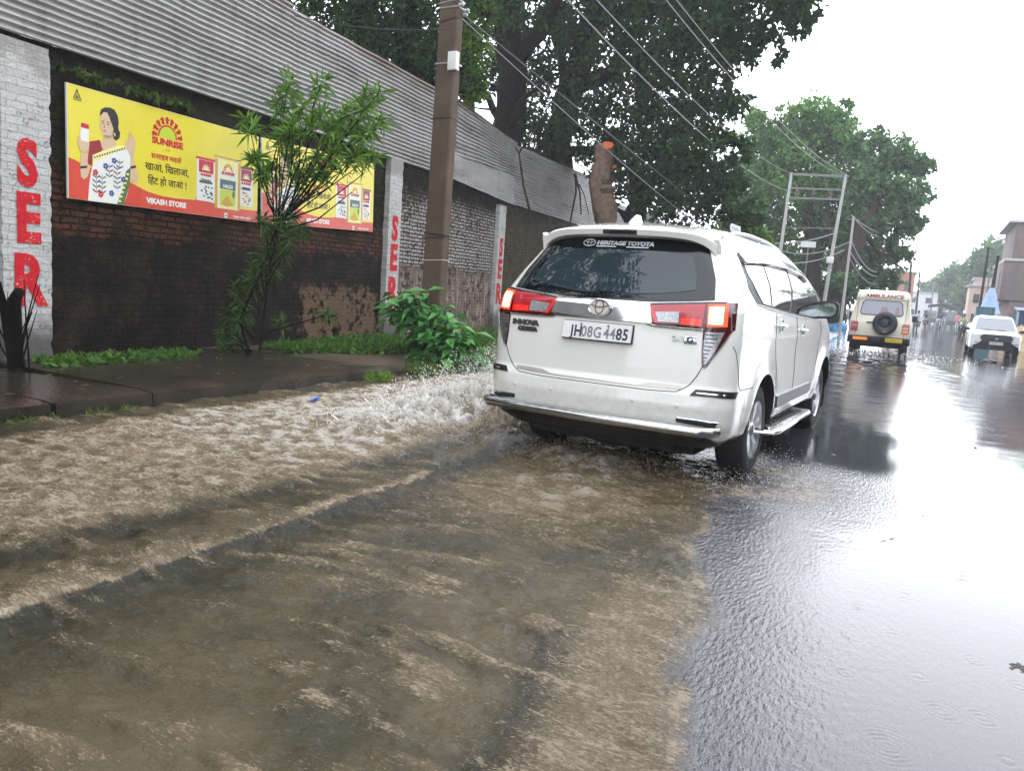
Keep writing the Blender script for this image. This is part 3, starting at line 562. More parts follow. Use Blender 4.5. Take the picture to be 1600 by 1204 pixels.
    for x0, x1, yb, yt, frame_c, top_c, kind in ((1.955, 2.30, .195, .769, 'w', 'c', 0), (2.30, 2.815, .130, .840, 'k', 'y', 1), (2.79, 3.085, .205, .758, 'w', 'bl', 2)):
        fig = MB(); lay = 3 if kind == 1 else 2; wd_ = x1-x0
        add(rect(x0, yb, x1, yt), frame_c, lay); add(rect(x0-.012, yt-.03, x1+.012, yt), 'o' if kind == 1 else top_c, lay+1)
        if kind == 1:
            add(rect(x0, yb, x0+.05, yt-.04), 'o', lay+1); add(rect(x1-.05, yb, x1, yt-.04), 'o', lay+1); add(rect(x0+.06, yb+.01, x0+.09, yt-.02), 'w', lay+1); add(rect(x1-.09, yb+.01, x1-.06, yt-.02), 'w', lay+1)
            add(rect(x0+.10, yt-.30, x1-.10, yt-.17), 'w', lay+1)
            add(rect(x0+.10, yb+.27, x1-.10, yt-.31), 't', lay+1); add([(x0+.10, yb+.05), (x1-.10, yb+.05), (x1-.10, yb+.26), (x0+.10, yb+.26)], 'g', lay+1); add([(x0+.11, yb+.06), (x0+.18, yb+.13), (x0+.25, yb+.19), (x0+.30, yb+.14), (x0+.37, yb+.06), (x0+.24, yb+.035)], 'o', lay+2)
            add([(x1-.17, yb+.22), (x1-.13, yb+.30), (x1-.11, yb+.20), (x1-.15, yb+.15)], 'n', lay+2)
        else:
            add(rect(x0+.04, yt-.20, x1-.03, yt-.035), top_c, lay+1); add(rect(x0+.03, yt-.285, x1-.02, yt-.20), 'w', lay+1)
            for k in range(16):
                a, b = rs_.uniform(x0+.05, x1-.05), rs_.uniform(yb+.03, yb+.20); add(ell(a, b, .020, .013, 7, ), ('t', 'b', 'n', 'u')[k % 4] if kind == 0 else ('o', 'r', 'o', 's2')[k % 4], lay+2)
            add(rect(x0+.05, yb+.235, x1-.05, yb+.268), 't' if kind == 0 else 'u', lay+1)
        cxx = (x0+x1)/2; sun_logo(add, cxx, yt-.185 if kind == 1 else yt-.165, .052 if kind == 1 else .042, 'k', 'c' if kind == 1 else 'w', lay+2, 7)
        pk = fig.build('printed_packet', PMATS, root, sharp=0)
        text_mesh('lettering', 'SUNRISE', .058 if kind == 1 else .045, PC, L(lay+3) @ Matrix.Translation((cxx, yt-.222 if kind == 1 else yt-.228, 0)), pk, ext=.0003, bold=.003, sx=1.2)
        text_mesh('lettering', ('DHANIA', 'HALDI', 'MEAT')[kind], .066 if kind == 1 else .05, (PN, PW, PB)[kind], L(lay+3) @ Matrix.Translation((cxx, yt-.40 if kind == 1 else yt-.30, 0)), pk, ext=.0003, bold=.003)
    fig = MB(); add(rect(2.497, .006, 2.556, .076), 'w', 2); add(ell(2.5265, .041, .016, .016, 10), 'n', 3); fig.build('printed_mark', PMATS, root, sharp=0)
    rebase(root, M0.translation)
mat_white_edge = mat('board_edge', (.72, .72, .68), .4)
board('left-hand yellow and red masala board, fully readable, on the sooty brick wall', 5.52, 1.895, .010, .075)
board('right-hand yellow and red masala board, half hidden by the oleander shrub', 8.80, 1.935, .040, .075)
# ------------------------------------------------------------ concrete electric pole
CONC = mat('brown_concrete', (.125, .088, .064), .8, spec=.2, var=.3, vscale=3, bump=.25, bscale=45); GALV = mat('galvanised', (.42, .43, .43), .4, metal=.6, var=.2, vscale=8); BOXW = mat('white_box', (.78, .78, .76), .45)
pole = thing('electric_pole', 'tall brown concrete electric pole rising from the leafy bush by the wall', 'pole', (-6.995, 10.49, 0))
mb = MB(); prof = []
for z in np.linspace(-.4, 9, 40):
    a = .185-.0042*z; b = .10-.0012*z; c_ = .022; ox = .012*z
    prof.append([(ox-a+c_, -b, z), (ox+a-c_, -b, z), (ox+a, -b+c_, z), (ox+a, b-c_, z), (ox+a-c_, b, z), (ox-a+c_, b, z), (ox-a, b-c_, z), (ox-a, -b+c_, z)])
mb.grid(np.array(prof), closed=True); mb.build('shaft', CONC, pole, sharp=20)
mb = MB(); mb.box((.185, -.065, 4.55), (.15, .10, .27), bev=.008); mb.build('junction_box', BOXW, pole)
def band(z, r=.008, m=GALV, dz=0, n='strap'):
    a = .189-.0042*z; b = .104-.0012*z; ox = .012*z; mb = MB(); mb.tube([(ox-a, -b, z), (ox+a, -b, z+dz), (ox+a, b, z+dz), (ox-a, b, z), (ox-a, -b, z)], r, 6); mb.build(n, m, pole)
band(4.52, .014); band(5.33, .012); band(5.40, .010, dz=.03); band(3.72, .006, BLACKW); band(1.98, .012, BLACKW, -.03, 'wire_wrap'); band(1.90, .008, BLACKW, .02, 'wire_wrap'); band(1.55, .008, mat('pale_rope', (.5, .47, .4), .7), .02, 'rope'); band(5.12, .006, BLACKW, .06, 'wire_wrap')
mb = MB()
for k, (dx_, dy_, dz_) in enumerate(((.26, -.05, 5.36), (.30, .04, 5.30), (.24, .10, 5.26))): mb.lathe([(.0, -.05), (.022, -.045), (.030, -.02), (.018, 0), (.030, .02), (.022, .045), (0, .05)], 'X', (dx_, dy_, dz_), 12)
mb.build('insulator', mat('porcelain', (.45, .46, .47), .2), pole)
# ------------------------------------------------------------ white people carrier
VT=np.array([ # z, W, R, rcx, rcy, bow, F, fcx, fcy
(.30,.800,.150,.32,.32,.03,4.55,.45,.50),
(.36,.868,.060,.34,.32,.04,4.66,.45,.50),
(.45,.895,.015,.34,.30,.05,4.71,.45,.55),
(.58,.905,.000,.33,.29,.05,4.735,.45,.6),
(.66,.905,.008,.32,.28,.05,4.72,.45,.6),
(.72,.905,.045,.31,.27,.04,4.69,.45,.6),
(.90,.905,.050,.30,.26,.04,4.62,.45,.6),
(1.02,.905,.055,.29,.26,.04,4.50,.45,.5),
(1.10,.902,.063,.28,.26,.045,4.25,.40,.40),
(1.20,.893,.080,.27,.28,.05,4.03,.35,.40),
(1.26,.878,.115,.26,.32,.06,3.93,.33,.40),
(1.40,.830,.215,.24,.36,.07,3.70,.28,.40),
(1.55,.752,.310,.23,.40,.08,3.42,.28,.40),
(1.64,.695,.375,.22,.42,.08,3.20,.28,.40),
(1.70,.655,.425,.22,.44,.08,3.00,.28,.40),
(1.75,.605,.540,.22,.44,.08,2.78,.28,.40),
(1.782,.50,.780,.22,.44,.08,2.45,.25,.40),
(1.797,.34,1.05,.18,.40,.05,2.05,.18,.35)])
def vpar(z): return [np.interp(z,VT[:,0],VT[:,i]) for i in range(1,9)]
def flare(y,z):
    f=0
    for yc in (1.063,3.835):
        d=np.hypot(y-yc,z-.36); f=f+.022*np.exp(-((d-.40)/.10)**2)*(z>.3)
    return f
def vpt(t,z):
    t=np.asarray(t,float); z=np.broadcast_to(np.asarray(z,float),t.shape)
    W,R,cx,cy,b,F,fx,fy=vpar(z)
    e=2/2.25
    a=np.clip(t-1,0,1)*np.pi/2; g=np.clip(t-3,0,1)*np.pi/2
    xr=np.clip(t,0,1)*(W-cx); yr=R+b*np.clip(t,0,1)**2*.6
    y1=R+b*.6
    xc=(W-cx)+cx*np.sin(a)**e; yc=y1+cy*(1-np.cos(a)**e)
    s=np.clip(t-2,0,1); ys=y1+cy+s*(F-.05-fy-y1-cy); xs=W-.012*(2*s-1)**2+.012
    xs=W+.010*(1-(2*s-1)**2)*0
    xf=(W-fx)+fx*np.cos(g)**e; yf=F-.05-fy+fy*np.sin(g)**e
    q=np.clip(t-4,0,1); xq=(1-q)*(W-fx); yq=F-.05+.05*(1-(1-q)**2)
    x=np.where(t<1,xr,np.where(t<2,xc,np.where(t<3,xs,np.where(t<4,xf,xq))))
    y=np.where(t<1,yr,np.where(t<2,yc,np.where(t<3,ys,np.where(t<4,yf,yq))))
    x=x+np.where((t>1.3)&(t<3.7),flare(y,z),0)*np.clip((t-1.3)/.4,0,1)
    return np.stack([x,y,z],-1)
_T=np.linspace(0,5,1501)
def tx(x,z):
    P=vpt(_T[:600],np.full(600,z)); return float(np.interp(x,P[:,0],_T[:600]))
def ty(y,z):
    P=vpt(_T[250:1300],np.full(1050,z)); return float(np.interp(y,P[:,1],_T[250:1300]))
def dirty_paint(name, col):
    m, t, p = new_mat(name); N = t.nodes.new; L = t.links.new; tc = N('ShaderNodeTexCoord'); sp_ = N('ShaderNodeSeparateXYZ'); L(tc.outputs['Object'], sp_.inputs[0])
    n = N('ShaderNodeTexNoise'); n.inputs['Scale'].default_value = 14; n.inputs['Detail'].default_value = 9; n.inputs['Roughness'].default_value = .75; L(tc.outputs['Object'], n.inputs['Vector'])
    mr = N('ShaderNodeMapRange'); mr.inputs[1].default_value = .30; mr.inputs[2].default_value = .95; mr.inputs[3].default_value = .34; mr.inputs[4].default_value = -.06; L(sp_.outputs[2], mr.inputs[0])
    ad = N('ShaderNodeMath'); ad.operation = 'ADD'; L(n.outputs[0], ad.inputs[0]); L(mr.outputs[0], ad.inputs[1])
    r = N('ShaderNodeMapRange'); r.interpolation_type = 'SMOOTHSTEP'; r.inputs[1].default_value = .62; r.inputs[2].default_value = .98; r.inputs[4].default_value = .42; L(ad.outputs[0], r.inputs[0])
    x = N('ShaderNodeMix'); x.data_type = 'RGBA'; x.inputs[6].default_value = (*col, 1); x.inputs[7].default_value = (.36, .29, .21, 1); L(r.outputs[0], x.inputs[0]); L(x.outputs[2], p.inputs['Base Color'])
    rr_ = N('ShaderNodeMapRange'); rr_.inputs[3].default_value = .2; rr_.inputs[4].default_value = .6; L(r.outputs[0], rr_.inputs[0]); L(rr_.outputs[0], p.inputs['Roughness']); p.inputs['Coat Weight'].default_value = .9; p.inputs['Coat Roughness'].default_value = .03
    v = N('ShaderNodeTexVoronoi'); v.inputs['Scale'].default_value = 110; L(tc.outputs['Object'], v.inputs['Vector']); v2 = N('ShaderNodeMapRange'); v2.inputs[1].default_value = .0; v2.inputs[2].default_value = .28; v2.inputs[3].default_value = 1; v2.inputs[4].default_value = 0; L(v.outputs['Distance'], v2.inputs[0])
    b = N('ShaderNodeBump'); b.inputs['Strength'].default_value = .22; b.inputs['Distance'].default_value = .002; L(v2.outputs[0], b.inputs['Height']); L(b.outputs[0], p.inputs['Coat Normal'])   # rain beads
    return m
PAINT = dirty_paint('white_paint', (.80, .80, .75)); PAINT_G = mat('gate_white_paint', (.80, .80, .765), .22, coat=1.0)
BLK = mat('black_plastic', (.014, .014, .015), .45); GAP = mat('panel_gap', (.02, .02, .02), .8); RUB = mat('tyre_rubber', (.016, .016, .017), .65, bump=.2, bscale=60); UNDER = mat('dirty_underbody', (.012, .011, .010), .8)
CHR = mat('chrome', (.72, .73, .74), .07, metal=1); CHRD = mat('worn_chrome', (.50, .50, .50), .18, metal=1, var=.2, vscale=20); ALLOY = mat('alloy', (.46, .47, .49), .28, metal=.9, var=.15, vscale=12)
def glass_mat(name, col, rough=.03): return mat(name, col, rough, spec=.55)
GLASS = glass_mat('tinted_glass', (.006, .008, .010)); GLASS2 = glass_mat('side_glass', (.008, .012, .012))
REDL = mat('red_lens', (.46, .006, .018), .12, coat=1, var=.15, vscale=60); REDB = mat('bright_red_lens', (.50, .010, .010), .15, coat=1, emit=(1, .03, .01), est=.55); LIT = mat('lit_brake_lamp', (.8, .2, .05), .2, emit=(1, .50, .26), est=3.2); LITR = mat('lit_brake_rim', (.8, .05, .02), .2, emit=(1, .045, .012), est=1.9)
CLR = mat('clear_lens', (.46, .47, .49), .14, metal=.4, coat=1, var=.55, vscale=70); DKR = mat('dark_red_lens', (.06, .004, .008), .1, coat=1); SMOKE = mat('smoked_lens', (.22, .21, .21), .12, metal=.3, coat=1, var=.7, vscale=55)
van = thing('car', 'white people carrier ploughing through the brown water with its brake lights lit', 'car', (-1.95757, 4.89048, 0), -.0373561)
def RX(x, z): return (math.copysign(tx(abs(x), z), x), z)
def SY(y, z, s=1): return (s*ty(y, z), z)
def vp(t, z, off=0.0):
    t = np.atleast_1d(np.asarray(t, float)); z = np.broadcast_to(np.asarray(z, float), t.shape).astype(float)
    sg = np.where(t < 0, -1.0, 1.0); a = np.abs(t); P = vpt(a, z)
    e = 1e-3; du = vpt(a+e, z)-vpt(np.maximum(a-e, 0), z); dz = vpt(a, z+e)-vpt(a, z-e); n = np.cross(du, dz); n /= np.linalg.norm(n, axis=-1, keepdims=True)+1e-12
    P = P+n*np.asarray(off)[..., None] if np.ndim(off) else P+n*off
    P[..., 0] *= sg; return P
def resamp(pts, n):
    p = np.array(pts, float); d = np.concatenate([[0], np.cumsum(np.linalg.norm(np.diff(p, axis=0)*np.array([.5, 1]), axis=1))]); s = np.linspace(0, d[-1], n)
    return np.stack([np.interp(s, d, p[:, 0]), np.interp(s, d, p[:, 1])], 1)
def vpatch(mb, lo, hi, off=.004, n=24, m=6, mi=0, skirt=True):
    """sheet laid on the body between two outlines given in surface coordinates"""
    a, b = resamp(lo, n), resamp(hi, n); k = np.linspace(0, 1, m)[:, None, None]; G = a[None]*(1-k)+b[None]*k
    P = vp(G[..., 0].ravel(), G[..., 1].ravel(), off).reshape(m, n, 3); mb.grid(P, mi)
    if skirt:
        Q = vp(G[..., 0].ravel(), G[..., 1].ravel(), -.006).reshape(m, n, 3)
        for i, j in ((np.s_[0, :], 0), (np.s_[-1, :], 0), (np.s_[:, 0], 0), (np.s_[:, -1], 0)): mb.grid(np.stack([P[i], Q[i]]), mi, smooth=False)
    return mb
def vline(mb, pts, r=.003, n=30, mi=0, off=0.0, sides=6):
    q = resamp(pts, n); mb.tube([tuple(p) for p in vp(q[:, 0], q[:, 1], off)], r, sides, mi); return mb
# body: stacked outlines, wheel arches cut out
def van_body():
    zs = np.concatenate([np.linspace(.30, .64, 18), np.linspace(.655, .735, 8), np.linspace(.75, 1.26, 26), np.linspace(1.28, 1.70, 20), np.linspace(1.71, 1.782, 10), [1.788, 1.793, 1.797]])
    th = np.concatenate([np.linspace(0, 1, 9)[:-1], np.linspace(1, 2, 17)[:-1], np.linspace(2, 3, 60)[:-1], np.linspace(3, 4, 13)[:-1], np.linspace(4, 5, 8)])
    rows = []
    for z in zs:
        p = vpt(th, np.full(len(th), z)); q = p[::-1][1:-1].copy(); q[:, 0] *= -1; rows.append(np.concatenate([p, q]))
    mb = MB(); mb.grid(np.array(rows), closed=True); n = len(rows[0])
    for r, fl in ((rows[0], True), (rows[-1], False)):
        c_ = r.mean(0); V = np.vstack([r, c_]); F = [((j+1) % n, j, n) if fl else (j, (j+1) % n, n) for j in range(n)]; mb.add(V, F)
    b = mb.build('body', PAINT, van, sharp=0)
    bm = bmesh.new(); bm.from_mesh(b.data); bmesh.ops.remove_doubles(bm, verts=bm.verts, dist=1e-4); bmesh.ops.recalc_face_normals(bm, faces=bm.faces); bm.to_mesh(b.data); bm.free()
    cut = MB()
    for yc in (1.063, 3.835):
        for s in (-1, 1):
            ring = []
            for k in range(48):
                a = 2*math.pi*k/48; r = .412; yy, zz = r*math.cos(a), r*math.sin(a)
                if zz < 0: yy *= 1+.14*min(1, -zz/.3); zz *= 1.5
                ring.append((yy+yc, zz+.345))
            V = [(s*.60, y, z) for y, z in ring]+[(s*1.2, y, z) for y, z in ring]; F = [(i, (i+1) % 48, 48+(i+1) % 48, 48+i) for i in range(48)]+[tuple(range(47, -1, -1)), tuple(range(48, 96))]
            if s < 0: F = [tuple(reversed(f)) for f in F]
            cut.add(V, F)
    co = cut.build('cutter', UNDER, van); bm = bmesh.new(); bm.from_mesh(co.data); bmesh.ops.recalc_face_normals(bm, faces=bm.faces); bm.to_mesh(co.data); bm.free()
    md = b.modifiers.new('arch', 'BOOLEAN'); md.operation = 'DIFFERENCE'; md.object = co; md.solver = 'EXACT'; md.material_mode = 'TRANSFER'
    C.view_layer.update(); me = bpy.data.meshes.new_from_object(b.evaluated_get(C.evaluated_depsgraph_get()))
    b.modifiers.clear(); b.data = me; bpy.data.objects.remove(co)
    me.polygons.foreach_set('use_smooth', np.ones(len(me.polygons), bool)); me.set_sharp_from_angle(angle=R_(38))
    return b
body = van_body()
mb = MB(); mb.box((0, 2.4, .26), (1.25, 3.9, .14), bev=.03); mb.box((0, .62, .36), (1.1, .8, .26), bev=.05); mb.tube([(-.70, 1.063, .33), (-.16, 1.063, .33), (-.1, 1.063, .33), (.1, 1.063, .33), (.16, 1.063, .33), (.70, 1.063, .33)], [.05, .05, .13, .13, .05, .05], 12); mb.tube([(-.42, .25, .27), (-.42, 1.5, .26)], .035, 10)
mb.lathe([(.0, .18), (.30, .19), (.33, .22), (.33, .32), (.30, .35), (0, .36)], 'Z', (.05, .66, 0), 28); mb.build('underbody', UNDER, van)
def wheel(s, yc):
    mb = MB(); X0 = s*.775
    prof = [(.215, -.105), (.235, -.108), (.295, -.108), (.322, -.098), (.334, -.075), (.337, -.03), (.337, .03), (.334, .075), (.322, .098), (.295, .108), (.235, .108), (.215, .105)]
    mb.lathe(prof, 'X', (X0, yc, .337), 40)
    t = mb.build('wheel', RUB, van)
    mb = MB(); xo = X0+s*.100
    mb.lathe([(.217, -.10*s), (.212, .085*s), (.219, .103*s), (.224, .100*s), (.226, .09*s)], 'X', (X0, yc, .337), 40); mb.lathe([(.2, .02*s), (.05, .02*s)], 'X', (X0, yc, .337), 30, 1)
    for k in range(5):
        a0 = k*2*math.pi/5+.3
        for da in (-.17, .17):
            P = []
            for r, wd_, dx_ in ((.045, .030, .078), (.11, .024, .090), (.17, .024, .094), (.215, .032, .090)):
                a = a0+da*(r/.2)**.6; c_, s_ = math.cos(a), math.sin(a); tn = (-s_, c_)
                P.append([(X0+s*(dx_-.03), yc+c_*r-tn[0]*wd_, .337+s_*r-tn[1]*wd_), (X0+s*dx_, yc+c_*r-tn[0]*wd_*.7, .337+s_*r-tn[1]*wd_*.7), (X0+s*dx_, yc+c_*r+tn[0]*wd_*.7, .337+s_*r+tn[1]*wd_*.7), (X0+s*(dx_-.03), yc+c_*r+tn[0]*wd_, .337+s_*r+tn[1]*wd_)])
            mb.grid(np.array(P), flip=s < 0)
    mb.lathe([(.0, .098*s), (.032, .096*s), (.048, .085*s), (.058, .06*s)], 'X', (X0, yc, .337), 20)
    mb.build('rim', [ALLOY, UNDER], t); return t
for s in (-1, 1):
    for yc in (1.063, 3.835): wheel(s, yc)
# rear glass and gate
mb = MB(); xs_ = np.linspace(-.735, .735, 30)
lo = [RX(x, 1.222+.045*(abs(x)/.735)**2) for x in xs_]; hi = [RX(x*.80, 1.665-.05*abs(x/.735)**4) for x in xs_]
vpatch(mb, lo, hi, .003, 60, 16); rw = mb.build('rear_window', GLASS, van, sharp=30)
mb = MB(); xs_ = np.linspace(-.60, .60, 30); vpatch(mb, [RX(x, 1.275+.05*(abs(x)/.60)**3) for x in xs_], [RX(x*.86, 1.570-.03*abs(x/.6)**4) for x in xs_], .0055, 50, 12, skirt=False); mb.build('clear_glass', glass_mat('wiped_glass', (.022, .034, .042), .02), rw, sharp=30)
mb = MB(); vline(mb, [RX(-.05, 1.262), RX(-.16, 1.262), RX(-.30, 1.275), RX(-.42, 1.29)], .005, 14, off=.016); mb.lathe([(0, 0), (.022, .004), (.022, .03), (0, .034)], 'Y', tuple(vp([.001], [1.262], -.01)[0]), 12); mb.build('wiper', BLK, van)
SENS = mat('sensor_white', (.66, .66, .63), .35)
gate_line = [RX(.722, 1.10), RX(.722, .90), RX(.728, .858), RX(.70, .79), RX(.65, .715), RX(.58, .672), RX(.4, .664), RX(.001, .664)]
mb = MB()
for s in (1, -1): vline(mb, [(s*a, b) for a, b in gate_line], .0032, 40)
mb.build('gate_gap', GAP, van)
# silver step strip above the bumper
mb = MB(); lo = [RX(x, .676+.012*(abs(x)/.6)**3) for x in np.linspace(-.60, .60, 25)]
hi = [RX(-.615, .712), RX(-.48, .712), RX(-.39, .708), RX(-.33, .690), RX(-.30, .687), RX(0, .687), RX(.30, .687), RX(.33, .690), RX(.39, .708), RX(.48, .712), RX(.615, .712)]
vpatch(mb, lo, hi, .004, 60, 4); mb.build('step_strip', mat('silver_film', (.42, .40, .37), .28, metal=.7, var=.15, vscale=9), van)
# bumper chrome bar
pts = [(-.845, .12, .437), (-.83, .045, .44), (-.77, -.03, .444), (-.60, -.062, .447), (0, -.085, .447), (.60, -.062, .447), (.77, -.03, .444), (.83, .045, .44), (.845, .12, .437)]
q = np.array(pts); tt = np.linspace(0, 1, 9); ti = np.linspace(0, 1, 60); mb = MB(); mb.tube(np.stack([np.interp(ti, tt, q[:, k]) for k in range(3)], 1), .034, 16)
for x in (-.5, .5): mb.tube([(x, -.06, .44), (x, .10, .42)], .02, 8)
mb.build('bumper_bar', CHRD, van)
mb = MB(); xs_ = np.linspace(-.86, .80, 30); vpatch(mb, [RX(x, .302) for x in xs_], [RX(x, .425-.05*max(0, abs(x)-.7)/.1) for x in xs_], .006, 60, 5); mb.build('bumper_valance', BLK, van)
for s in (1, -1):
    mb = MB(); vpatch(mb, [RX(s*x, .660) for x in (.672, .74, .80)]+[SY(.28, .646, s)], [RX(s*x, z) for x, z in ((.70, .698), (.75, .700), (.82, .698))]+[SY(.33, .688, s)], .005, 20, 4); mb.build('bumper_vent', BLK, van)
    mb = MB(); vpatch(mb, [RX(s*.60, .482), RX(s*.72, .472), RX(s*.82, .460)], [RX(s*.60, .510), RX(s*.72, .505), RX(s*.84, .492)], .006, 16, 4); mb.build('bumper_slot', BLK, van)
    mb = MB(); vpatch(mb, [RX(s*.705, .674), RX(s*.78, .672), RX(s*.865, .668)], [RX(s*.715, .681), RX(s*.78, .680), RX(s*.868, .676)], .009, 12, 2); mb.build('vent_strip', CHR, van); mb = MB(); vline(mb, [RX(s*.605, .508), RX(s*.72, .506), RX(s*.84, .494)], .005, 12, off=.006); mb.build('slot_strip', CHR, van)
mb = MB()
for x in (-.60, -.30, .30, .60):
    mb = MB(); c_ = vp([tx(abs(x), .582)*(1 if x > 0 else -1)], [.582], 0)[0]; mb.lathe([(0, -.006), (.010, -.005), (.013, 0), (.013, .01)], 'Y', tuple(c_), 14); mb.build('parking_sensor', SENS, van)
# chrome garnish, emblem, plate, badges
mb = MB(); xs_ = np.linspace(-.375, .375, 21); vpatch(mb, [RX(x*.99, 1.092) for x in xs_], [RX(x*.90, 1.222) for x in xs_], .012, 50, 10); mb.build('chrome_garnish', CHR, van, sharp=25)
yg = vp([.001], [1.165], .016)[0]; M_ = frame(yg+np.array([0, -.004, 0]), (1, 0, 0), (0, .12, 1))
EMB = mat('emblem_dark', (.20, .17, .15), .3, metal=.6); mb = MB(); ring = lambda cx_, cy_, rx, ry, r, mi=0: mb.tube([tuple(M_ @ Vector((cx_+rx*math.cos(a), cy_+ry*math.sin(a), .010))) for a in np.linspace(0, 2*math.pi, 33)], r, 6, mi)
mb.prism(ell(0, 0, .078, .056, 28), M_, .008, 1); ring(0, 0, .076, .054, .0065); ring(0, .006, .030, .046, .0045, 2); ring(0, .026, .062, .022, .0045, 2); mb.build('emblem', [CHR, mat('emblem_pearl', (.66, .60, .56), .25), EMB], van)
PLW = mat('plate_white', (.76, .77, .76), .35, var=.06, vscale=9); mb = MB(); Mp = frame((0, .030, 1.010), (1, 0, 0), (0, .17, 1)); mb.prism(rect(-.25, -.058, .25, .058), Mp @ Matrix.Translation((0, 0, -.02)), .022, 0)
mb.prism(rect(-.256, -.064, .256, .064), Mp @ Matrix.Translation((0, 0, -.028)), .016, 1)
for x in (-.115, .082): mb.prism(ell(x, .040, .007, .007, 10), Mp @ Matrix.Translation((0, 0, .001)), .004, 2)
pl = mb.build('number_plate', [PLW, GAP, BLK], van, sharp=0)
PTX = mat('plate_text', (.035, .036, .045), .4); PTX2 = mat('plate_text_worn', (.20, .205, .22), .4)
for s_, x, m_ in (('JH', -.146, PTX), ('08G', -.035, PTX2), ('44', .098, PTX2), ('85', .188, PTX)): text_mesh('plate_lettering', s_, .104, m_, Mp @ Matrix.Translation((x, -.012, .0032)), pl, ext=.0004, bold=.0030 if m_ is PTX else .0018, sx=.80, space=1.08)
BADGE = mat('badge_grey', (.11, .105, .095), .3, metal=.6)
def badge(txt, x, z, sz, m_, bold=.004, sx=1.2):
    p = vp([RX(x, z)[0]], [z], .004)[0]; dxx = vp([RX(x+.02, z)[0]], [z], .004)[0]-p; dzz = vp([RX(x, z+.02)[0]], [z+.02], .004)[0]-p
    return text_mesh('badge', txt, sz, m_, frame(p, dxx, dzz), van, ext=.004, bold=bold, sx=sx)
badge('INNOVA', -.57, 1.022, .046, BADGE); badge('CRYSTA', -.55, .978, .036, BADGE); badge('2.4', .548, 1.010, .042, CHR, .002)
p = vp([RX(.635, 1.008)[0]], [1.008], .004)[0]; mb = MB(); mb.box(tuple(p), (.085, .012, .046), Matrix.Rotation(.13, 3, 'Z'), bev=.005); mb.build('badge', CHR, van); text_mesh('badge', 'G', .046, mat('badge_blue', (.02, .05, .10), .3, metal=.3), frame(p+np.array([-.001, -.0068, 0]), (1, .13, 0), (0, 0, 1)), van, ext=.0015, bold=.003, sx=1.3)
STK = mat('sticker_white', (.62, .66, .70), .5); p = vp([.001], [1.612], .005)[0]; d = vp([.001], [1.625], .005)[0]-p
text_mesh('window_sticker', 'HERITAGE TOYOTA', .047, STK, frame(p+np.array([.022, 0, 0]), (1, 0, 0), d), rw, ext=.0006, bold=.0025); text_mesh('window_sticker', 'hoto', .0, STK, Matrix.Identity(4), rw) if 0 else None
mb = MB(); M_ = frame(p+np.array([-.25, .004, 0]), (1, 0, 0), d)
for a in ((.045, .032, .003), (.014, .030, .0025)): mb.tube([tuple(M_ @ Vector((a[0]*math.cos(t_), a[1]*math.sin(t_), 0))) for t_ in np.linspace(0, 6.283, 25)], a[2], 5)
mb.tube([tuple(M_ @ Vector((.036*math.cos(t_), .013+.012*math.sin(t_), 0))) for t_ in np.linspace(0, 6.283, 25)], .0025, 5); mb.prism(rect(.06, -.034, .45, -.025), M_, .001); mb.build('window_sticker', STK, rw, sharp=0)
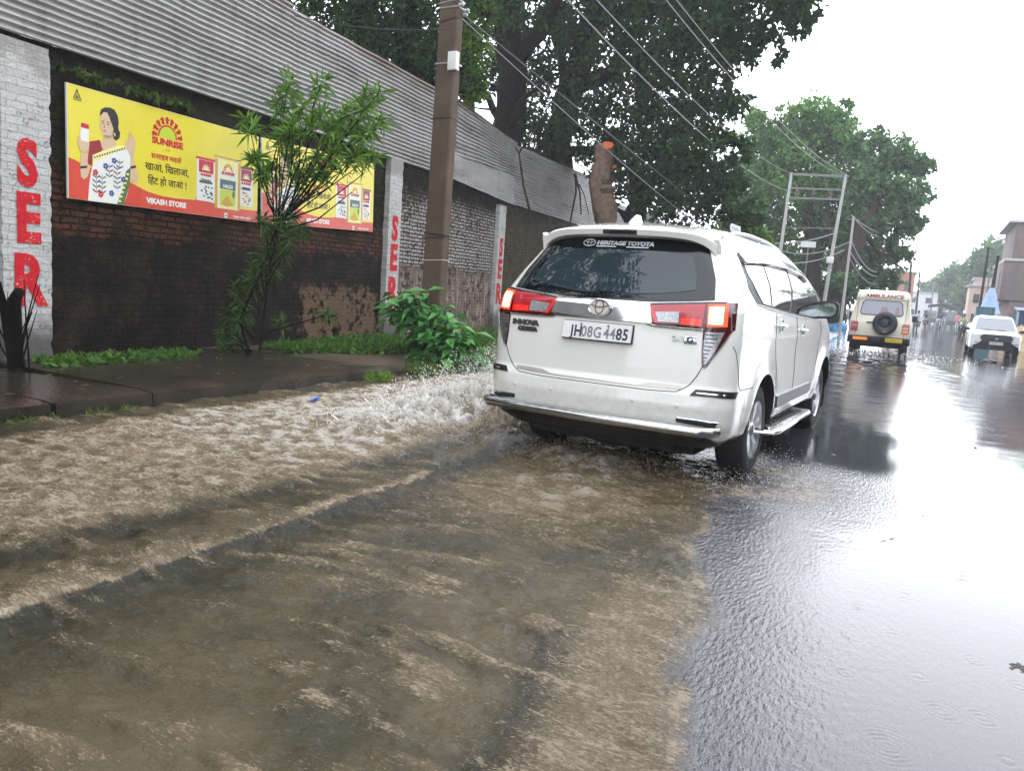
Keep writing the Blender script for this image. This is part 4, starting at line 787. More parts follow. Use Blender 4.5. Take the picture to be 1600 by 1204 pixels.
# lamps
def rpts(s, L): return [RX(s*x, z) for x, z in L]
for s in (1, -1):
    mb = MB()   # housing
    vpatch(mb, rpts(s, [(.330, 1.090), (.388, 1.082), (.54, 1.080), (.705, 1.078), (.78, 1.080)])+[SY(.215, 1.092, s)], rpts(s, [(.312, 1.215), (.45, 1.228), (.60, 1.240), (.70, 1.250)])+[SY(.22, 1.256, s), SY(.30, 1.256, s)], .006, 44, 8)
    vpatch(mb, rpts(s, [(.706, 1.08), (.710, .95), (.722, .845), (.732, .838)]), [SY(.215, 1.092, s)]+rpts(s, [(.850, 1.06), (.80, .952), (.748, .845)]), .005, 24, 8)
    h = mb.build('tail_light', DKR, van, sharp=25)
    mb = MB(); vpatch(mb, rpts(s, [(.385, 1.100), (.55, 1.100), (.695, 1.098)]), rpts(s, [(.335, 1.203), (.5, 1.216), (.690, 1.234)]), .012, 30, 6); mb.build('red_lens', REDL, h, sharp=25)
    mb = MB(); vpatch(mb, rpts(s, [(.56, 1.102), (.63, 1.101), (.688, 1.100)]), rpts(s, [(.56, 1.140), (.63, 1.141), (.688, 1.141)]), .0145, 14, 4); mb.build('bright_red_lens', REDB, h, sharp=25); mb = MB(); vpatch(mb, rpts(s, [(.398, 1.100), (.372, 1.14), (.345, 1.198)]), rpts(s, [(.412, 1.100), (.386, 1.14), (.362, 1.199)]), .0145, 12, 3); mb.build('bright_red_lens', REDB, h, sharp=25)
    mb = MB(); vpatch(mb, rpts(s, [(.412, 1.106), (.48, 1.108), (.545, 1.108)]), rpts(s, [(.384, 1.166), (.46, 1.174), (.540, 1.180)]), .016, 16, 5); mb.build('reversing_lens', CLR, h, sharp=25)
    mb = MB(); vpatch(mb, rpts(s, [(.724, 1.100), (.77, 1.102), (.832, 1.106)]), rpts(s, [(.706, 1.236), (.755, 1.240), (.812, 1.244)]), .010, 18, 6); mb.build('lit_brake_rim', LITR, h, sharp=25)
    mb = MB(); vpatch(mb, rpts(s, [(.728, 1.116), (.765, 1.115), (.806, 1.118)]), rpts(s, [(.718, 1.218), (.75, 1.224), (.796, 1.226)]), .0135, 16, 6); mb.build('brake_lamp', LIT, h, sharp=25)
    mb = MB(); vpatch(mb, rpts(s, [(.718, 1.066), (.720, .95), (.730, .862)]), rpts(s, [(.822, 1.072), (.79, .96), (.742, .866)]), .0095, 24, 6); mb.build('corner_lens', CLR if s > 0 else SMOKE, h, sharp=25)
    mb = MB()
    for k in range(8): z = 1.05-.024*k; vline(mb, rpts(s, [(.722, z), (.722+(.80-.722)*(z-.85)/.21, z)]), .0028, 6, off=.010)
    mb.build('lens_rib', GAP, h)
    mb = MB(); vline(mb, rpts(s, [(.705, 1.078), (.54, 1.077), (.386, 1.080), (.335, 1.088), (.311, 1.212)]), .0055, 40, off=.007); vline(mb, rpts(s, [(.311, 1.214), (.45, 1.229), (.60, 1.242), (.70, 1.252)])+[SY(.22, 1.258, s)], .006, 40, off=.006); vline(mb, rpts(s, [(.734, .838), (.802, .95), (.856, 1.07)]), .0045, 24, off=.004)
    mb.build('chrome_edge', CHRD, h)
# spoiler with the high brake light
def spoiler():
    mb = MB(); P = []
    for x in np.linspace(-.652, .652, 45):
        a = abs(x)/.652; yr = .285+.115*a**2.5; zt = 1.722-.022*a**2-.062*a**9; th_ = .052+.03*a**6
        zb = zt-th_; xi = min(abs(x), .64); yb = float(vp([tx(xi, zb-.02)], [zb-.02])[0, 1])
        P.append([(x, max(yb, yr)+.10, zb-.005), (x, yr+.055, zb-.012), (x*.995, yr+.012, zb+.004), (x, yr, zt-.012), (x, yr+.016, zt+.002), (x, yr+.10, zt+.022*(1-a**6)), (x, yr+.30, zt+.052*(1-a**4)+.004), (x*.97, yr+.55, zt+.058*(1-a**4)-.010)])
    P = np.array(P); mb.grid(P)
    for k, fl in ((0, True), (-1, False)):
        r = P[k]; mb.add(r, [tuple(range(len(r)))[::-1] if fl else tuple(range(len(r)))])
    for s in (1, -1):   # tails down the rear pillar
        mb.tube([(s*.640, .41, 1.672), (s*.646, .43, 1.635), (s*.652, .455, 1.600), (s*.662, .475, 1.560)], [.020, .026, .020, .004], 12)
    return mb.build('spoiler', PAINT, van, sharp=28)
sp = spoiler()
mb = MB(); P = []
for x in np.linspace(-.125, .125, 12):
    a = abs(x)/.675; yr = .285+.11*a**2.5; zt = 1.722-.022*a**2; P.append([(x, yr+.001, zt-.016), (x, yr-.003, zt-.022), (x, yr+.006, zt-.046), (x, yr+.014, zt-.049)])
mb.grid(np.array(P)); mb.build('high_brake_light', mat('dark_lens', (.02, .012, .02), .15, coat=1), sp)
# shark fin aerial and roof rails
mb = MB(); P = []
for k, z in enumerate(np.linspace(1.775, 1.862, 8)):
    q = (z-1.775)/.087; w_ = .034*(1-q)**.8+.005; y0, y1 = .60+.15*q**1.3, .86-.06*q; P.append([(w_*math.cos(a)-.06, (y0+y1)/2-(y1-y0)/2*math.sin(a), z) for a in np.linspace(0, 2*math.pi, 16, endpoint=False)])
P.append([(sum(q[0] for q in P[-1])/16, sum(q[1] for q in P[-1])/16, 1.8625)]*16); mb.grid(np.array(P), closed=True); mb.build('aerial_fin', PAINT, van)
SILV = mat('rail_silver', (.55, .56, .57), .3, metal=.7)
for s in (1, -1):
    yy = np.linspace(.85, 2.75, 30); zc = np.interp(yy, [.85, 1.0, 1.4, 2.0, 2.5, 2.75], [1.735, 1.757, 1.772, 1.768, 1.745, 1.705]); xx = np.interp(yy, [.85, 1.6, 2.75], [.598, .606, .590])
    mb = MB(); mb.tube([(s*a, b, c_) for a, b, c_ in zip(xx, yy, zc)], .016, 10)
    for y in (1.0, 1.75, 2.5): z = float(np.interp(y, yy, zc)); mb.tube([(s*.602, y, z), (s*.602, y, z-.06)], [.014, .03], 8)
    mb.build('roof_rail', SILV, van)
    mb = MB(); mb.tube([(s*.618, .62+.0*y, z) for y, z in ((0, 1.70),)]+[(s*x, y, z) for x, y, z in ((.622, 1.2, 1.722), (.622, 2.0, 1.722), (.612, 2.7, 1.70), (.60, 3.0, 1.672))], .006, 6); mb.build('roof_gutter', GAP, van)
    tm = text_mesh('roof_lettering', 'CRYSTA', .075, SILV, frame((s*.600, 1.02, 1.785), (0, s, 0), (0, 0, 1)), van, ext=.004, bold=.004) if s > 0 else None
# side glass, pillars, visors, waist line
for s in (1, -1):
    top = [(.64, 1.575), (.70, 1.605), (1.0, 1.622), (1.5, 1.635), (2.2, 1.632), (2.7, 1.605), (3.0, 1.545), (3.25, 1.44), (3.45, 1.30), (3.60, 1.185)]; bot = [(.72, 1.262), (1.0, 1.245), (1.6, 1.210), (2.2, 1.178), (2.8, 1.158), (3.3, 1.146), (3.60, 1.145)]
    mb = MB(); vpatch(mb, [SY(.655, 1.575, s)]+[SY(y, z, s) for y, z in bot], [SY(y, z, s) for y, z in top], .002, 70, 10); mb.build('window_surround', BLK, van, sharp=30)
    def zt(y): return float(np.interp(y, [a for a, _ in top], [b for _, b in top]))-.016
    def zb(y): return float(np.interp(y, [a for a, _ in bot], [b for _, b in bot]))+.014
    for (a0, a1, b0, b1) in ((.72, .90, 1.30, 1.14), (1.345, 1.185, 2.15, 1.80), (2.22, 1.87, 3.18, 3.28)):   # top-left, bottom-left, top-right, bottom-right along y
        lo_y = np.linspace(min(a1, b1) if a0 == .72 else a1, b1, 14); hi_y = np.linspace(a0, b0, 14)
        mb = MB(); vpatch(mb, [SY(y, zb(y), s) for y in lo_y], [SY(y, min(zt(y), 1.60), s) for y in hi_y], .006, 24, 8); mb.build('side_window', GLASS2, van, sharp=30)
    # rain visors
    VIS = mat('rain_visor', (.34, .35, .38), .12, metal=.3, coat=1) if s > 0 else VIS
    for y0, y1 in ((.70, 1.40), (1.43, 2.18), (2.20, 2.95)):
        yy = np.linspace(y0, y1, 16); up_ = [SY(y, zt(y)+.022, s) for y in yy]; dn = [SY(y, zt(y)-.062, s) for y in yy]
        mb = MB(); vpatch(mb, dn, up_, np.linspace(.026, .006, 6)[:, None].repeat(24, 1).ravel(), 24, 6); vline(mb, dn, .004, 20, off=.026); mb.build('rain_visor', VIS, van, sharp=30)
    mb = MB(); vline(mb, [SY(y, z-.006, s) for y, z in bot], .006, 40, off=.003); mb.build('waist_trim', CHRD, van)
    mb = MB(); vline(mb, [SY(y, z+.010, s) for y, z in top], .004, 50, off=.003); mb.build('window_trim', CHRD if s else CHR, van)
    # panel gaps
    GP = lambda pts, r_, n_: vline(MB(), pts, r_, n_).build('panel_gap', GAP, van)
    GP([SY(1.32, 1.20, s), SY(1.33, 1.0, s), SY(1.47, .76, s), SY(1.545, .50, s), SY(1.56, .36, s)], .0028, 40); GP([SY(2.12, 1.17, s), SY(2.18, .9, s), SY(2.24, .6, s), SY(2.25, .36, s)], .003, 40); GP([SY(3.36, 1.12, s), SY(3.34, .8, s), SY(3.30, .55, s)], .003, 30); GP([SY(1.56, .355, s), SY(2.25, .352, s), SY(3.2, .352, s)], .003, 30)
    GP([SY(.205, .985, s), SY(.235, .948, s), SY(.285, .84, s), SY(.35, .715, s), SY(.38, .69, s), SY(.70, .685, s)], .0028, 40)
    for y, z in ((1.50, 1.102), (2.44, 1.052)):
        mb = MB(); pp = vp([SY(y, z, s)[0]], [z], .0)[0]; mb.lathe([(.0, -.004*s), (.048, .002*s), (.055, .006*s), (.052, -.003*s)], 'X', tuple(pp), 20)
        mb.tube([tuple(vp([SY(y+k, z, s)[0]], [z], o_)[0]) for k, o_ in ((-.10, .005), (-.085, .030), (0, .040), (.07, .034), (.085, .006))], [.010, .013, .014, .013, .010], 10, flat=.8); mb.build('door_handle', CHR, van)
    mb = MB(); vpatch(mb, [SY(y, .455, s) for y in (1.62, 2.2, 2.7, 3.16)], [SY(y, .545, s) for y in (1.58, 2.2, 2.7, 3.10)], .014, 30, 5); mb.build('door_moulding', mat('door_moulding', (.075, .078, .085), .3), van, sharp=25) if s > 0 else mb.build('door_moulding', BLK, van)
    mb = MB(); vpatch(mb, [SY(y, .375, s) for y in (1.60, 2.2, 2.7, 3.20)], [SY(y, .448, s) for y in (1.62, 2.2, 2.7, 3.20)], .011, 30, 5); mb.build('sill_trim', CHRD, van, sharp=25)
    # running board
    mb = MB(); mb.box((s*.90, 1.98, .305), (.20, 1.55, .035), bev=.012); mb.tube([(s*.80, 1.16, .30), (s*.985, 1.22, .305), (s*1.005, 1.34, .31), (s*1.005, 2.62, .31), (s*.98, 2.76, .305), (s*.80, 2.82, .30)], .018, 8, 1)
    for k in range(24): mb.box((s*(.87+.05*(k % 2)), 1.38+k*.052, .324), (.05, .022, .008), mi=2)
    mb.build('running_board', [CHRD, CHR, BLK], van)
    for y in (1.60, 4.36): mb = MB(); mb.box((s*.80, y, .27), (.16, .012, .20), bev=.004); mb.build('mud_flap', BLK, van)
    # mirror
    mt = MB(); P = []
    for q, (oy, sc) in enumerate(((0, .97), (.03, 1.0), (.08, .97), (.13, .80), (.16, .45), (.17, .05))):
        P.append([(s*(.962+sc*(.118*math.copysign(abs(math.cos(a))**.62, math.cos(a)))), 3.18+oy, 1.238+sc*.082*math.copysign(abs(math.sin(a))**.62, math.sin(a))+.008*math.cos(a)) for a in np.linspace(0, 2*math.pi, 24, endpoint=False)])
    mt.grid(np.array(P), closed=True, flip=s < 0); mr = mt.build('wing_mirror', PAINT, van)
    mt = MB(); mt.tube([(s*.80, 3.34, 1.165), (s*.90, 3.27, 1.185)], [.028, .022], 8); mt.build('mirror_arm', BLK, mr); mt = MB(); r0 = np.array(P[0]); c_ = r0.mean(0); mt.grid(np.array([c_+(r0-c_)*1.045+np.array([0, .035, 0]), c_+(r0-c_)*1.045+np.array([0, -.004, 0]), c_+(r0-c_)*1.005+np.array([0, -.006, 0]), c_+(r0-c_)*.82+np.array([0, -.006, 0]), c_+(r0-c_)*.80+np.array([0, .008, 0])]), closed=True, flip=s < 0); mt.build('mirror_rim', BLK, mr)
    mt = MB(); r1 = c_+(r0-c_)*.81+np.array([0, .004, 0]); mt.add([tuple(p) for p in r1], [tuple(range(24)) if s < 0 else tuple(range(23, -1, -1))], 0, False); mt.build('mirror_glass', mat('mirror', (.55, .62, .64), .04, metal=1) if s > 0 else CHR, mr)
mb = MB(); lo = [RX(x, .50) for x in np.linspace(-.5, .5, 9)]; lo = [(math.copysign(5-abs(0)*1, x if x else 1)-0*x, .55) for x in ()]
for s in (1, -1):
    mb = MB(); vpatch(mb, [(s*4.05, .80), (s*3.75, .80), (s*3.45, .82)], [(s*4.05, .93), (s*3.75, .94), (s*3.35, .95)], .006, 20, 5); mb.build('headlight', CLR, van)
mb = MB(); vpatch(mb, [(4.1, .42), (4.6, .42), (4.98, .42)], [(4.1, .80), (4.6, .80), (4.98, .80)], .006, 20, 5); vpatch(mb, [(-4.1, .42), (-4.6, .42), (-4.98, .42)], [(-4.1, .80), (-4.6, .80), (-4.98, .80)], .006, 20, 5); mb.build('grille', BLK, van)
xs_ = np.linspace(-1, 1, 25); mb = MB(); vpatch(mb, [(4.45, 1.14), (4.7, 1.14), (4.99, 1.14)], [(4.35, 1.60), (4.7, 1.62), (4.99, 1.63)], .004, 20, 8); vpatch(mb, [(-4.45, 1.14), (-4.7, 1.14), (-4.99, 1.14)], [(-4.35, 1.60), (-4.7, 1.62), (-4.99, 1.63)], .004, 20, 8); mb.build('windscreen', GLASS, van)
# ------------------------------------------------------------ plants and trees
def leaf_mat(name, a, b, rough=.55, spec=.10, tr=.25):
    m, t, p = new_mat(name); at_ = t.nodes.new('ShaderNodeAttribute'); at_.attribute_name = 'tint'
    x = t.nodes.new('ShaderNodeMix'); x.data_type = 'RGBA'; x.inputs[6].default_value = (*a, 1); x.inputs[7].default_value = (*b, 1); t.links.new(at_.outputs['Fac'], x.inputs[0]); t.links.new(x.outputs[2], p.inputs['Base Color'])
    p.inputs['Roughness'].default_value = rough; p.inputs['Specular IOR Level'].default_value = spec
    if tr:
        tl = t.nodes.new('ShaderNodeBsdfTranslucent'); t.links.new(x.outputs[2], tl.inputs[0]); ms = t.nodes.new('ShaderNodeMixShader'); ms.inputs[0].default_value = tr; o = t.nodes['Material Output']
        t.links.new(p.outputs[0], ms.inputs[1]); t.links.new(tl.outputs[0], ms.inputs[2]); t.links.new(ms.outputs[0], o.inputs[0])
    return m
def leaves(name, P, D, N_, L, W_, tint, m, parent, fold=.25, droop=0.0):
    """one folded leaf per point: P base, D direction, N_ normal hint, L length, W_ width (arrays)"""
    D = D/(np.linalg.norm(D, axis=1, keepdims=True)+1e-9); S = np.cross(D, N_); S /= np.linalg.norm(S, axis=1, keepdims=True)+1e-9; U = np.cross(S, D); L = np.asarray(L)[:, None]; W_ = np.asarray(W_)[:, None]
    dn = np.array([0, 0, -1.0])*droop
    mid = P+D*L*.45+dn*L*.15; tip = P+D*L+dn*L*.6
    V = np.stack([P, mid+S*W_*.5+U*W_*fold*.5, tip, mid-S*W_*.5+U*W_*fold*.5], 1).reshape(-1, 3); n = len(P); i = np.arange(n)*4
    F = np.concatenate([np.stack([i, i+1, i+2], 1), np.stack([i, i+2, i+3], 1)])
    return mesh_np(name, V, F, m, parent, smooth=False, attrs={'tint': np.repeat(tint, 4)})
def rand_dirs(r, n, up=0.0):
    d = r.normal(size=(n, 3)); d[:, 2] += up; return d/np.linalg.norm(d, axis=1, keepdims=True)
BARK = mat('dark_bark', (.040, .030, .023), .9, spec=.1, var=.4, vscale=4, bump=.6, bscale=14); BARK2 = mat('shaded_wet_bark', (.009, .0065, .005), .9, spec=.05, var=.4, vscale=6, bump=.6, bscale=18)  # second bark is darker than wet bark, backlit shade put into its colour
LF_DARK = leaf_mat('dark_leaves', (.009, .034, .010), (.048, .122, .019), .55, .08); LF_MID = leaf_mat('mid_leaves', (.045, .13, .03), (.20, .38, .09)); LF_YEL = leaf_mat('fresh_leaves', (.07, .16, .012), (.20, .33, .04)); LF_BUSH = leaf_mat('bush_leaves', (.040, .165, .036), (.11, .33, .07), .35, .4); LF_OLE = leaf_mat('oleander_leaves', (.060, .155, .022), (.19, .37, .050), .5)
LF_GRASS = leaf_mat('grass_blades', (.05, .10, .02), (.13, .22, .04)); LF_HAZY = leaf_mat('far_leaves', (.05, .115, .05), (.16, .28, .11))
def tree(name, label, base, trunk, limbs, blobs, leaf, m, seed=1, bark=None, group='trees beyond the compound wall', cat='tree', clump=26, sun=.45, dens=1.0):
    """trunk/limbs: lists of (points, radii) in world space; blobs: (centre, radii, n leaves)"""
    t = thing(name, label, cat, group=group); r = np.random.default_rng(seed); mb = MB()
    for pts, rad in trunk+limbs:
        pts = [Vector(p) for p in pts]; q = []; rr = []
        for i in range(len(pts)-1):
            for k in range(5):
                f = k/5; q.append(pts[i].lerp(pts[i+1], f)+Vector(r.normal(size=3))*rad[i]*.14*(1 if i+k else 0)); rr.append(rad[i]*(1-f)+rad[i+1]*f)
        q.append(pts[-1]); rr.append(rad[-1]); mb.tube(q, rr, 9)
    P = []; T = []
    for c_, ra, n in blobs:
        n = int(n*dens)
        c_ = np.array(c_, float); ra = np.array(ra if hasattr(ra, '__len__') else (ra, ra, ra*.85), float); nc = max(3, n//clump)
        d = rand_dirs(r, nc); rad = r.random(nc)**.45; cc = c_+d*rad[:, None]*ra
        per = n//nc; cs = np.repeat(cc, per, 0); sz = np.repeat(r.uniform(.35, .75, nc), per)[:, None]
        p = cs+rand_dirs(r, len(cs))*(r.random(len(cs))**.5)[:, None]*sz*ra.mean()*.42; P.append(p)
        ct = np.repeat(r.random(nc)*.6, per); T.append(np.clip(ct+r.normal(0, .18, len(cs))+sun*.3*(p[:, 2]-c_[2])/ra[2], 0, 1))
        for k in range(min(nc, 14)):                     # twigs reaching into the clumps
            a = Vector(c_); b_ = Vector(cc[k]); mb.tube([a, a.lerp(b_, .5)+Vector(r.normal(size=3))*.12, b_], [.035, .022, .008], 5, cap=False)
    mb.build('trunk', bark or BARK, t)
    P = np.concatenate(P); T = np.concatenate(T); D = rand_dirs(r, len(P), -.15); Nn = rand_dirs(r, len(P), .9)
    leaves('crown', P, D, Nn, r.uniform(.7, 1.3, len(P))*leaf, r.uniform(.42, .62, len(P))*leaf, T, m, t, droop=.15)
    rebase(t, base); return t
def A(px, py, Y): return tuple(at(px, py, Y))
def blob(px, py, Y, rpx, n, asp=(1, 1, .85)):
    c_ = at(px, py, Y); R = rpx*(c_-Vector((0, 0, CAM_H))).length/CAM_F; return (tuple(c_), (R*asp[0], R*asp[1], R*asp[2]), n)
# big dark fig behind the pole, left part
tree('tree', 'dense dark tree behind the wall, its crown left of the concrete pole', A(640, 520, 17),
     [([A(640, 520, 17), A(655, 200, 17), A(640, 40, 17), A(600, -140, 17)], [.42, .36, .30, .18])],
     [([A(655, 200, 17), A(590, 90, 17), A(520, -20, 16)], [.2, .14, .07]), ([A(650, 120, 17), A(700, 60, 17.5), A(740, -40, 17)], [.18, .12, .06])],
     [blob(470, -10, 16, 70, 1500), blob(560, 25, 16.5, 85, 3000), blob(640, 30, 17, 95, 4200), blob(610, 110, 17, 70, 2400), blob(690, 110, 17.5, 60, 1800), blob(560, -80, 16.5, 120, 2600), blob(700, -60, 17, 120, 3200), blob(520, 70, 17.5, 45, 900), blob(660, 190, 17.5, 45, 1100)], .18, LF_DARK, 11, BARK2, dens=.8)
tree('tree', 'small bright green tree with drooping sprays just right of the concrete pole', A(735, 520, 18.6),
     [([A(735, 520, 18.6), A(737, 230, 18.6), A(732, 100, 18.3), A(728, 10, 18)], [.20, .17, .12, .05])], [],
     [blob(725, 20, 17.6, 26, 800, (1, 1, 1.3)), blob(735, 75, 17.6, 30, 1200, (1, 1, 1.4)), blob(722, 130, 17.6, 24, 850, (1, 1, 1.3)), blob(744, 140, 17.8, 20, 600, (1, 1, 1.4)), blob(756, 20, 17.8, 18, 400)], .12, LF_YEL, 12, BARK2, clump=18)
# twin trunked giant
T1 = [A(800, 520, 23), A(792, 210, 23), A(800, 110, 23), A(792, 20, 23), A(785, -150, 23)]
tree('tree', 'giant dark tree with an upright black trunk above the wall, left of the cut stump', T1[0], [(T1, [.62, .55, .46, .42, .25])],
     [([T1[2], A(850, 40, 23), A(910, -60, 22)], [.28, .2, .1]), ([T1[1], A(745, 120, 23), A(715, 30, 24)], [.14, .10, .05]), ([T1[1], A(812, 160, 22), A(862, 118, 21.5), A(905, 108, 21)], [.10, .07, .05, .02]), ([T1[1], A(770, 172, 22.5), A(735, 168, 22)], [.06, .04, .02]), ([A(806, 162, 22.4), A(778, 138, 22), A(745, 118, 22)], [.07, .05, .03])],
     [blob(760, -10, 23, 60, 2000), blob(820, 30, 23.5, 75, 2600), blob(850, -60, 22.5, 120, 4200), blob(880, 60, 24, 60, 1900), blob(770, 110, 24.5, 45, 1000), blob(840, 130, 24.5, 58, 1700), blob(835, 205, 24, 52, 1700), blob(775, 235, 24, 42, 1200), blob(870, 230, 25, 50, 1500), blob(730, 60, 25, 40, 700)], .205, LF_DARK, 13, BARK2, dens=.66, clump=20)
T2 = [A(862, 520, 25), A(872, 240, 25), A(890, 140, 25), A(925, 40, 24), A(960, -120, 23)]
tree('tree', 'huge dark spreading tree whose crown hangs over the wall up to the bright sky', T2[0], [(T2, [.60, .52, .46, .40, .2])],
     [([T2[2], A(960, 110, 24), A(1060, 60, 23), A(1180, 10, 22)], [.3, .22, .14, .06]), ([T2[3], A(1040, 0, 23), A(1130, -60, 22)], [.24, .16, .08]), ([T2[1], A(960, 230, 24.5), A(1060, 240, 24), A(1130, 290, 24)], [.2, .14, .09, .04]), ([T2[2], A(868, 60, 25), A(850, -40, 25)], [.2, .14, .08])],
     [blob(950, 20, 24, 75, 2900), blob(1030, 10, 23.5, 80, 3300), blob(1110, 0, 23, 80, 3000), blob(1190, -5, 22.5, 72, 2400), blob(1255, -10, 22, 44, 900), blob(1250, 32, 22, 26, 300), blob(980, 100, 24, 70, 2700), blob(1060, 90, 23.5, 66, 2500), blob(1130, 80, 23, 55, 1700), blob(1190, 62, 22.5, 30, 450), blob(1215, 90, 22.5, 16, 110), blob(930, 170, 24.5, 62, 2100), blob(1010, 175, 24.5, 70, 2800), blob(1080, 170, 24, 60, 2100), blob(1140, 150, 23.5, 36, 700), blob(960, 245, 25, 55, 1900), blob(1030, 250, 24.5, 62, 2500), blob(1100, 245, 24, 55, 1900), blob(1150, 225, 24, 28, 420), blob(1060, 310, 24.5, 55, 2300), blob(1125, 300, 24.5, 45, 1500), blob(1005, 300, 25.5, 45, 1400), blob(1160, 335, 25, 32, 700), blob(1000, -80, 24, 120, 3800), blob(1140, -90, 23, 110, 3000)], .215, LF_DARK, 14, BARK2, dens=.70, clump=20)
tree('tree', 'low yellow-green sapling behind the far end of the sheet fence, above the car roof', A(1165, 480, 32), [([A(1165, 480, 32), A(1160, 390, 32), A(1165, 340, 32)], [.12, .09, .04])], [],
     [blob(1145, 340, 32, 24, 700), blob(1172, 362, 32, 26, 800), blob(1125, 362, 32, 18, 400), blob(1195, 385, 32, 18, 400), blob(1150, 385, 32, 25, 600), blob(1190, 410, 32.5, 22, 450)], .20, LF_YEL, 15, clump=20)
# hazy trees over the road beyond
T3 = [A(1268, 500, 46), A(1270, 420, 46), A(1265, 330, 46), A(1280, 240, 46)]
tree('tree', 'tall pale green tree behind the twin pole frame', T3[0], [(T3, [.5, .42, .3, .12])], [([T3[2], A(1215, 260, 46), A(1180, 220, 46)], [.2, .12, .05]), ([T3[1], A(1320, 320, 46), A(1340, 260, 46)], [.2, .14, .05])],
     [blob(1285, 185, 46, 38, 1700), blob(1240, 195, 46, 34, 1300), blob(1205, 225, 46, 36, 1300), blob(1310, 215, 46, 36, 1500), blob(1260, 245, 46, 50, 2500), blob(1200, 280, 46, 42, 1700), blob(1180, 330, 46, 36, 1300), blob(1240, 310, 46, 50, 2300), blob(1300, 290, 46, 46, 2000), blob(1225, 375, 47, 45, 1800), blob(1290, 370, 47, 45, 1900), blob(1260, 430, 48, 42, 1400), blob(1345, 235, 46, 26, 700), blob(1185, 180, 46, 16, 250), blob(1320, 160, 46, 10, 80), blob(1178, 200, 46, 26, 800), blob(1162, 262, 46, 36, 1300), blob(1165, 320, 46, 34, 1200), blob(1235, 440, 49, 36, 1100), blob(1205, 420, 48, 34, 900), blob(1280, 465, 50, 30, 800)], .30, LF_MID, 16, clump=22, sun=.8)
T4 = [A(1306, 500, 43), A(1312, 430, 43), A(1345, 360, 44), A(1375, 300, 45)]
tree('tree', 'broad blue-green tree leaning over the ambulance from the left roadside', T4[0], [(T4, [.55, .46, .34, .15])], [([T4[1], A(1300, 380, 43), A(1290, 330, 43)], [.24, .16, .08]), ([T4[2], A(1400, 340, 45), A(1435, 320, 46)], [.2, .12, .05]), ([T4[2], A(1380, 400, 45), A(1410, 420, 46)], [.14, .1, .04])],
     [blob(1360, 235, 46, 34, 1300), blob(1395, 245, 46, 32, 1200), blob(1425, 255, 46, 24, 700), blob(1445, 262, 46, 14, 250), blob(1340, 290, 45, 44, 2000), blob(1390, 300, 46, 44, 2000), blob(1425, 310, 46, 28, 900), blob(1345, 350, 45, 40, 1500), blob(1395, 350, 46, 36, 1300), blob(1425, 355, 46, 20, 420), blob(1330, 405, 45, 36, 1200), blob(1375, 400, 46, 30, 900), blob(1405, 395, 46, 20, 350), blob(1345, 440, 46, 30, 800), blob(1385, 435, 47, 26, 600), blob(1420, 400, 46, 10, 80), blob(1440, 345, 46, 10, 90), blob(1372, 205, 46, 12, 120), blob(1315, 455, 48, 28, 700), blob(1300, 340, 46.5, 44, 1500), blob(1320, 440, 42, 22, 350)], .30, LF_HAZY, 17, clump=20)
# canopy above the near wall (out of the frame, mirrored in the rear window) and trees on the right roadside
tree('tree', 'broad tree overhanging the near end of the wall above the boards', (-11.5, 3, 0), [([(-11.5, 3, -.2), (-11, 3, 4), (-10, 3.2, 7), (-8, 3.4, 9)], [.4, .34, .26, .12])], [([(-10, 3.2, 7), (-9, 1, 9), (-7.5, 0, 10)], [.2, .12, .06])],
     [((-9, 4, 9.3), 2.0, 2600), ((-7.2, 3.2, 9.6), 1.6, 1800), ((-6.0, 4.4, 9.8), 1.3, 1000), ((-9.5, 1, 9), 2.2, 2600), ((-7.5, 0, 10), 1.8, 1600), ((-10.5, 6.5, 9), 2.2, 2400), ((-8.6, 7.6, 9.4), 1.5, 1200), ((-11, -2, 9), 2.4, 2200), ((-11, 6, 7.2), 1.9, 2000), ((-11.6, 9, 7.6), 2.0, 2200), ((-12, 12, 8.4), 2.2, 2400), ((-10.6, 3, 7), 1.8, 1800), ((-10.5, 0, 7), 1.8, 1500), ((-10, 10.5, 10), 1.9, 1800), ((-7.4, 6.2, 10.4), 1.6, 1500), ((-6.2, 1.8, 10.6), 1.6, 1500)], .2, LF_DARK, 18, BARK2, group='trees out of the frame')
for k, (x, y, s_) in enumerate(((8.0, 13, 1.8), (8.3, 22, 1.8), (9.2, 33, 1.9), (11.0, 2, 2.0))):
    tree('tree', ('mid green roadside tree on the right pavement nearest the camera', 'tall roadside tree on the right pavement behind the first', 'slim roadside tree on the right pavement before the brown building', 'roadside tree on the right pavement abreast of the camera')[k], (x, y, 0), [([(x, y, -.2), (x+.1, y, 2), (x, y+.2, 4*s_)], [.25, .2, .12])], [([(x, y, 2.4), (x-1, y+.5, 4.2)], [.12, .05]), ([(x, y, 2.6), (x+1, y-.6, 4.4)], [.12, .05])],
         [((x, y, 5.2*s_), 1.7*s_, 2600), ((x-1, y+.6, 4.3*s_), 1.3*s_, 1700), ((x+1, y-.6, 4.5*s_), 1.3*s_, 1700), ((x+.2, y+.8, 3.0*s_), 1.2*s_, 1300), ((x, y, 2.0*s_), 1.0*s_, 900)], .26, LF_MID, 30+k, group='trees out of the frame')
for k, (x, y, s_) in enumerate(((10.5, 86, 2.6), (13.5, 108, 2.8))):
    tree('tree', ('tall tree behind the brown building, beyond the right edge', 'second tall tree behind the brown building, farther off')[k], (x, y, 0), [([(x, y, -.4), (x, y, 4), (x, y, 8)], [.4, .3, .2])], [([(x, y, 4), (x-1, y, 8)], [.2, .1])], [((x, y, 4*s_), 1.5*s_, 900), ((x-1.4, y, 2.8*s_), 1.3*s_, 700), ((x+1.4, y, 2.8*s_), 1.3*s_, 700)], .5, LF_MID, 60+k, group='trees out of the frame')
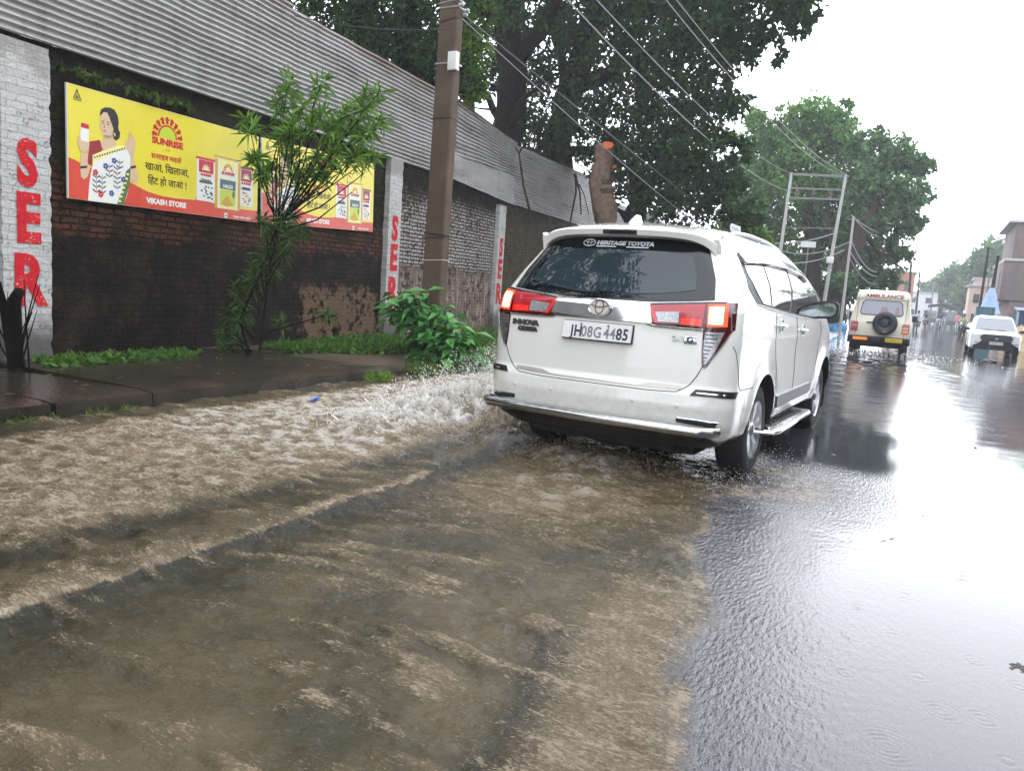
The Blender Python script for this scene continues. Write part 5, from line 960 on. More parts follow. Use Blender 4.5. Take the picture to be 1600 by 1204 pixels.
for k, (x, y, s_) in enumerate(((-4.5, -13, 1.2), (2.5, -16, 1.3), (8, -9, 1.1))):
    tree('tree', ('bushy street tree behind the camera on the left', 'bushy street tree far behind the camera', 'bushy street tree behind the camera on the right')[k], (x, y, 0), [([(x, y, -.2), (x+.1, y, 2), (x, y+.2, 4*s_)], [.25, .2, .12])], [([(x, y, 2.4), (x-1, y+.5, 4.2)], [.12, .05])],
         [((x, y, 5*s_), 2.2*s_, 1300), ((x-1.6, y+.6, 3.6*s_), 1.8*s_, 900), ((x+1.6, y-.6, 3.8*s_), 1.8*s_, 900), ((x+.2, y+.8, 2.6*s_), 1.8*s_, 800)], .28, LF_MID, 40+k, group='trees out of the frame')
# far hazy trees where the street ends
for k, (px, py, Y, r_, n) in enumerate(((1510, 425, 135, 22, 900), (1552, 402, 120, 22, 1100), (1475, 445, 160, 18, 700), (1535, 450, 130, 26, 900), (1450, 452, 170, 12, 400), (1570, 440, 118, 24, 900))):
    c_ = at(px, py, Y); R = r_*Y*1.14/CAM_F; g0 = (c_.x, Y, 0)
    tree('tree', ('rounded pale tree in the mist at the end of the street', 'tallest pale tree in the mist beside the right-hand poles', 'low pale tree in the mist above the blue canopy', 'wide pale tree in the mist behind the peach houses', 'faint tree at the far left of the misty street end', 'pale tree in the mist beside the brown building')[k], g0, [([g0, (c_.x, Y, c_.z)], [.5, .25])], [],
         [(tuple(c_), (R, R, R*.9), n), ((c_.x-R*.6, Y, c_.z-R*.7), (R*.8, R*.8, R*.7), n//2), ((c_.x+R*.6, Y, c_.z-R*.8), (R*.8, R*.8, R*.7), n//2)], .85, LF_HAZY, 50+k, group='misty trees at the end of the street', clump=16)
# cut stumps behind the wall with orange heartwood
CUT = mat('orange_heartwood', (.70, .13, .02), .6, var=.25, vscale=14); BARKP = mat('pale_stump_bark', (.20, .13, .09), .85, var=.5, vscale=7, bump=.7, bscale=12)
def stump(label, pts, rad, bark, cut, extra=(), knots=()):
    t = thing('tree_stump', label, 'stump', group='sawn stumps behind the wall'); r = np.random.default_rng(len(pts)); mb = MB(); q = []; rr = []
    for i in range(len(pts)-1):
        for k in range(8): f = k/8; q.append(Vector(pts[i]).lerp(Vector(pts[i+1]), f)); rr.append((rad[i]*(1-f)+rad[i+1]*f)*(1+.10*r.normal()))
    q.append(Vector(pts[-1])); rr.append(rad[-1]); mb.tube(q, rr, 14)
    for e, er in extra: mb.tube(e, er, 7)
    mb.build('trunk', bark, t)
    for c_, R, nrm in cut:
        mb = MB(); M_ = Matrix.Translation(c_) @ Vector(nrm).to_track_quat('Z', 'Y').to_matrix().to_4x4(); mb.prism([(R*math.cos(a)*(1+.25*math.sin(3*a+1)), R*math.sin(a)*(1+.2*math.cos(2*a))) for a in np.linspace(0, 6.28, 14, endpoint=False)], M_, .05); mb.build('cut_face', CUT, t)
    rebase(t, (pts[0][0], pts[0][1], 0)); return t
a = [A(950, 560, 24), A(947, 350, 24), A(943, 290, 24), A(945, 226, 24)]
stump('taller sawn trunk with pale bark and an orange cut face, behind the car roof', a, [.40, .37, .33, .30], BARKP, [(Vector(A(952, 228, 24))+Vector((.05, -.26, -.05)), .15, (.3, -.9, .35)), (Vector(A(962, 262, 24))+Vector((0, -.2, 0)), .07, (.6, -.7, 0))],
      [([A(936, 330, 23.8), A(930, 285, 23.7), A(934, 255, 23.8)], [.2, .22, .14])])
b = [A(985, 560, 26), A(988, 350, 26), A(1000, 312, 26), A(1006, 288, 26)]
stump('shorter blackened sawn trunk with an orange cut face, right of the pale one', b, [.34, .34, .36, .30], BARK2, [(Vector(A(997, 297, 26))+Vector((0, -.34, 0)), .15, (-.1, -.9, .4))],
      [([A(1006, 300, 26), A(1014, 285, 26), A(1017, 268, 26)], [.15, .10, .02]), ([A(1004, 295, 26), A(1006, 275, 26), A(1005, 262, 26)], [.10, .07, .02]), ([A(1000, 318, 26), A(1018, 308, 26), A(1026, 300, 26)], [.12, .09, .04]), ([A(985, 350, 25.8), A(972, 332, 25.6), A(962, 325, 25.5)], [.15, .10, .04])])
LF1 = None
mb_pts = []
def shoot_leaves(name, pts, n, L, W_, m, parent, seed, spread=1.0, droop=.3, tint=(0, 1)):
    r = np.random.default_rng(seed); P = np.repeat(np.array(pts, float), n, 0)+r.normal(0, .02, (len(pts)*n, 3)); D = rand_dirs(r, len(P), .35)
    return leaves(name, P, D, rand_dirs(r, len(P), 1), r.uniform(.75, 1.2, len(P))*L, r.uniform(.8, 1.2, len(P))*W_, r.uniform(*tint, len(P)), m, parent, droop=droop)
# oleander shrub in front of the boards
ole = thing('oleander_shrub', 'tall oleander shrub with whorls of narrow leaves in front of the boards', 'shrub')
OB = Vector((-7.88, 7.55, .05)); DW = Vector((-.05, 0, 0))
def O(px, py, d=.0): # point a little in front of the boards
    p = at(px, py, 8.3+d); return p
tips = [(448, 150, 0), (440, 185, 0), (470, 190, .1), (503, 148, .2), (482, 215, .0), (505, 195, .2), (520, 215, .2), (440, 232, -.1), (460, 250, 0), (572, 172, .4), (590, 168, .4), (565, 205, .4), (600, 212, .5), (545, 228, .3), (530, 245, .2), (500, 250, .1), (470, 285, 0), (560, 250, .3), (388, 212, -.3), (400, 255, -.3), (410, 275, -.2), (490, 275, .1), (515, 275, .2), (430, 265, 0), (585, 250, .5), (455, 215, -.1), (535, 205, .3), (575, 225, .4)]
fork = at(435, 350, 8.1); r = np.random.default_rng(8); mb = MB()
mb.tube([OB, at(375, 500, 7.75), at(405, 430, 7.95), fork], [.024, .022, .02, .018], 7)
mb.tube([OB+Vector((.1, .05, 0)), at(420, 430, 8.1), fork], [.018, .017, .015], 7)
tp = []; clusters = []
for px, py, d in tips:
    p = O(px, py-(22 if py < 235 else 8), d); m1 = fork.lerp(p, .45)+Vector(r.normal(size=3))*.06-Vector((0, 0, .05)); mb.tube([fork+Vector(r.normal(size=3))*.03, m1, fork.lerp(p, .8)+Vector(r.normal(size=3))*.02, p], [.010, .008, .006, .005], 6); tp.append(p)
    for f in (1.0, .95, .89): clusters.append(tuple(fork.lerp(p, f)+Vector(r.normal(size=3))*.02))
for a_, b_ in (((430, 350), (570, 270)), ((440, 360), (550, 300))): mb.tube([at(*a_, 8.1), at((a_[0]+b_[0])/2, (a_[1]+b_[1])/2+14, 8.2), at(*b_, 8.4)], [.014, .010, .005], 6)
low = [(352, 540, 7.6), (345, 565, 7.55), (330, 570, 7.5), (362, 515, 7.7), (378, 480, 7.8), (370, 455, 7.8), (390, 445, 7.9), (405, 405, 8.0), (418, 390, 8.0), (445, 395, 8.1), (450, 375, 8.1), (425, 360, 8.1), (440, 350, 8.1), (412, 345, 8.0), (455, 340, 8.2), (395, 420, 7.95), (400, 440, 7.9), (360, 490, 7.7), (350, 520, 7.65), (372, 530, 7.65), (425, 420, 8.0), (380, 500, 7.75), (470, 360, 8.2), (440, 505, 8.15), (510, 492, 8.6), (365, 560, 7.6), (385, 560, 7.65)]
lowc = [at(*q) for q in low]
for q in lowc: mb.tube([OB.lerp(fork, max(0, min(.9, q.z/2.3-.12))), q], [.012, .006], 5)
mb.build('stems', BARK2, ole)
shoot_leaves('leaves', clusters, 19, .23, .036, LF_OLE, ole, 3, droop=.25)
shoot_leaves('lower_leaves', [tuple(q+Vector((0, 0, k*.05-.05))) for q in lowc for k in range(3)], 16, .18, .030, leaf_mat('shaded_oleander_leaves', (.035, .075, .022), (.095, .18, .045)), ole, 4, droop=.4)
r9 = np.random.default_rng(9); dp = np.array([tuple(fork.lerp(p, f)) for p in tp for f in (.35, .5, .62, .72)])
D = rand_dirs(r9, len(dp)*3, -1.2); leaves('withered_leaves', np.repeat(dp, 3, 0), D, rand_dirs(r9, len(D)), r9.uniform(.09, .15, len(D)), np.full(len(D), .014), r9.random(len(D)), leaf_mat('withered_leaves', (.03, .022, .014), (.09, .065, .04)), ole)
rebase(ole, OB)
# leafy broad-leaved bush beside the pole
bush = thing('leafy_bush', 'broad-leaved dark green bush at the foot of the electric pole', 'bush'); r = np.random.default_rng(21); BB = Vector((-6.75, 10.15, 0)); mb = MB(); P = []; D = []
hub = [(635, 470, 10.0), (650, 480, 9.9), (690, 478, 9.9), (720, 510, 9.9), (745, 545, 9.8), (620, 455, 10.0), (665, 455, 10.1), (700, 500, 9.8), (730, 530, 9.7), (660, 500, 9.9), (640, 455, 10.1), (680, 525, 9.6), (660, 540, 9.6), (705, 545, 9.6), (740, 520, 9.9), (670, 480, 10), (610, 470, 10.1), (755, 560, 9.8), (690, 555, 9.5), (645, 460, 9.9), (725, 560, 9.6), (705, 485, 10.1), (715, 525, 9.7), (675, 545, 9.7), (655, 520, 9.8), (740, 575, 9.7), (630, 480, 10.0), (672, 500, 9.7), (700, 525, 9.65), (695, 570, 9.5), (720, 575, 9.6)]
for q in hub:
    p = at(*q); mb.tube([BB+Vector(r.normal(size=3))*.08*Vector((1, 1, 0)).length*.5, BB.lerp(p, .6)+Vector((0, 0, .12)), p], [.018, .012, .007], 6)
    for k in range(13):
        a = 2.4*k+r.random(); P.append(tuple(p+Vector((r.normal()*.05, r.normal()*.05, -.026*k+.03*r.random())))); D.append((math.cos(a), math.sin(a)-.35, -.035*k+r.normal()*.2))
P = np.array(P); D = np.array(D); mb.build('stems', BARK, bush)
leaves('leaves', P, D, np.tile((0, 0, 1.0), (len(P), 1))+r.normal(0, .25, (len(P), 3)), r.uniform(.19, .36, len(P)), r.uniform(.11, .18, len(P)), r.random(len(P)), LF_BUSH, bush, fold=.35, droop=.45)
p = at(607, 486, 10.0); leaves('yellow_leaf', np.array([tuple(p)]), np.array([(.5, -.2, .5)]), np.array([(.2, -1, .2)]), [.18], [.09], np.array([1.0]), leaf_mat('yellow_leaf', (.5, .33, .03), (.6, .42, .04)), bush)
rebase(bush, BB)
# bare dark shrub with a charred stump at the left edge
bs = thing('bare_shrub', 'charred shrub stump with thin bare twigs in front of the nearest pillar', 'shrub'); r = np.random.default_rng(5); mb = MB(); b0 = Vector((-7.72, 4.45, .08))
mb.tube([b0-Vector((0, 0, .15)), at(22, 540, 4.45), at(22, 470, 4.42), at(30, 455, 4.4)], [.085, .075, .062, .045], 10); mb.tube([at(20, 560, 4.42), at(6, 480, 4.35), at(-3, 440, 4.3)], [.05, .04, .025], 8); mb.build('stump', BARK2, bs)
mb = MB()
for k in range(16):
    tx0, ty0 = r.uniform(-10, 75), r.uniform(415, 500); p0 = b0+Vector((r.normal()*.05, r.normal()*.05, .05)); p2 = at(tx0, ty0, 4.45+r.normal()*.1); mb.tube([p0, p0.lerp(p2, .5)+Vector(r.normal(size=3))*.04, p2], [.011, .008, .003], 5)
mb.build('twigs', BARK2, bs); rebase(bs, b0)
# thin bare climber stems on top of the wall beyond the pole, dry creeper
def dry(label, lines, base, rads):
    t = thing('bare_branch', label, 'branch', group='bare branches on the wall top'); mb = MB()
    for l, rr in zip(lines, rads): mb.tube([A(*q) for q in l], rr, 6)
    mb.build('twigs', BARK, t); rebase(t, base); return t
dry('thin forked bare branch rising before the sheet fence, right of the pole', [[(828, 330, 18.9), (818, 290, 18.9), (811, 240, 18.9), (830, 205, 19), (868, 188, 19)], [(811, 240, 18.9), (795, 212, 18.9), (790, 190, 18.9)], [(815, 232, 18.9), (832, 210, 18.8)]], A(828, 332, 18.9), [[.035, .03, .025, .02, .008], [.02, .015, .006], [.02, .01]])
dry('drooping bundle of dry stems against the sheets, left of the tall stump', [[(890, 352, 22), (900, 300, 22), (900, 275, 22)], [(908, 335, 22), (906, 300, 22), (898, 272, 22)], [(920, 335, 22), (913, 305, 22), (905, 288, 22)]], A(898, 352, 22), [[.025, .03, .045], [.02, .025, .05], [.012, .012, .02]])
# grass, weeds (too many blades to count)
def sample_patch(poly, n, r, z):
    poly = np.array(poly); lo, hi = poly.min(0), poly.max(0); out = []
    while len(out) < n:
        q = r.uniform(lo, hi); c_ = False; j = len(poly)-1
        for i in range(len(poly)):
            if (poly[i, 1] > q[1]) != (poly[j, 1] > q[1]) and q[0] < (poly[j, 0]-poly[i, 0])*(q[1]-poly[i, 1])/(poly[j, 1]-poly[i, 1])+poly[i, 0]: c_ = not c_
            j = i
        if c_: out.append((q[0], q[1], z))
    return np.array(out)
def grass(label, poly, n, h, w_, m, seed, z=.03, up=1.6, dr=.25):
    r = np.random.default_rng(seed); P = sample_patch(poly, n, r, z); dens = fbm(P[:, 0]*3, P[:, 1]*3, 3); P = P[dens > -.22]; D = rand_dirs(r, len(P), up)
    o = leaves('grass', P, D, rand_dirs(r, len(P)), r.uniform(.5, 1.25, len(P))*h, r.uniform(.7, 1.3, len(P))*w_, r.random(len(P)), m, None, droop=dr); tag(o, label, 'grass', kind='stuff'); return o
grass('grass tongue growing over the road edge before the bush', [(-6.15, 8.4), (-5.75, 8.6), (-5.65, 9.6), (-5.7, 11.2), (-5.75, 12.6), (-6.6, 13), (-6.7, 11.6), (-6.35, 10), (-6.35, 9)], 5200, .17, .012, LF_GRASS, 31, z=-.01)
grass('grass and weeds along the wall foot beyond the bush', [(-8.6, 12), (-6.7, 12), (-6.6, 15), (-7.0, 20), (-9.9, 19), (-9.3, 14)], 5000, .28, .018, LF_GRASS, 32)
grass('small green tuft at the kerb', [(-6.0, 7.55), (-5.8, 7.5), (-5.75, 7.85), (-5.95, 7.95)], 150, .16, .014, LF_YEL, 33, z=0)
WEED = leaf_mat('weed_leaves', (.04, .10, .02), (.11, .22, .04))
grass('low leafy weeds at the wall foot between the oleander and the second pillar', [(-8.55, 8.4), (-7.95, 8.2), (-7.4, 9.2), (-7.0, 10.2), (-7.3, 11.6), (-9.2, 12)], 4600, .13, .050, WEED, 34, z=.13, up=.7, dr=.3)
grass('low leafy weeds at the wall foot behind the charred stump', [(-8.35, 4.9), (-7.75, 4.75), (-7.8, 6.0), (-7.9, 6.9), (-8.5, 6.9)], 950, .11, .048, WEED, 35, z=.14, up=.7, dr=.3)
grass('thin weeds along the kerb foot', [(-6.02, 3.0), (-5.93, 3.0), (-5.9, 4.4), (-6.0, 4.5)], 160, .07, .014, LF_GRASS, 36, z=0)
grass('fern and moss growing from the top of the wall above the first board', [(-8.66, 5.4), (-8.52, 5.4), (-8.75, 7.4), (-8.92, 7.4)], 260, .10, .045, leaf_mat('moss_leaves', (.03, .06, .015), (.09, .15, .03)), 37, z=3.28, up=.1, dr=.4)
# ------------------------------------------------------------ other vehicles, people, street clutter
CREAM = mat('cream_paint', (.84, .79, .64), .3, coat=.8, var=.05, vscale=2); WHITE2 = mat('suv_white_paint', (.80, .81, .80), .22, coat=1); GLASSF = mat('far_glass', (.10, .115, .135), .05, spec=.8); DBLUE = mat('dark_trim', (.016, .018, .026), .4)
YPL = mat('yellow_plate', (.75, .55, .04), .4); ORL = mat('orange_lens', (.8, .22, .02), .3, emit=(1, .30, .03), est=.35); REDT = mat('red_tail_lens', (.42, .02, .015), .2, coat=1); PINK = mat('pale_curtain', (.42, .30, .30), .8)
def rbox(mb, sections, mi=0, flip=False):
    """closed loft through rectangles with rounded corners: (y, half width, z0, z1, corner)"""
    P = []
    for y, hw, z0, z1, c_ in sections:
        r = []
        for cx_, cz, a0 in ((hw-c_, z1-c_, 0), (-hw+c_, z1-c_, 90), (-hw+c_, z0+c_, 180), (hw-c_, z0+c_, 270)):
            for k in range(5): a = R_(a0+22.5*k); r.append((cx_+c_*math.cos(a), y, cz+c_*math.sin(a)))
        P.append(r)
    mb.grid(np.array(P), mi, closed=True, flip=flip); n = len(P[0])
    mb.add(P[0], [tuple(range(n)) if not flip else tuple(range(n-1, -1, -1))], mi, False); mb.add(P[-1], [tuple(range(n-1, -1, -1)) if not flip else tuple(range(n))], mi, False)
def zsect(mb, rows, mi=0, cr=.08, seg=5):
    """closed loft upwards through rounded plan rectangles: (z, half width, y0, y1)"""
    P = []
    for z, hw, y0, y1 in rows:
        r = []
        for cx_, cy_, a0 in ((hw-cr, y1-cr, 0), (-hw+cr, y1-cr, 90), (-hw+cr, y0+cr, 180), (hw-cr, y0+cr, 270)):
            for k in range(seg+1): a = R_(a0+90*k/seg); r.append((cx_+cr*math.cos(a), cy_+cr*math.sin(a), z))
        P.append(r)
    mb.grid(np.array(P), mi, closed=True); n = len(P[0]); mb.add(P[0], [tuple(range(n-1, -1, -1))], mi, False); mb.add(P[-1], [tuple(range(n))], mi, False)
def simple_wheel(parent, x, y, r, w_, rimm):
    mb = MB(); mb.lathe([(r*.62, -w_/2), (r*.93, -w_/2), (r, -w_*.33), (r, w_*.33), (r*.93, w_/2), (r*.62, w_/2)], 'X', (x, y, r), 24); t = mb.build('wheel', RUB, parent)
    mb = MB(); s = 1 if x > 0 else -1; mb.lathe([(r*.63, -w_*.4), (r*.62, s*w_*.42), (r*.5, s*w_*.2), (r*.2, s*w_*.25), (r*.12, s*w_*.4), (0, s*w_*.4)], 'X', (x, y, r), 24)
    for k in range(5): a = k*1.2566; mb.box((x+s*w_*.3, y+math.cos(a)*r*.36, r+math.sin(a)*r*.36), (w_*.2, r*.14, r*.5), Matrix.Rotation(a-math.pi/2, 3, 'X'))
    mb.build('rim', rimm, t); return t
# ---- ambulance seen from behind
amb = thing('ambulance', 'cream ambulance with a black spare wheel on its rear door driving away', 'ambulance', (-1.27, 26.0, float(drop(26.7))-.03), .03)
mb = MB(); rows = [(.52, .80, .02, 4.0), (.60, .84, 0, 4.05), (.98, .85, 0, 4.05), (1.06, .845, .01, 3.0), (1.10, .84, .02, 2.9), (1.70, .735, .14, 2.35), (1.74, .74, .13, 2.3), (1.90, .715, .17, 2.2), (1.97, .66, .24, 2.1), (2.0, .50, .45, 1.9)]
zsect(mb, rows, cr=.13); mb.build('body', CREAM, amb, sharp=40)
mb = MB(); zsect(mb, [(.28, .62, .25, 3.9), (.53, .70, .2, 3.9)], cr=.05); mb.tube([(-.6, .75, .37), (.6, .75, .37)], .06, 8); mb.build('underbody', UNDER, amb)
mb = MB(); zsect(mb, [(.44, .80, -.10, .06), (.47, .83, -.12, .06), (.60, .83, -.12, .06), (.62, .81, -.10, .06)], cr=.04); mb.build('rear_bumper', DBLUE, amb)
for x in (-.70, .70):
    for y in (.80, 3.3): simple_wheel(amb, x, y, .36, .23, ALLOY)
def yr(z): return float(np.interp(z, [r[0] for r in rows], [r[2] for r in rows]))-.006
def rear(poly, name, m, off=0.0, dep=.012, par=None, mi=None):
    mb = MB(); V = [(x, yr(z)-off, z) for x, z in poly]; n = len(V); mb.add(V+[(x, y+dep, z) for x, y, z in V], [tuple(range(n))]+[(i, n+i, n+(i+1) % n, (i+1) % n) for i in range(n)], 0, False); return mb.build(name, m, par or amb, sharp=0)
def rr(x0, z0, x1, z1, c_=.05, tp=0): return [(x0+c_, z0), (x1-c_, z0), (x1, z0+c_), (x1-tp, z1-c_), (x1-c_-tp, z1), (x0+c_+tp, z1), (x0+tp, z1-c_), (x0, z0+c_)]
rear(rr(-.60, 1.24, .60, 1.69, .07, .05), 'window_seal', DBLUE, .004); rear(rr(-.575, 1.265, .575, 1.665, .06, .05), 'rear_window', mat('ambulance_glass', (.30, .31, .38), .08, spec=.8), .012)
for x0, x1 in ((-.05, .20), (.34, .50)): rear([(x0, 1.27), (x1, 1.27), (x1-.03, 1.48), (x0+.04, 1.52)], 'curtain', PINK, .014)
text_mesh('lettering', 'AMBULANCE', .155, mat('ambulance_red', (.33, .07, .06), .5), frame((.03, yr(1.82)-.012, 1.815), (1, 0, 0), (0, .16, 1)), amb, ext=.003, bold=.004, sx=1.15)
for s in (-1, 1):
    tl = rear(rr(s*.70-.10, .74, s*.70+.10, 1.03, .02), 'tail_light', REDT, .012); rear(rr(s*.70-.075, .78, s*.70+.075, .84, .01), 'lamp_lens', ORL if s > 0 else REDT, .020, par=tl)
    rear(rr(s*.70-.075, .88, s*.70+.075, .93, .01), 'lamp_lens', CLR, .020, par=tl)
mb = MB(); mb.box((-.50, -.135, .53), (.40, .02, .085), bev=.01); mb.build('reflector', ORL, amb); mb = MB(); mb.box((.42, -.135, .53), (.46, .02, .115), bev=.004); mb.build('number_plate', YPL, amb)
text_mesh('plate_lettering', 'JH 05 8114', .082, PB, frame((.42, -.147, .53), (1, 0, 0), (0, 0, 1)), amb, ext=.001)
mb = MB(); mb.lathe([(0, -.13), (.10, -.14), (.13, -.125), (.19, -.155), (.25, -.165), (.31, -.15), (.345, -.10), (.345, -.02), (.30, .0), (0, .0)], 'Y', (.13, yr(1.1)-.03, 1.02), 32); sw = mb.build('spare_wheel', mat('spare_cover', (.020, .024, .034), .35), amb)
mb = MB(); mb.tube([(.02, -.15, .80), (.10, -.175, .77), (.20, -.175, .77), (.27, -.15, .80)], .014, 6); mb.build('cover_emblem', mat('cover_print', (.35, .26, .05), .5), sw)
rear(rr(-.38, 1.00, -.17, 1.045, .01), 'door_handle', DBLUE, .016)
mb = MB()
for x in (-.66, .67): mb.tube([(x, yr(z)+.002, z) for z in (.64, .9, 1.1, 1.4, 1.7)], .006, 5)
mb.tube([(-.72, yr(1.725)-.0, 1.725), (.72, yr(1.725), 1.725)], .006, 5); mb.build('door_gap', GAP, amb)
for s in (-1, 1):
    mb = MB()
    for y0, y1 in ((.35, .95), (1.0, 1.65), (1.7, 2.5)):
        V = [(s*(.838+.004), y0, 1.14), (s*(.838+.004), y1, 1.14), (s*(.745+.006), y1-.1, 1.66), (s*(.745+.006), y0+(.1 if y0 < .5 else 0), 1.66)]; mb.add(V+[(x-s*.02, y, z) for x, y, z in V], [(0, 1, 2, 3) if s > 0 else (3, 2, 1, 0)], 0, False)
    mb.build('side_window', GLASSF, amb); mb = MB(); mb.box((s*.95, 2.75, 1.18), (.16, .06, .20), bev=.02); mb.build('wing_mirror', DBLUE, amb)
mb = MB()
for s in (-1, 1):
    for y in (.80, 3.3): mb.tube([(s*.83, y+.47*math.cos(a), .38+.47*math.sin(a)) for a in np.linspace(0, math.pi, 14)], .04, 6)
mb.build('arch_trim', DBLUE, amb)
# ---- oncoming white SUV
suv = thing('car', 'white oncoming compact car with a black grille near the right edge', 'car', (2.45, 36.3, float(drop(36.8))-.02), math.pi+.02)
# local: front faces +y
mb = MB(); P = []
for y, hw, z0, z1, c_ in ((-3.9, .78, .45, 1.0, .12), (-3.7, .84, .30, 1.25, .16), (-3.2, .86, .24, .98, .12), (-1.2, .87, .22, .97, .12), (-.55, .87, .24, .95, .12), (-.15, .85, .26, .91, .12), (.0, .80, .30, .87, .12)): P.append((y, hw, z0, z1, c_))
rbox(mb, P, flip=True); zsect(mb, [(.92, .81, -3.75, -.95), (1.0, .79, -3.72, -1.05), (1.46, .67, -3.5, -1.70), (1.57, .61, -3.3, -1.90), (1.595, .45, -3.1, -2.1)], cr=.14); mb.build('body', WHITE2, suv, sharp=40)
for x in (-.76, .76):
    for y in (-.82, -3.25): simple_wheel(suv, x, y, .335, .21, ALLOY)
def fy(z): return float(np.interp(z, [.24, .30, .6, .86, .94, 1.0], [.0, .01, .02, .005, -.14, -.5]))
def front(poly, name, m, off=.004, par=None, mirror=False):
    mb = MB()
    for s in ((1, -1) if mirror else (1,)):
        V = [(s*x, fy(z)+off-.22*max(0, abs(x)-.55)**1.2, z) for x, z in poly]; n = len(V); f = tuple(range(n)) if s < 0 else tuple(range(n-1, -1, -1)); mb.add(V+[(x, y-.05, z) for x, y, z in V], [f]+[(i, n+i, n+(i+1) % n, (i+1) % n) for i in range(n)], 0, False)
    return mb.build(name, m, par or suv, sharp=0)
front([(-.46, .88), (-.57, .76), (-.50, .60), (.50, .60), (.57, .76), (.46, .88)], 'grille', DBLUE, .030); front([(-.50, .60), (-.64, .48), (.64, .48), (.50, .60)], 'lower_grille', DBLUE, .028); front([(-.64, .48), (-.78, .42), (-.78, .26), (.78, .26), (.78, .42), (.64, .48)], 'bumper', DBLUE, .04)
front([(-.24, .47), (.24, .47), (.24, .585), (-.24, .585)], 'number_plate', PLW, .045)
text_mesh('plate_lettering', 'JH 09 BC 2147', .082, PTX, frame((0, .068, .528), (-1, 0, 0), (0, 0, 1)), suv, ext=.001)
front([(-.07, .715), (0, .69), (.07, .715), (0, .745)], 'emblem', CHR, .045)
for k in range(4): front([(-.46, .63+.055*k), (.46, .63+.055*k), (.46, .637+.055*k), (-.46, .637+.055*k)], 'grille_bar', mat('grille_bar', (.05, .055, .07), .3, metal=.5) if k == 0 else bpy.data.materials['grille_bar'], .036)
for s in (1, -1):
    front([(s*.53, .85), (s*.60, .80), (s*.80, .84), (s*.80, .90), (s*.62, .90)], 'headlight', CLR, .01); front([(s*.60, .52), (s*.66, .50), (s*.78, .53), (s*.77, .70), (s*.735, .70), (s*.735, .56), (s*.64, .55)], 'fog_lamp_trim', mat('chrome_dull', (.35, .36, .36), .3, metal=.8) if s > 0 else bpy.data.materials['chrome_dull'], .012)
    mb = MB(); mb.box((s*.99, -1.35, 1.02), (.20, .10, .13), bev=.03); mb.tube([(s*.85, -1.3, 1.0), (s*.95, -1.33, 1.0)], .03, 6); mb.build('wing_mirror', DBLUE, suv)
mb = MB(); V = [(-.72, -1.06, 1.0), (.72, -1.06, 1.0), (.60, -1.74, 1.50), (-.60, -1.74, 1.50)]; nrm = Vector((0, .55, .83)).normalized()*.012
mb.add([tuple(Vector(v)+nrm) for v in V]+V, [(0, 3, 2, 1)]+[(i, (i+1) % 4, 4+(i+1) % 4, 4+i) for i in range(4)], 0, False); mb.build('windscreen', mat('suv_glass', (.16, .18, .21), .06, spec=.8), suv)
mb = MB()
for x in (-.42, .05): mb.tube([(x, -1.02, 1.005), (x+.22, -1.07, 1.045), (x+.45, -1.06, 1.02)], .012, 5)
mb.build('wiper', DBLUE, suv)
# ---- people: one skinned figure, posed by its joints
def person(name, label, joints, loc, rz, cloth, legs, skin, scale=1.0, group=None, hair=True):
    """joints: dict of limb chains; body one continuous surface; clothing split by material along its height"""
    t = thing('person', label, 'person', loc, rz, group)
    V = []; E = []; Rd = []
    def add(p, r, par=None):
        V.append(p); Rd.append(r)
        if par is not None: E.append((par, len(V)-1))
        return len(V)-1
    pelvis = add(joints['pelvis'], .135); chest = add(joints['chest'], .15, add(joints['waist'], .125, pelvis)); neck = add(joints['neck'], .055, chest); h0 = add(joints['head'][0], .085, neck); add(joints['head'][1], .075, h0)
    for s in ('L', 'R'):
        a = add(joints['arm'+s][0], .060, chest); b = add(joints['arm'+s][1], .045, a); c_ = add(joints['arm'+s][2], .033, b); add(joints['arm'+s][3], .030, c_)
        a = add(joints['leg'+s][0], .085, pelvis); b = add(joints['leg'+s][1], .060, a); c_ = add(joints['leg'+s][2], .042, b); add(joints['leg'+s][3], .035, c_)
    me = bpy.data.meshes.new('body'); me.from_pydata(V, E, []); ob = bpy.data.objects.new('body', me); COL.objects.link(ob)
    md = ob.modifiers.new('skin', 'SKIN'); sv = me.skin_vertices[0].data
    for i, r in enumerate(Rd): sv[i].radius = (r, r*(.8 if i < 3 else 1))
    sv[0].use_root = True; ob.modifiers.new('sub', 'SUBSURF').levels = 1; C.view_layer.update()
    m2 = bpy.data.meshes.new_from_object(ob.evaluated_get(C.evaluated_depsgraph_get())); bpy.data.objects.remove(ob)
    o = link('body', m2, [cloth, legs, skin], t); zc = joints['pelvis'][2]; zn = joints['neck'][2]; hands = [Vector(joints['arm'+s][3]) for s in 'LR']
    for p in m2.polygons:
        p.use_smooth = True; z = p.center.z; p.material_index = 2 if z > zn-.02 or min((p.center-h).length for h in hands) < .17 or z < .10 else (0 if z > zc-.06 else 1)
    if hair: mb = MB(); hc = Vector(joints['head'][1]); mb.lathe([(0, .12), (.06, .105), (.10, .05), (.105, 0), (.09, -.06)], 'Z', (hc.x, hc.y-.012, hc.z), 14); mb.build('hair', PH, t)
    t.scale = (scale,)*3; return t
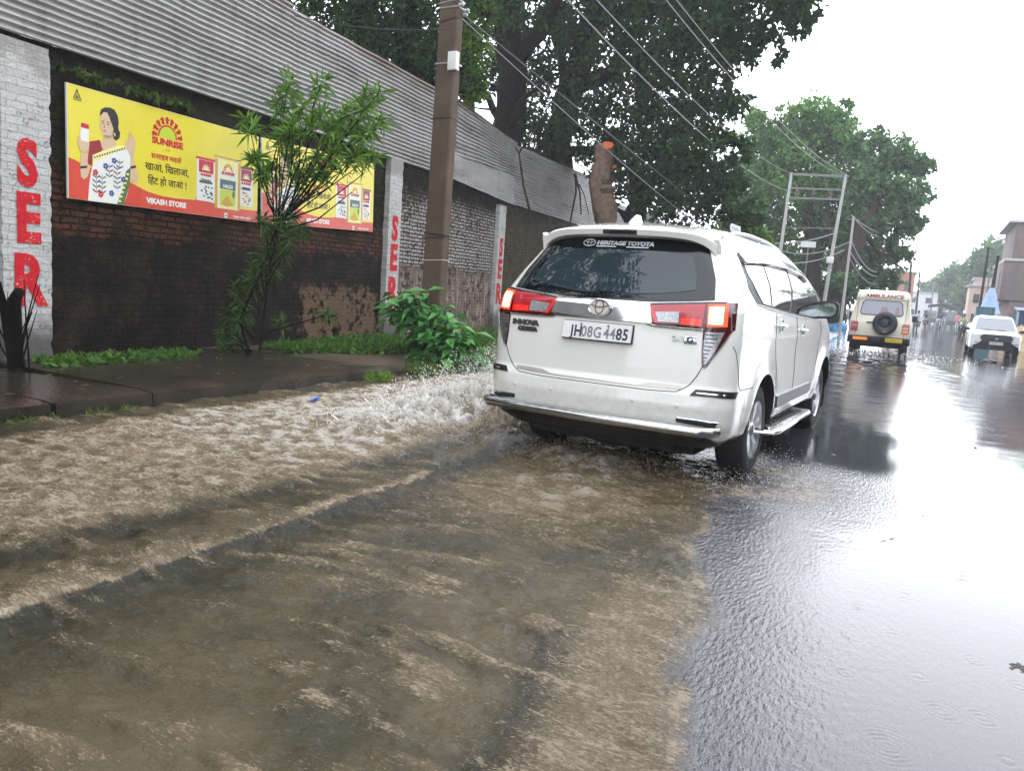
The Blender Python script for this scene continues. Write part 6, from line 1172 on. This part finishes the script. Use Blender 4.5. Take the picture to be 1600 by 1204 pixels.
STAND = dict(pelvis=(0, 0, .92), waist=(0, 0, 1.10), chest=(0, .01, 1.32), neck=(0, .01, 1.48), head=[(0, .03, 1.58), (0, .02, 1.66)], armL=[(-.20, 0, 1.38), (-.25, -.02, 1.12), (-.25, .05, .88), (-.24, .08, .78)], armR=[(.20, 0, 1.38), (.25, .02, 1.12), (.24, .12, .90), (.22, .18, .82)], legL=[(-.10, 0, .86), (-.11, .10, .48), (-.10, -.06, .10), (-.10, .08, .04)], legR=[(.10, 0, .86), (.11, .0, .48), (.10, -.16, .12), (.10, -.04, .05)])
RIDE = dict(pelvis=(0, 0, .84), waist=(0, .02, 1.02), chest=(0, .08, 1.22), neck=(0, .10, 1.38), head=[(0, .13, 1.48), (0, .13, 1.56)], armL=[(-.19, .1, 1.28), (-.27, .28, 1.10), (-.27, .50, 1.04), (-.27, .58, 1.03)], armR=[(.19, .1, 1.28), (.27, .28, 1.10), (.27, .50, 1.04), (.27, .58, 1.03)], legL=[(-.12, .05, .80), (-.22, .42, .72), (-.17, .30, .34), (-.17, .42, .30)], legR=[(.12, .05, .80), (.22, .42, .72), (.17, .30, .34), (.17, .42, .30)])
SKIN = mat('skin', (.22, .11, .06), .55); CL = {n: mat('cloth_'+n, c_, .8) for n, c_ in (('grey', (.42, .42, .43)), ('navy', (.02, .035, .10)), ('pale', (.55, .60, .68)), ('pink', (.55, .28, .28)), ('lime', (.42, .50, .25)), ('dark', (.03, .03, .04)))}
def gz(y): return float(drop(y))
person('walker', 'person in a grey top and dark trousers walking beside the blue bundle', STAND, (-4.80, 57.5, gz(57)-.02), .3, CL['grey'], CL['navy'], SKIN)
# motorbikes with riders coming up the far street
def bike(label, x, y, rz, paint, rider, cl, lg):
    t = thing('motorbike', label, 'motorbike', (x, y, gz(y)-.03), rz, 'motorbikes in the far street')
    for yy in (-.62, .64):
        mb = MB(); mb.lathe([(.20, -.04), (.28, -.05), (.305, 0), (.28, .05), (.20, .04)], 'X', (0, yy, .305), 20); w_ = mb.build('wheel', RUB, t); mb = MB(); mb.lathe([(.2, -.02), (.05, -.03), (.05, .03), (.2, .02)], 'X', (0, yy, .305), 14); mb.build('rim', ALLOY, w_)
    mb = MB(); rbox(mb, [(-.55, .10, .62, .74, .04), (-.1, .13, .55, .80, .05), (.15, .13, .60, .92, .05), (.38, .08, .68, .90, .03)], flip=True); mb.box((0, .05, .42), (.26, .42, .28), bev=.05); mb.build('body', paint, t)
    mb = MB(); mb.tube([(0, .40, .88), (0, .64, .32)], .04, 8); mb.tube([(-.34, .48, 1.02), (0, .40, .98), (.34, .48, 1.02)], .016, 6); mb.tube([(-.30, .46, 1.02), (-.36, .44, 1.16)], .008, 5); mb.tube([(.30, .46, 1.02), (.36, .44, 1.16)], .008, 5); mb.build('handlebar', DBLUE, t)
    mb = MB(); mb.lathe([(0, .06), (.07, .05), (.09, 0), (.07, -.06)], 'Y', (0, .50, .86), 14); mb.build('headlamp', CLR, t)
    person('rider', rider, RIDE, (x, y, gz(y)-.03), rz, cl, lg, SKIN, group='riders on motorbikes in the far street')
bike('dark motorbike nearest the right flank of the ambulance', -.80, 74, math.pi, DBLUE, 'rider in pale clothes on the dark motorbike beside the ambulance', CL['pale'], CL['navy'])
bike('motorbike just behind the dark one on the left lane', -.25, 86, math.pi, mat('red_tank', (.3, .03, .03), .3), 'rider in dark clothes on the red motorbike in the left lane', CL['dark'], CL['dark'])
bike('pale scooter-like motorbike in the middle of the far street', 1.10, 90, math.pi, mat('white_tank', (.75, .76, .78), .3), 'rider in navy on the white motorbike in mid street', CL['navy'], CL['dark'])
bike('black motorbike at the right side in front of the teal shed', 2.35, 68, math.pi-.2, mat('black_tank', (.02, .02, .02), .3), 'rider in a lime top on the black motorbike by the teal shed', CL['lime'], CL['dark'])
person('passerby', 'person in a pink top standing at the right roadside before the teal shed', STAND, (2.05, 72, gz(72)), 2.6, CL['pink'], CL['pale'], SKIN)
# ---- twin pole frame with cross arms, other poles
POLEW = mat('pale_steel_pole', (.42, .42, .40), .5, var=.2, vscale=2); STEEL = mat('grey_steel', (.20, .21, .22), .5, metal=.4); INS = mat('brown_insulator', (.10, .05, .035), .25)
hp = thing('power_pole_frame', 'twin pale poles joined by steel cross arms on the left roadside', 'power poles', (A(1254, 480, 40)[0], 40, gz(40)))
L0, L1, R0, R1 = at(1206, 485, 40), at(1237, 270, 40), at(1283, 490, 40), at(1322, 273, 40)
for a, b in ((L0, L1), (R0, R1)):
    mb = MB(); g0 = a.copy(); g0.z = gz(40)-.3; g0.x = a.x; mb.tube([g0-hp.location, a.lerp(b, .5)-hp.location, b-hp.location], [.09, .075, .065], 10); mb.build('pole', POLEW, hp)
def arm(p, q, r=.05):
    mb = MB(); mb.tube([Vector(A(*p, 40))-hp.location, Vector(A(*q, 40))-hp.location], r, 4); mb.build('cross_arm', STEEL, hp)
arm((1233, 272), (1326, 276), .07); arm((1236, 294), (1320, 297), .05); arm((1230, 309), (1318, 312), .06); arm((1222, 355), (1306, 357), .03)
for px in (1246, 1271, 1298):
    mb = MB(); p = at(px, 303, 40)-hp.location; mb.lathe([(.02, -.24), (.06, -.2), (.03, -.1), (.07, -.04), (.03, .04), (.07, .1), (.02, .24)], 'Z', tuple(p), 8); mb.build('insulator', INS, hp)
mb = MB(); mb.box(tuple(at(1297, 406, 39.8)-hp.location), (.30, .2, .30), bev=.02); mb.build('switch_box', BOXW, hp)
def post(label, p0, p1, Y, r, m=STEEL, arms=()):
    a, b = at(*p0, Y), at(*p1, Y); t = thing('street_pole', label, 'pole', (a.x, Y, gz(Y)), group='poles along the street'); g0 = Vector((a.x, Y, gz(Y)-.2)); mb = MB(); mb.tube([g0-t.location, a-t.location, b-t.location], [r, r, r*.75], 8); mb.build('shaft', m, t)
    for k, w_ in arms: q = a.lerp(b, k)-t.location; mb = MB(); mb.tube([q-Vector((w_, 0, 0)), q+Vector((w_, 0, 0))], r*.5, 4); mb.build('cross_arm', STEEL, t)
    return t
post('slim pale pole just right of the twin pole frame', (1316, 485), (1334, 338), 37, .06, POLEW, [(.97, .25)])
post('thin grey pole rising above the ambulance roof', (1398, 470), (1405, 360), 52, .06, STEEL, [(.98, .3)])
post('dark leaning pole right behind the ambulance roof corner', (1419, 480), (1424, 408), 70, .10, BARK, [(.9, .4)])
post('second dark pole behind the ambulance, farther up the street', (1432, 480), (1437, 425), 90, .10, BARK, [(.9, .5)])
post('faint pole in mid street mist, left of the blue canopy', (1455, 480), (1459, 440), 110, .09, STEEL, [(.9, .6)])
post('faint pole in the mist right of the blue canopy', (1511, 475), (1518, 438), 105, .09, STEEL, [(.93, .9)])
post('tallest dark pole of the right roadside, before the peach houses', (1531, 480), (1545, 386), 64, .09, BARK2, [(.8, .35)])
post('dark pole wrapped in a pale blue tarpaulin beside the teal shed', (1545, 480), (1560, 400), 62, .11, BARK2)
post('thin grey pole between the two dark poles on the right', (1540, 475), (1548, 410), 72, .06, STEEL, [(.95, .3)])
# ---- wires
WPALE = mat('pale_wire', (.30, .31, .32), .5); WDARK = mat('dark_wire', (.06, .065, .07), .5)
def cable(label, p, q, sag, r, m=WPALE, n=24):
    a, b = (Vector(x) if len(x) == 3 and isinstance(x, Vector) else at(*x) for x in (p, q)); mb = MB(); pts = [a.lerp(b, k/n)-Vector((0, 0, 4*sag*(k/n)*(1-k/n))) for k in range(n+1)]; mb.tube(pts, r, 5); o = mb.build('power_cable', m); return tag(o, label, 'cable', 'overhead cables')
cable('thick pale cable sagging to the left pole of the twin frame', (794, -100, 10), (1232, 299, 40), .55, .013)
cable('long pale cable running down to the top left of the twin pole frame', (850, -90, 10), (1236, 271, 40), .45, .010)
cable('long thin cable to the twin frame, lower of two', (985, -70, 12), (1316, 274, 40), .5, .009, WPALE)
cable('long thin cable to the twin frame, upper of two', (1010, -60, 13), (1321, 272, 40), .45, .009, WPALE)
cable('dark cable from the concrete pole down past the cut stumps', (712, 14, 10.5), (1215, 412, 40), .10, .011, WDARK)
cable('thin pale cable passing right behind the tall sawn stump', (712, 20, 10.6), (1205, 428, 40), .35, .009, WPALE)
cable('pale cable swagged left from the right pole of the twin frame', (1307, 363, 40), (1150, 372, 33), .35, .018)
cable('lower pale cable swagged from the switch box to the left', (1320, 390, 38), (1180, 402, 33), .4, .018); cable('middle pale cable swagged from the slim pole to the left', (1330, 376, 37), (1220, 392, 34), .3, .016)
cable('deepest pale cable loop from the slim pole to the grey pole', (1331, 378, 37), (1402, 400, 52), 1.1, .024); cable('second pale cable loop over the ambulance', (1327, 391, 37), (1400, 418, 52), .8, .024); cable('lowest thin cable loop over the ambulance', (1325, 398, 37), (1400, 424, 52), 1.0, .016)
cable('upper cable from the slim pole to the thin grey pole', (1334, 340, 37), (1405, 366, 52), .5, .018); cable('upper cable close under the first, slim pole to grey pole', (1330, 336, 37), (1405, 363, 52), .35, .018)
cable('dark cable wandering along the top of the corrugated sheets', (440, 20, 9.4), (700, 45, 10.4), .1, .007, WDARK)
# ---- roadside things
def block(name, label, cat, boxes, base, mats, group=None, rz=0):
    t = thing(name, label, cat, base, rz, group)
    for n_, c_, d, m in boxes: mb = MB(); mb.box(c_, d, bev=min(.02, min(d)*.2)); mb.build(n_, m, t)
    return t
BRN = mat('brown_plaster', (.16, .125, .115), .85, var=.35, vscale=.9); BRK = mat('orange_brick', (.36, .15, .09), .85, var=.3, vscale=2); TEAL = mat('teal_sheet', (.035, .13, .16), .5, var=.2, vscale=2); BLUE = mat('blue_tarpaulin', (.05, .26, .52), .5, var=.25, vscale=5, bump=.4, bscale=6); PBLUE = mat('pale_blue_tarpaulin', (.30, .42, .62), .55, var=.2, vscale=3); PEACH = mat('peach_plaster', (.55, .42, .35), .85, var=.15, vscale=1); DKW = mat('dark_opening', (.02, .022, .028), .5); CONC2 = mat('pale_concrete', (.45, .44, .43), .85, var=.2, vscale=1.5)
gb = (4.15, 65, gz(65))
bl = block('building', 'brown unplastered building with an overhanging upper floor at the right edge', 'building', [('ground_floor', (5.0, 5, 1.35), (8.6, 10, 2.7), BRN), ('upper_floor', (4.45, 5, 4.1), (8.9, 10.2, 2.7), BRN), ('ledge', (4.6, 5, 5.55), (9.2, 10.4, .18), CONC2), ('top_floor', (4.75, 5, 6.9), (8.6, 9.8, 2.5), BRN), ('brick_patch', (2.2, .06, 6.5), (1.3, .08, 1.0), BRK), ('parapet', (4.5, 5, 8.2), (9.0, 10.2, .16), CONC2)], gb, None)
for x, z in ((2.6, 4.2), (5.2, 4.2), (5.2, 6.9)):
    mb = MB(); mb.box((x, -.115 if z < 5 else .07, z), (1.1, .06, 1.3)); wn = mb.build('window', DKW, bl); mb = MB(); mb.box((x, -.19 if z < 5 else .0, z-.72), (1.4, .2, .09)); mb.build('sill', CONC2, wn)
for y in (2.5, 6): mb = MB(); mb.box((-.01, y, 4.2), (.06, 1.2, 1.3)); mb.build('window', DKW, bl)
mb = MB(); mb.box((2.4, -.02, 1.2), (2.6, .06, 2.2)); mb.build('shutter', TEAL, bl)
def corr(label, x, y, w_, d, h, m, top=True, name='metal_shed', cat='shed', group=None):
    t = thing(name, label, cat, (x, y, gz(y)), 0, group); k = np.linspace(-w_/2, w_/2, int(w_/.05)); P = np.array([[(a, .02*math.sin(a*42), z) for a in k] for z in (0, h*.5, h)]); mb = MB(); mb.grid(P); mb.grid(P+np.array([0, .03, 0]), flip=True); mb.box((0, d/2+.06, h/2), (w_, d, h)); mb.build('wall', m, t)
    if top: mb = MB(); mb.box((0, d/2-.1, h+.07), (w_+.3, d+.5, .07), Matrix.Rotation(.08, 3, 'X')); mb.build('roof', m, t)
    return t
corr('teal corrugated shed with a ragged top behind the oncoming car', 3.15, 59, 1.05, 1.6, 2.15, TEAL, False); corr('blue painted shed at the right edge behind the oncoming car', 5.0, 50, 1.5, 1.5, 2.0, mat('blue_sheet', (.03, .07, .17), .5), True)
corr('blue sheet hut under the trees left of the ambulance', -7.2, 56, 1.2, 2, 2.4, BLUE); corr('large teal sheet shed among the trees behind the twin poles', -8.0, 52, 3.2, 3, 4.6, TEAL)
t = thing('tarpaulin', 'pale blue tarpaulin draped round a dark pole beside the teal shed', 'tarpaulin', (at(1549, 462, 61.5).x, 61.5, gz(61))); mb = MB(); P = []
for z, r_ in ((1.75, .62), (2.3, .45), (3.0, .28), (3.45, .12)): P.append([(r_*math.cos(a)*(1+.15*math.sin(5*a)), r_*math.sin(a)*.8, z) for a in np.linspace(0, 6.283, 20, endpoint=False)])
mb.grid(np.array(P), closed=True); mb.build('sheet', PBLUE, t)
def lump(name, label, cat, c_, d, m, seed):
    r = np.random.default_rng(seed); mb = MB(); P = []
    for i, v in enumerate(np.linspace(0, 1, 9)):
        rad = math.sin(math.pi*(.08+.42*(1-v)*1.0+.0))*(1-v**4)**.5 if v < 1 else .02; P.append([(d[0]*rad*math.cos(a)*(1+.16*math.sin(3*a+i*.7)+.07*r.normal()), d[1]*rad*math.sin(a)*(1+.12*math.cos(4*a+i)), d[2]*v*(1+.05*r.normal())) for a in np.linspace(0, 6.283, 18, endpoint=False)])
    mb.grid(np.array(P), closed=True); mb.add(P[-1], [tuple(range(18))]); o = mb.build(name, m, None, sharp=60); o.location = c_; return tag(o, label, cat)
lump('covered_bundle', 'bright blue plastic covered bundle on the roadside left of the ambulance', 'bundle', (-5.45, 56, gz(56)), (.75, .6, 1.0), BLUE, 2); lump('sack', 'pale yellow sack stacked behind the oncoming car at the right edge', 'sack', (4.1, 46, gz(46)), (.8, .6, 1.25), mat('jute', (.55, .42, .25), .9, var=.3, vscale=6), 3)
t = thing('sign_board', 'small white signboard under the twin pole frame', 'sign', (at(1263, 382, 44).x, 44, gz(44))); mb = MB(); z = at(1263, 382, 44).z-gz(44); mb.box((0, 0, z), (.75, .06, .30)); mb.build('panel', PLW, t); mb = MB(); mb.tube([(0, .08, 0), (0, .08, z)], .04, 6); mb.build('post', STEEL, t)
t = thing('canopy', 'pale blue tarpaulin canopy across the end of the street', 'canopy', (1.45, 100, gz(100))); mb = MB(); P = np.array([[(x, y, 1.95+.65*(1-abs(x-(-.4))/2.4)-.06*y+.05*math.sin(3*x)) for x in np.linspace(-1.7, 1.5, 12)] for y in (0, 2, 4)]); mb.grid(P); mb.grid(P-np.array([0, 0, .03]), flip=True); mb.build('sheet', PBLUE, t)
for x in (-1.65, 0, 1.45): mb = MB(); mb.tube([(x, 0, 0), (x, 0, 2.2)], .04, 6); mb.build('post', STEEL, t)
def house(label, x, y, w_, d, h, m, n=2, group='hazy houses at the end of the street'):
    t = thing('house', label, 'house', (x, y, gz(y)), 0, group); mb = MB(); mb.box((0, d/2, h/2), (w_, d, h)); mb.build('wall', m, t); mb = MB(); mb.box((0, d/2, h+.08), (w_+.4, d+.4, .16)); mb.build('roof', CONC2, t)
    for i in range(n):
        for k in range(2): mb = MB(); mb.box((-w_/2+w_*(i+.5)/n, -.02, h*(.28+.45*k)), (w_/n*.4, .08, h*.2)); mb.build('window', DKW, t)
    return t
house('peach house with a flat roof behind the right-hand poles', 4.6, 92, 2.6, 6, 4.4, PEACH); house('taller pinkish house behind the peach one', 6.2, 104, 4, 7, 5.6, mat('pink_plaster', (.50, .38, .37), .85)); house('white house at the far end left of the canopy', -1.6, 150, 5, 6, 4.6, mat('white_plaster', (.62, .62, .64), .85)); house('pale grey house at the far end in mid street', 2.6, 175, 6, 6, 4.2, mat('grey_plaster', (.52, .53, .56), .85), 3); house('orange brick house glimpsed left of the far poles', -3.9, 120, 3, 6, 6.6, BRK)
house('low cream shop at the far left behind the motorbikes', -3.4, 105, 2.6, 5, 3.0, mat('cream_plaster', (.58, .54, .46), .85))
for k, (y, d, h) in enumerate(((-12, 17, 6.5), (6.2, 14, 8.0), (21.5, 11, 6.0))):  # unseen buildings added to block low sky and darken the car's side
    bt = thing('building', ('plain grey building added unseen on the right to block sky light, behind the camera', 'plain grey three storey building added unseen on the right to block sky light, abreast of the car', 'plain grey low building added unseen on the right to block sky light, beyond the tall one')[k], 'building', (12.2, y, 0), 0, 'sky blockers added out of the frame'); mb = MB(); mb.box((4, d/2, h/2-.3), (8, d, h)); mb.build('wall', BRN, bt); mb = MB(); mb.box((3.8, d/2, h-.2), (8.6, d+.2, .2)); mb.build('roof', CONC2, bt)
    for i in range(3):
        for z in np.arange(1.4, h-1, 2.9): mb = MB(); mb.box((-.01, d*(i+.5)/3, z), (.08, d*.16, 1.5)); mb.build('window', DKW, bt)
# parked three-wheelers far up the street, right side
def rick(label, x, y, rz):
    t = thing('auto_rickshaw', label, 'auto rickshaw', (x, y, gz(y)), rz, 'three-wheelers in the far street'); mb = MB(); zsect(mb, [(.25, .58, -1.2, 1.1), (.7, .62, -1.25, 1.0), (.85, .60, -1.2, .8)], cr=.15); mb.build('body', mat('rick_dark', (.03, .05, .06), .4), t)
    mb = MB(); zsect(mb, [(1.45, .62, -1.2, .7), (1.62, .60, -1.15, .6), (1.72, .45, -1.0, .4)], cr=.15)
    for a, b in ((-.55, .62), (.55, .62), (-.55, -1.1), (.55, -1.1)): mb.tube([(a, b, .8), (a*.95, b-.08, 1.5)], .03, 5)
    mb.build('hood', mat('rick_hood', (.10, .12, .14), .7), t)
    for a, b in ((-.5, -.8), (.5, -.8), (0, .95)): simple_wheel(t, a if a else .001, b, .22, .1, ALLOY)
    mb = MB(); mb.box((0, .72, 1.15), (1.0, .03, .55), Matrix.Rotation(.15, 3, 'X')); mb.build('windscreen', GLASSF, t)
rick('dark three-wheeler standing under the blue canopy', 2.2, 97, math.pi); rick('dark three-wheeler left of the canopy in the haze', .2, 112, math.pi)
# litter, stones, fallen leaves
def stone(label, x, y, d, m, seed, name='stone'):
    o = lump(name, label, name.replace('_', ' '), (x, y, water_h(x, y)-.004), d, m, seed); return o
stone('dark lump of debris lying in the water before the oncoming car', 1.85, 29.2, (.22, .16, .12), DKW, 5); stone('small dark stone on the wet road right of the car', -.598, 7.22, (.035, .03, .02), DKW, 6); stone('flat brown leaf scrap on the bright wet road', -.115, 11.58, (.12, .07, .012), EARTH, 7); stone('tiny dark pebble in the bright reflection', .55, 8.8, (.02, .02, .015), DKW, 8)
MUDC = mat('dark_mud', (.035, .028, .022), .6, var=.4, vscale=30, bump=.6, bscale=80)
gx_, gy_ = np.meshgrid(np.linspace(.30, .78, 110), np.linspace(3.15, 3.68, 110)); rot = (gx_-.52)*.8+(gy_-3.40)*.35; rot2 = -(gx_-.52)*.35+(gy_-3.40)*.8
gm = np.exp(-(rot/.14)**2-(rot2/.055)**2); gh = -.010+.016*gm+.012*gm*fbm(gx_*26, gy_*26, 4, .65)+.004*fbm(gx_*60, gy_*60, 2)
gi = np.arange(gx_.size).reshape(gx_.shape); o = mesh_np('mud_patch', np.stack([gx_, gy_, gh], -1).reshape(-1, 3), np.stack([gi[:-1, :-1], gi[:-1, 1:], gi[1:, 1:], gi[1:, :-1]], -1).reshape(-1, 4), MUDC); tag(o, 'patch of dark mud crumbs breaking the wet road at the right edge', 'mud', kind='stuff'); r = np.random.default_rng(12)
t = thing('litter_packet', 'crumpled blue and yellow packet floating by the kerb', 'litter', (-5.25, 5.9, water_h(-5.25, 5.9)+.005), .6); mb = MB(); P = np.array([[(a, b, .012+.012*math.sin(a*60)+.010*math.cos(b*70)) for a in np.linspace(-.05, .05, 8)] for b in np.linspace(-.035, .035, 6)]); mb.grid(P, 0); mb.grid(P-np.array([0, 0, .006]), 0, flip=True); mb.build('wrapper', mat('blue_wrapper', (.03, .09, .40), .3), t); mb = MB(); mb.box((.055, 0, .014), (.045, .05, .016), bev=.005); mb.build('wrapper_end', mat('yellow_wrapper', (.65, .45, .08), .4), t)
LEAFDRY = leaf_mat('fallen_leaves', (.14, .09, .04), (.30, .25, .14)); n = 46; P = np.stack([r.uniform(-7.9, -6.1, n), r.uniform(3, 9, n), np.full(n, .155)], 1); tag(leaves('fallen_leaves', P, rand_dirs(r, n)*np.array([1, 1, .08]), np.tile((0, 0, 1.0), (n, 1)), r.uniform(.04, .11, n), r.uniform(.012, .035, n), r.random(n), LEAFDRY, None), 'scattered fallen leaves and scraps on the wet footpath', 'leaves', kind='stuff')
# ---- spray thrown up by the wheels: many small drops and strands
SPRAY = mat('spray', (.88, .86, .82), .25, spec=.5); SPRAYM = mat('muddy_spray', (.46, .36, .25), .3)
def drops(name, label, P, S, D, m):
    """stretched droplets: centres P, radii S, stretch vectors D"""
    base = np.array([(1, 0, 0), (-1, 0, 0), (0, 1, 0), (0, -1, 0), (0, 0, 1), (0, 0, -1)], float); T = np.array([(0, 2, 4), (2, 1, 4), (1, 3, 4), (3, 0, 4), (2, 0, 5), (1, 2, 5), (3, 1, 5), (0, 3, 5)])
    n = len(P); V = P[:, None]+base[None]*S[:, None, None]; V = V+D[:, None]*np.einsum('kj,nj->nk', base, D/(np.linalg.norm(D, axis=1, keepdims=True)+1e-9))[..., None]
    F = (T[None]+6*np.arange(n)[:, None, None]).reshape(-1, 3); o = mesh_np(name, V.reshape(-1, 3), F, m, None, smooth=True); return tag(o, label, 'splash', kind='stuff')
r = np.random.default_rng(77); n = 22000
yy = 4.6+r.beta(2.2, 2.0, n)*5.2; cxx = np.interp(yy, [4.2, 5.2, 6.2, 7.4, 9, 11], [-4.35, -3.92, -3.55, -3.40, -3.4, -3.5]); xx = cxx+r.normal(0, .26, n)-.10*np.abs(r.normal(size=n)); hmax = np.interp(yy, [4.4, 5.5, 6.8, 8.5, 10], [.12, .34, .52, .5, .2])
zz = np.array([water_h(a, b) for a, b in zip(xx, yy)]); zz = np.maximum(zz, 0)+hmax*r.random(n)**2.2*.80*np.exp(-((xx-cxx)/.5)**2)
d = r.normal(size=(n, 3))*.6+np.array([-.7, -.6, .9]); d = d/np.linalg.norm(d, axis=1, keepdims=True)*(r.random(n)**2*.016)[:, None]
drops('splash', 'white curtain of splash drops thrown up left of the car', np.stack([xx, yy, zz], 1), r.uniform(.0009, .0040, n)*(1+(r.random(n) > .97)*1.2), d, SPRAY)
mb = MB()
for k in range(1100):                                    # strands of water torn off the crest
    y0 = 4.7+r.beta(2.2, 1.9)*4.6; x0 = float(np.interp(y0, [4.2, 5.2, 6.2, 7.4, 9, 11], [-4.35, -3.92, -3.55, -3.40, -3.4, -3.5]))+r.normal(0, .20); z0 = max(0, water_h(x0, y0))+(-.015 if k % 3 else r.uniform(0, .16))
    v0 = np.array([r.normal(-.5, .7), r.normal(-.7, .5), abs(r.normal(1.1, .5))]); T_ = r.uniform(.015, .06); rad = r.uniform(.0008, .0036)*(1 if k % 5 else 1.6)
    mb.tube([(x0+v0[0]*t_, y0+v0[1]*t_, z0+v0[2]*t_-4.9*t_*t_+.010*math.sin(40*t_+k)) for t_ in np.linspace(0, T_, 6)], [rad*1.5, rad*1.2, rad, rad*1.1, rad*.7, rad*.15], 4, cap=False)
tag(mb.build('splash', SPRAY), 'white torn strands of water in the splash left of the car', 'splash', kind='stuff')
n = 1300; a = r.normal(0, .38, n); P = np.stack([-2.2+a*1.4, 5.45+r.normal(0, .22, n), np.zeros(n)], 1); P[:, 2] = [max(0, water_h(x, y)) for x, y in P[:, :2]]+np.abs(r.normal(0, .05, n)); drops('splash', 'muddy churned spray behind the car between its rear wheels', P, r.uniform(.0014, .0042, n), r.normal(size=(n, 3))*.005, SPRAYM)
n = 900; P = np.stack([-1.05+r.normal(0, .22, n), 6.0+r.normal(0, .45, n), np.zeros(n)], 1); P[:, 2] = np.abs(r.normal(0, .06, n)); drops('splash', 'small spray of clear drops round the right-hand wheels', P, r.uniform(.0010, .0026, n), r.normal(size=(n, 3))*.003, SPRAY)
n = 700; P = np.stack([-1.25+r.normal(0, 1.0, n), 26.6+r.normal(0, .5, n), np.zeros(n)], 1); P[:, 2] = gz(26.6)+np.abs(r.normal(0, .07, n)); drops('splash', 'spray round the wheels of the ambulance', P, r.uniform(.006, .018, n), r.normal(size=(n, 3))*.02, SPRAY)
# ---- damp air over the street
hz, hnt, hp_ = new_mat('haze'); hnt.nodes.remove(hp_); pv = hnt.nodes.new('ShaderNodeVolumePrincipled'); pv.inputs['Color'].default_value = (.93, .95, 1.0, 1); pv.inputs['Density'].default_value = .0014; pv.inputs['Anisotropy'].default_value = .0; hnt.links.new(pv.outputs[0], hnt.nodes['Material Output'].inputs['Volume'])
mb = MB(); mb.box((0, 125, 10.5), (330, 310, 24.4)); o = mb.build('haze', hz, None, sharp=0); tag(o, 'pale damp haze filling the street', 'haze', kind='stuff')
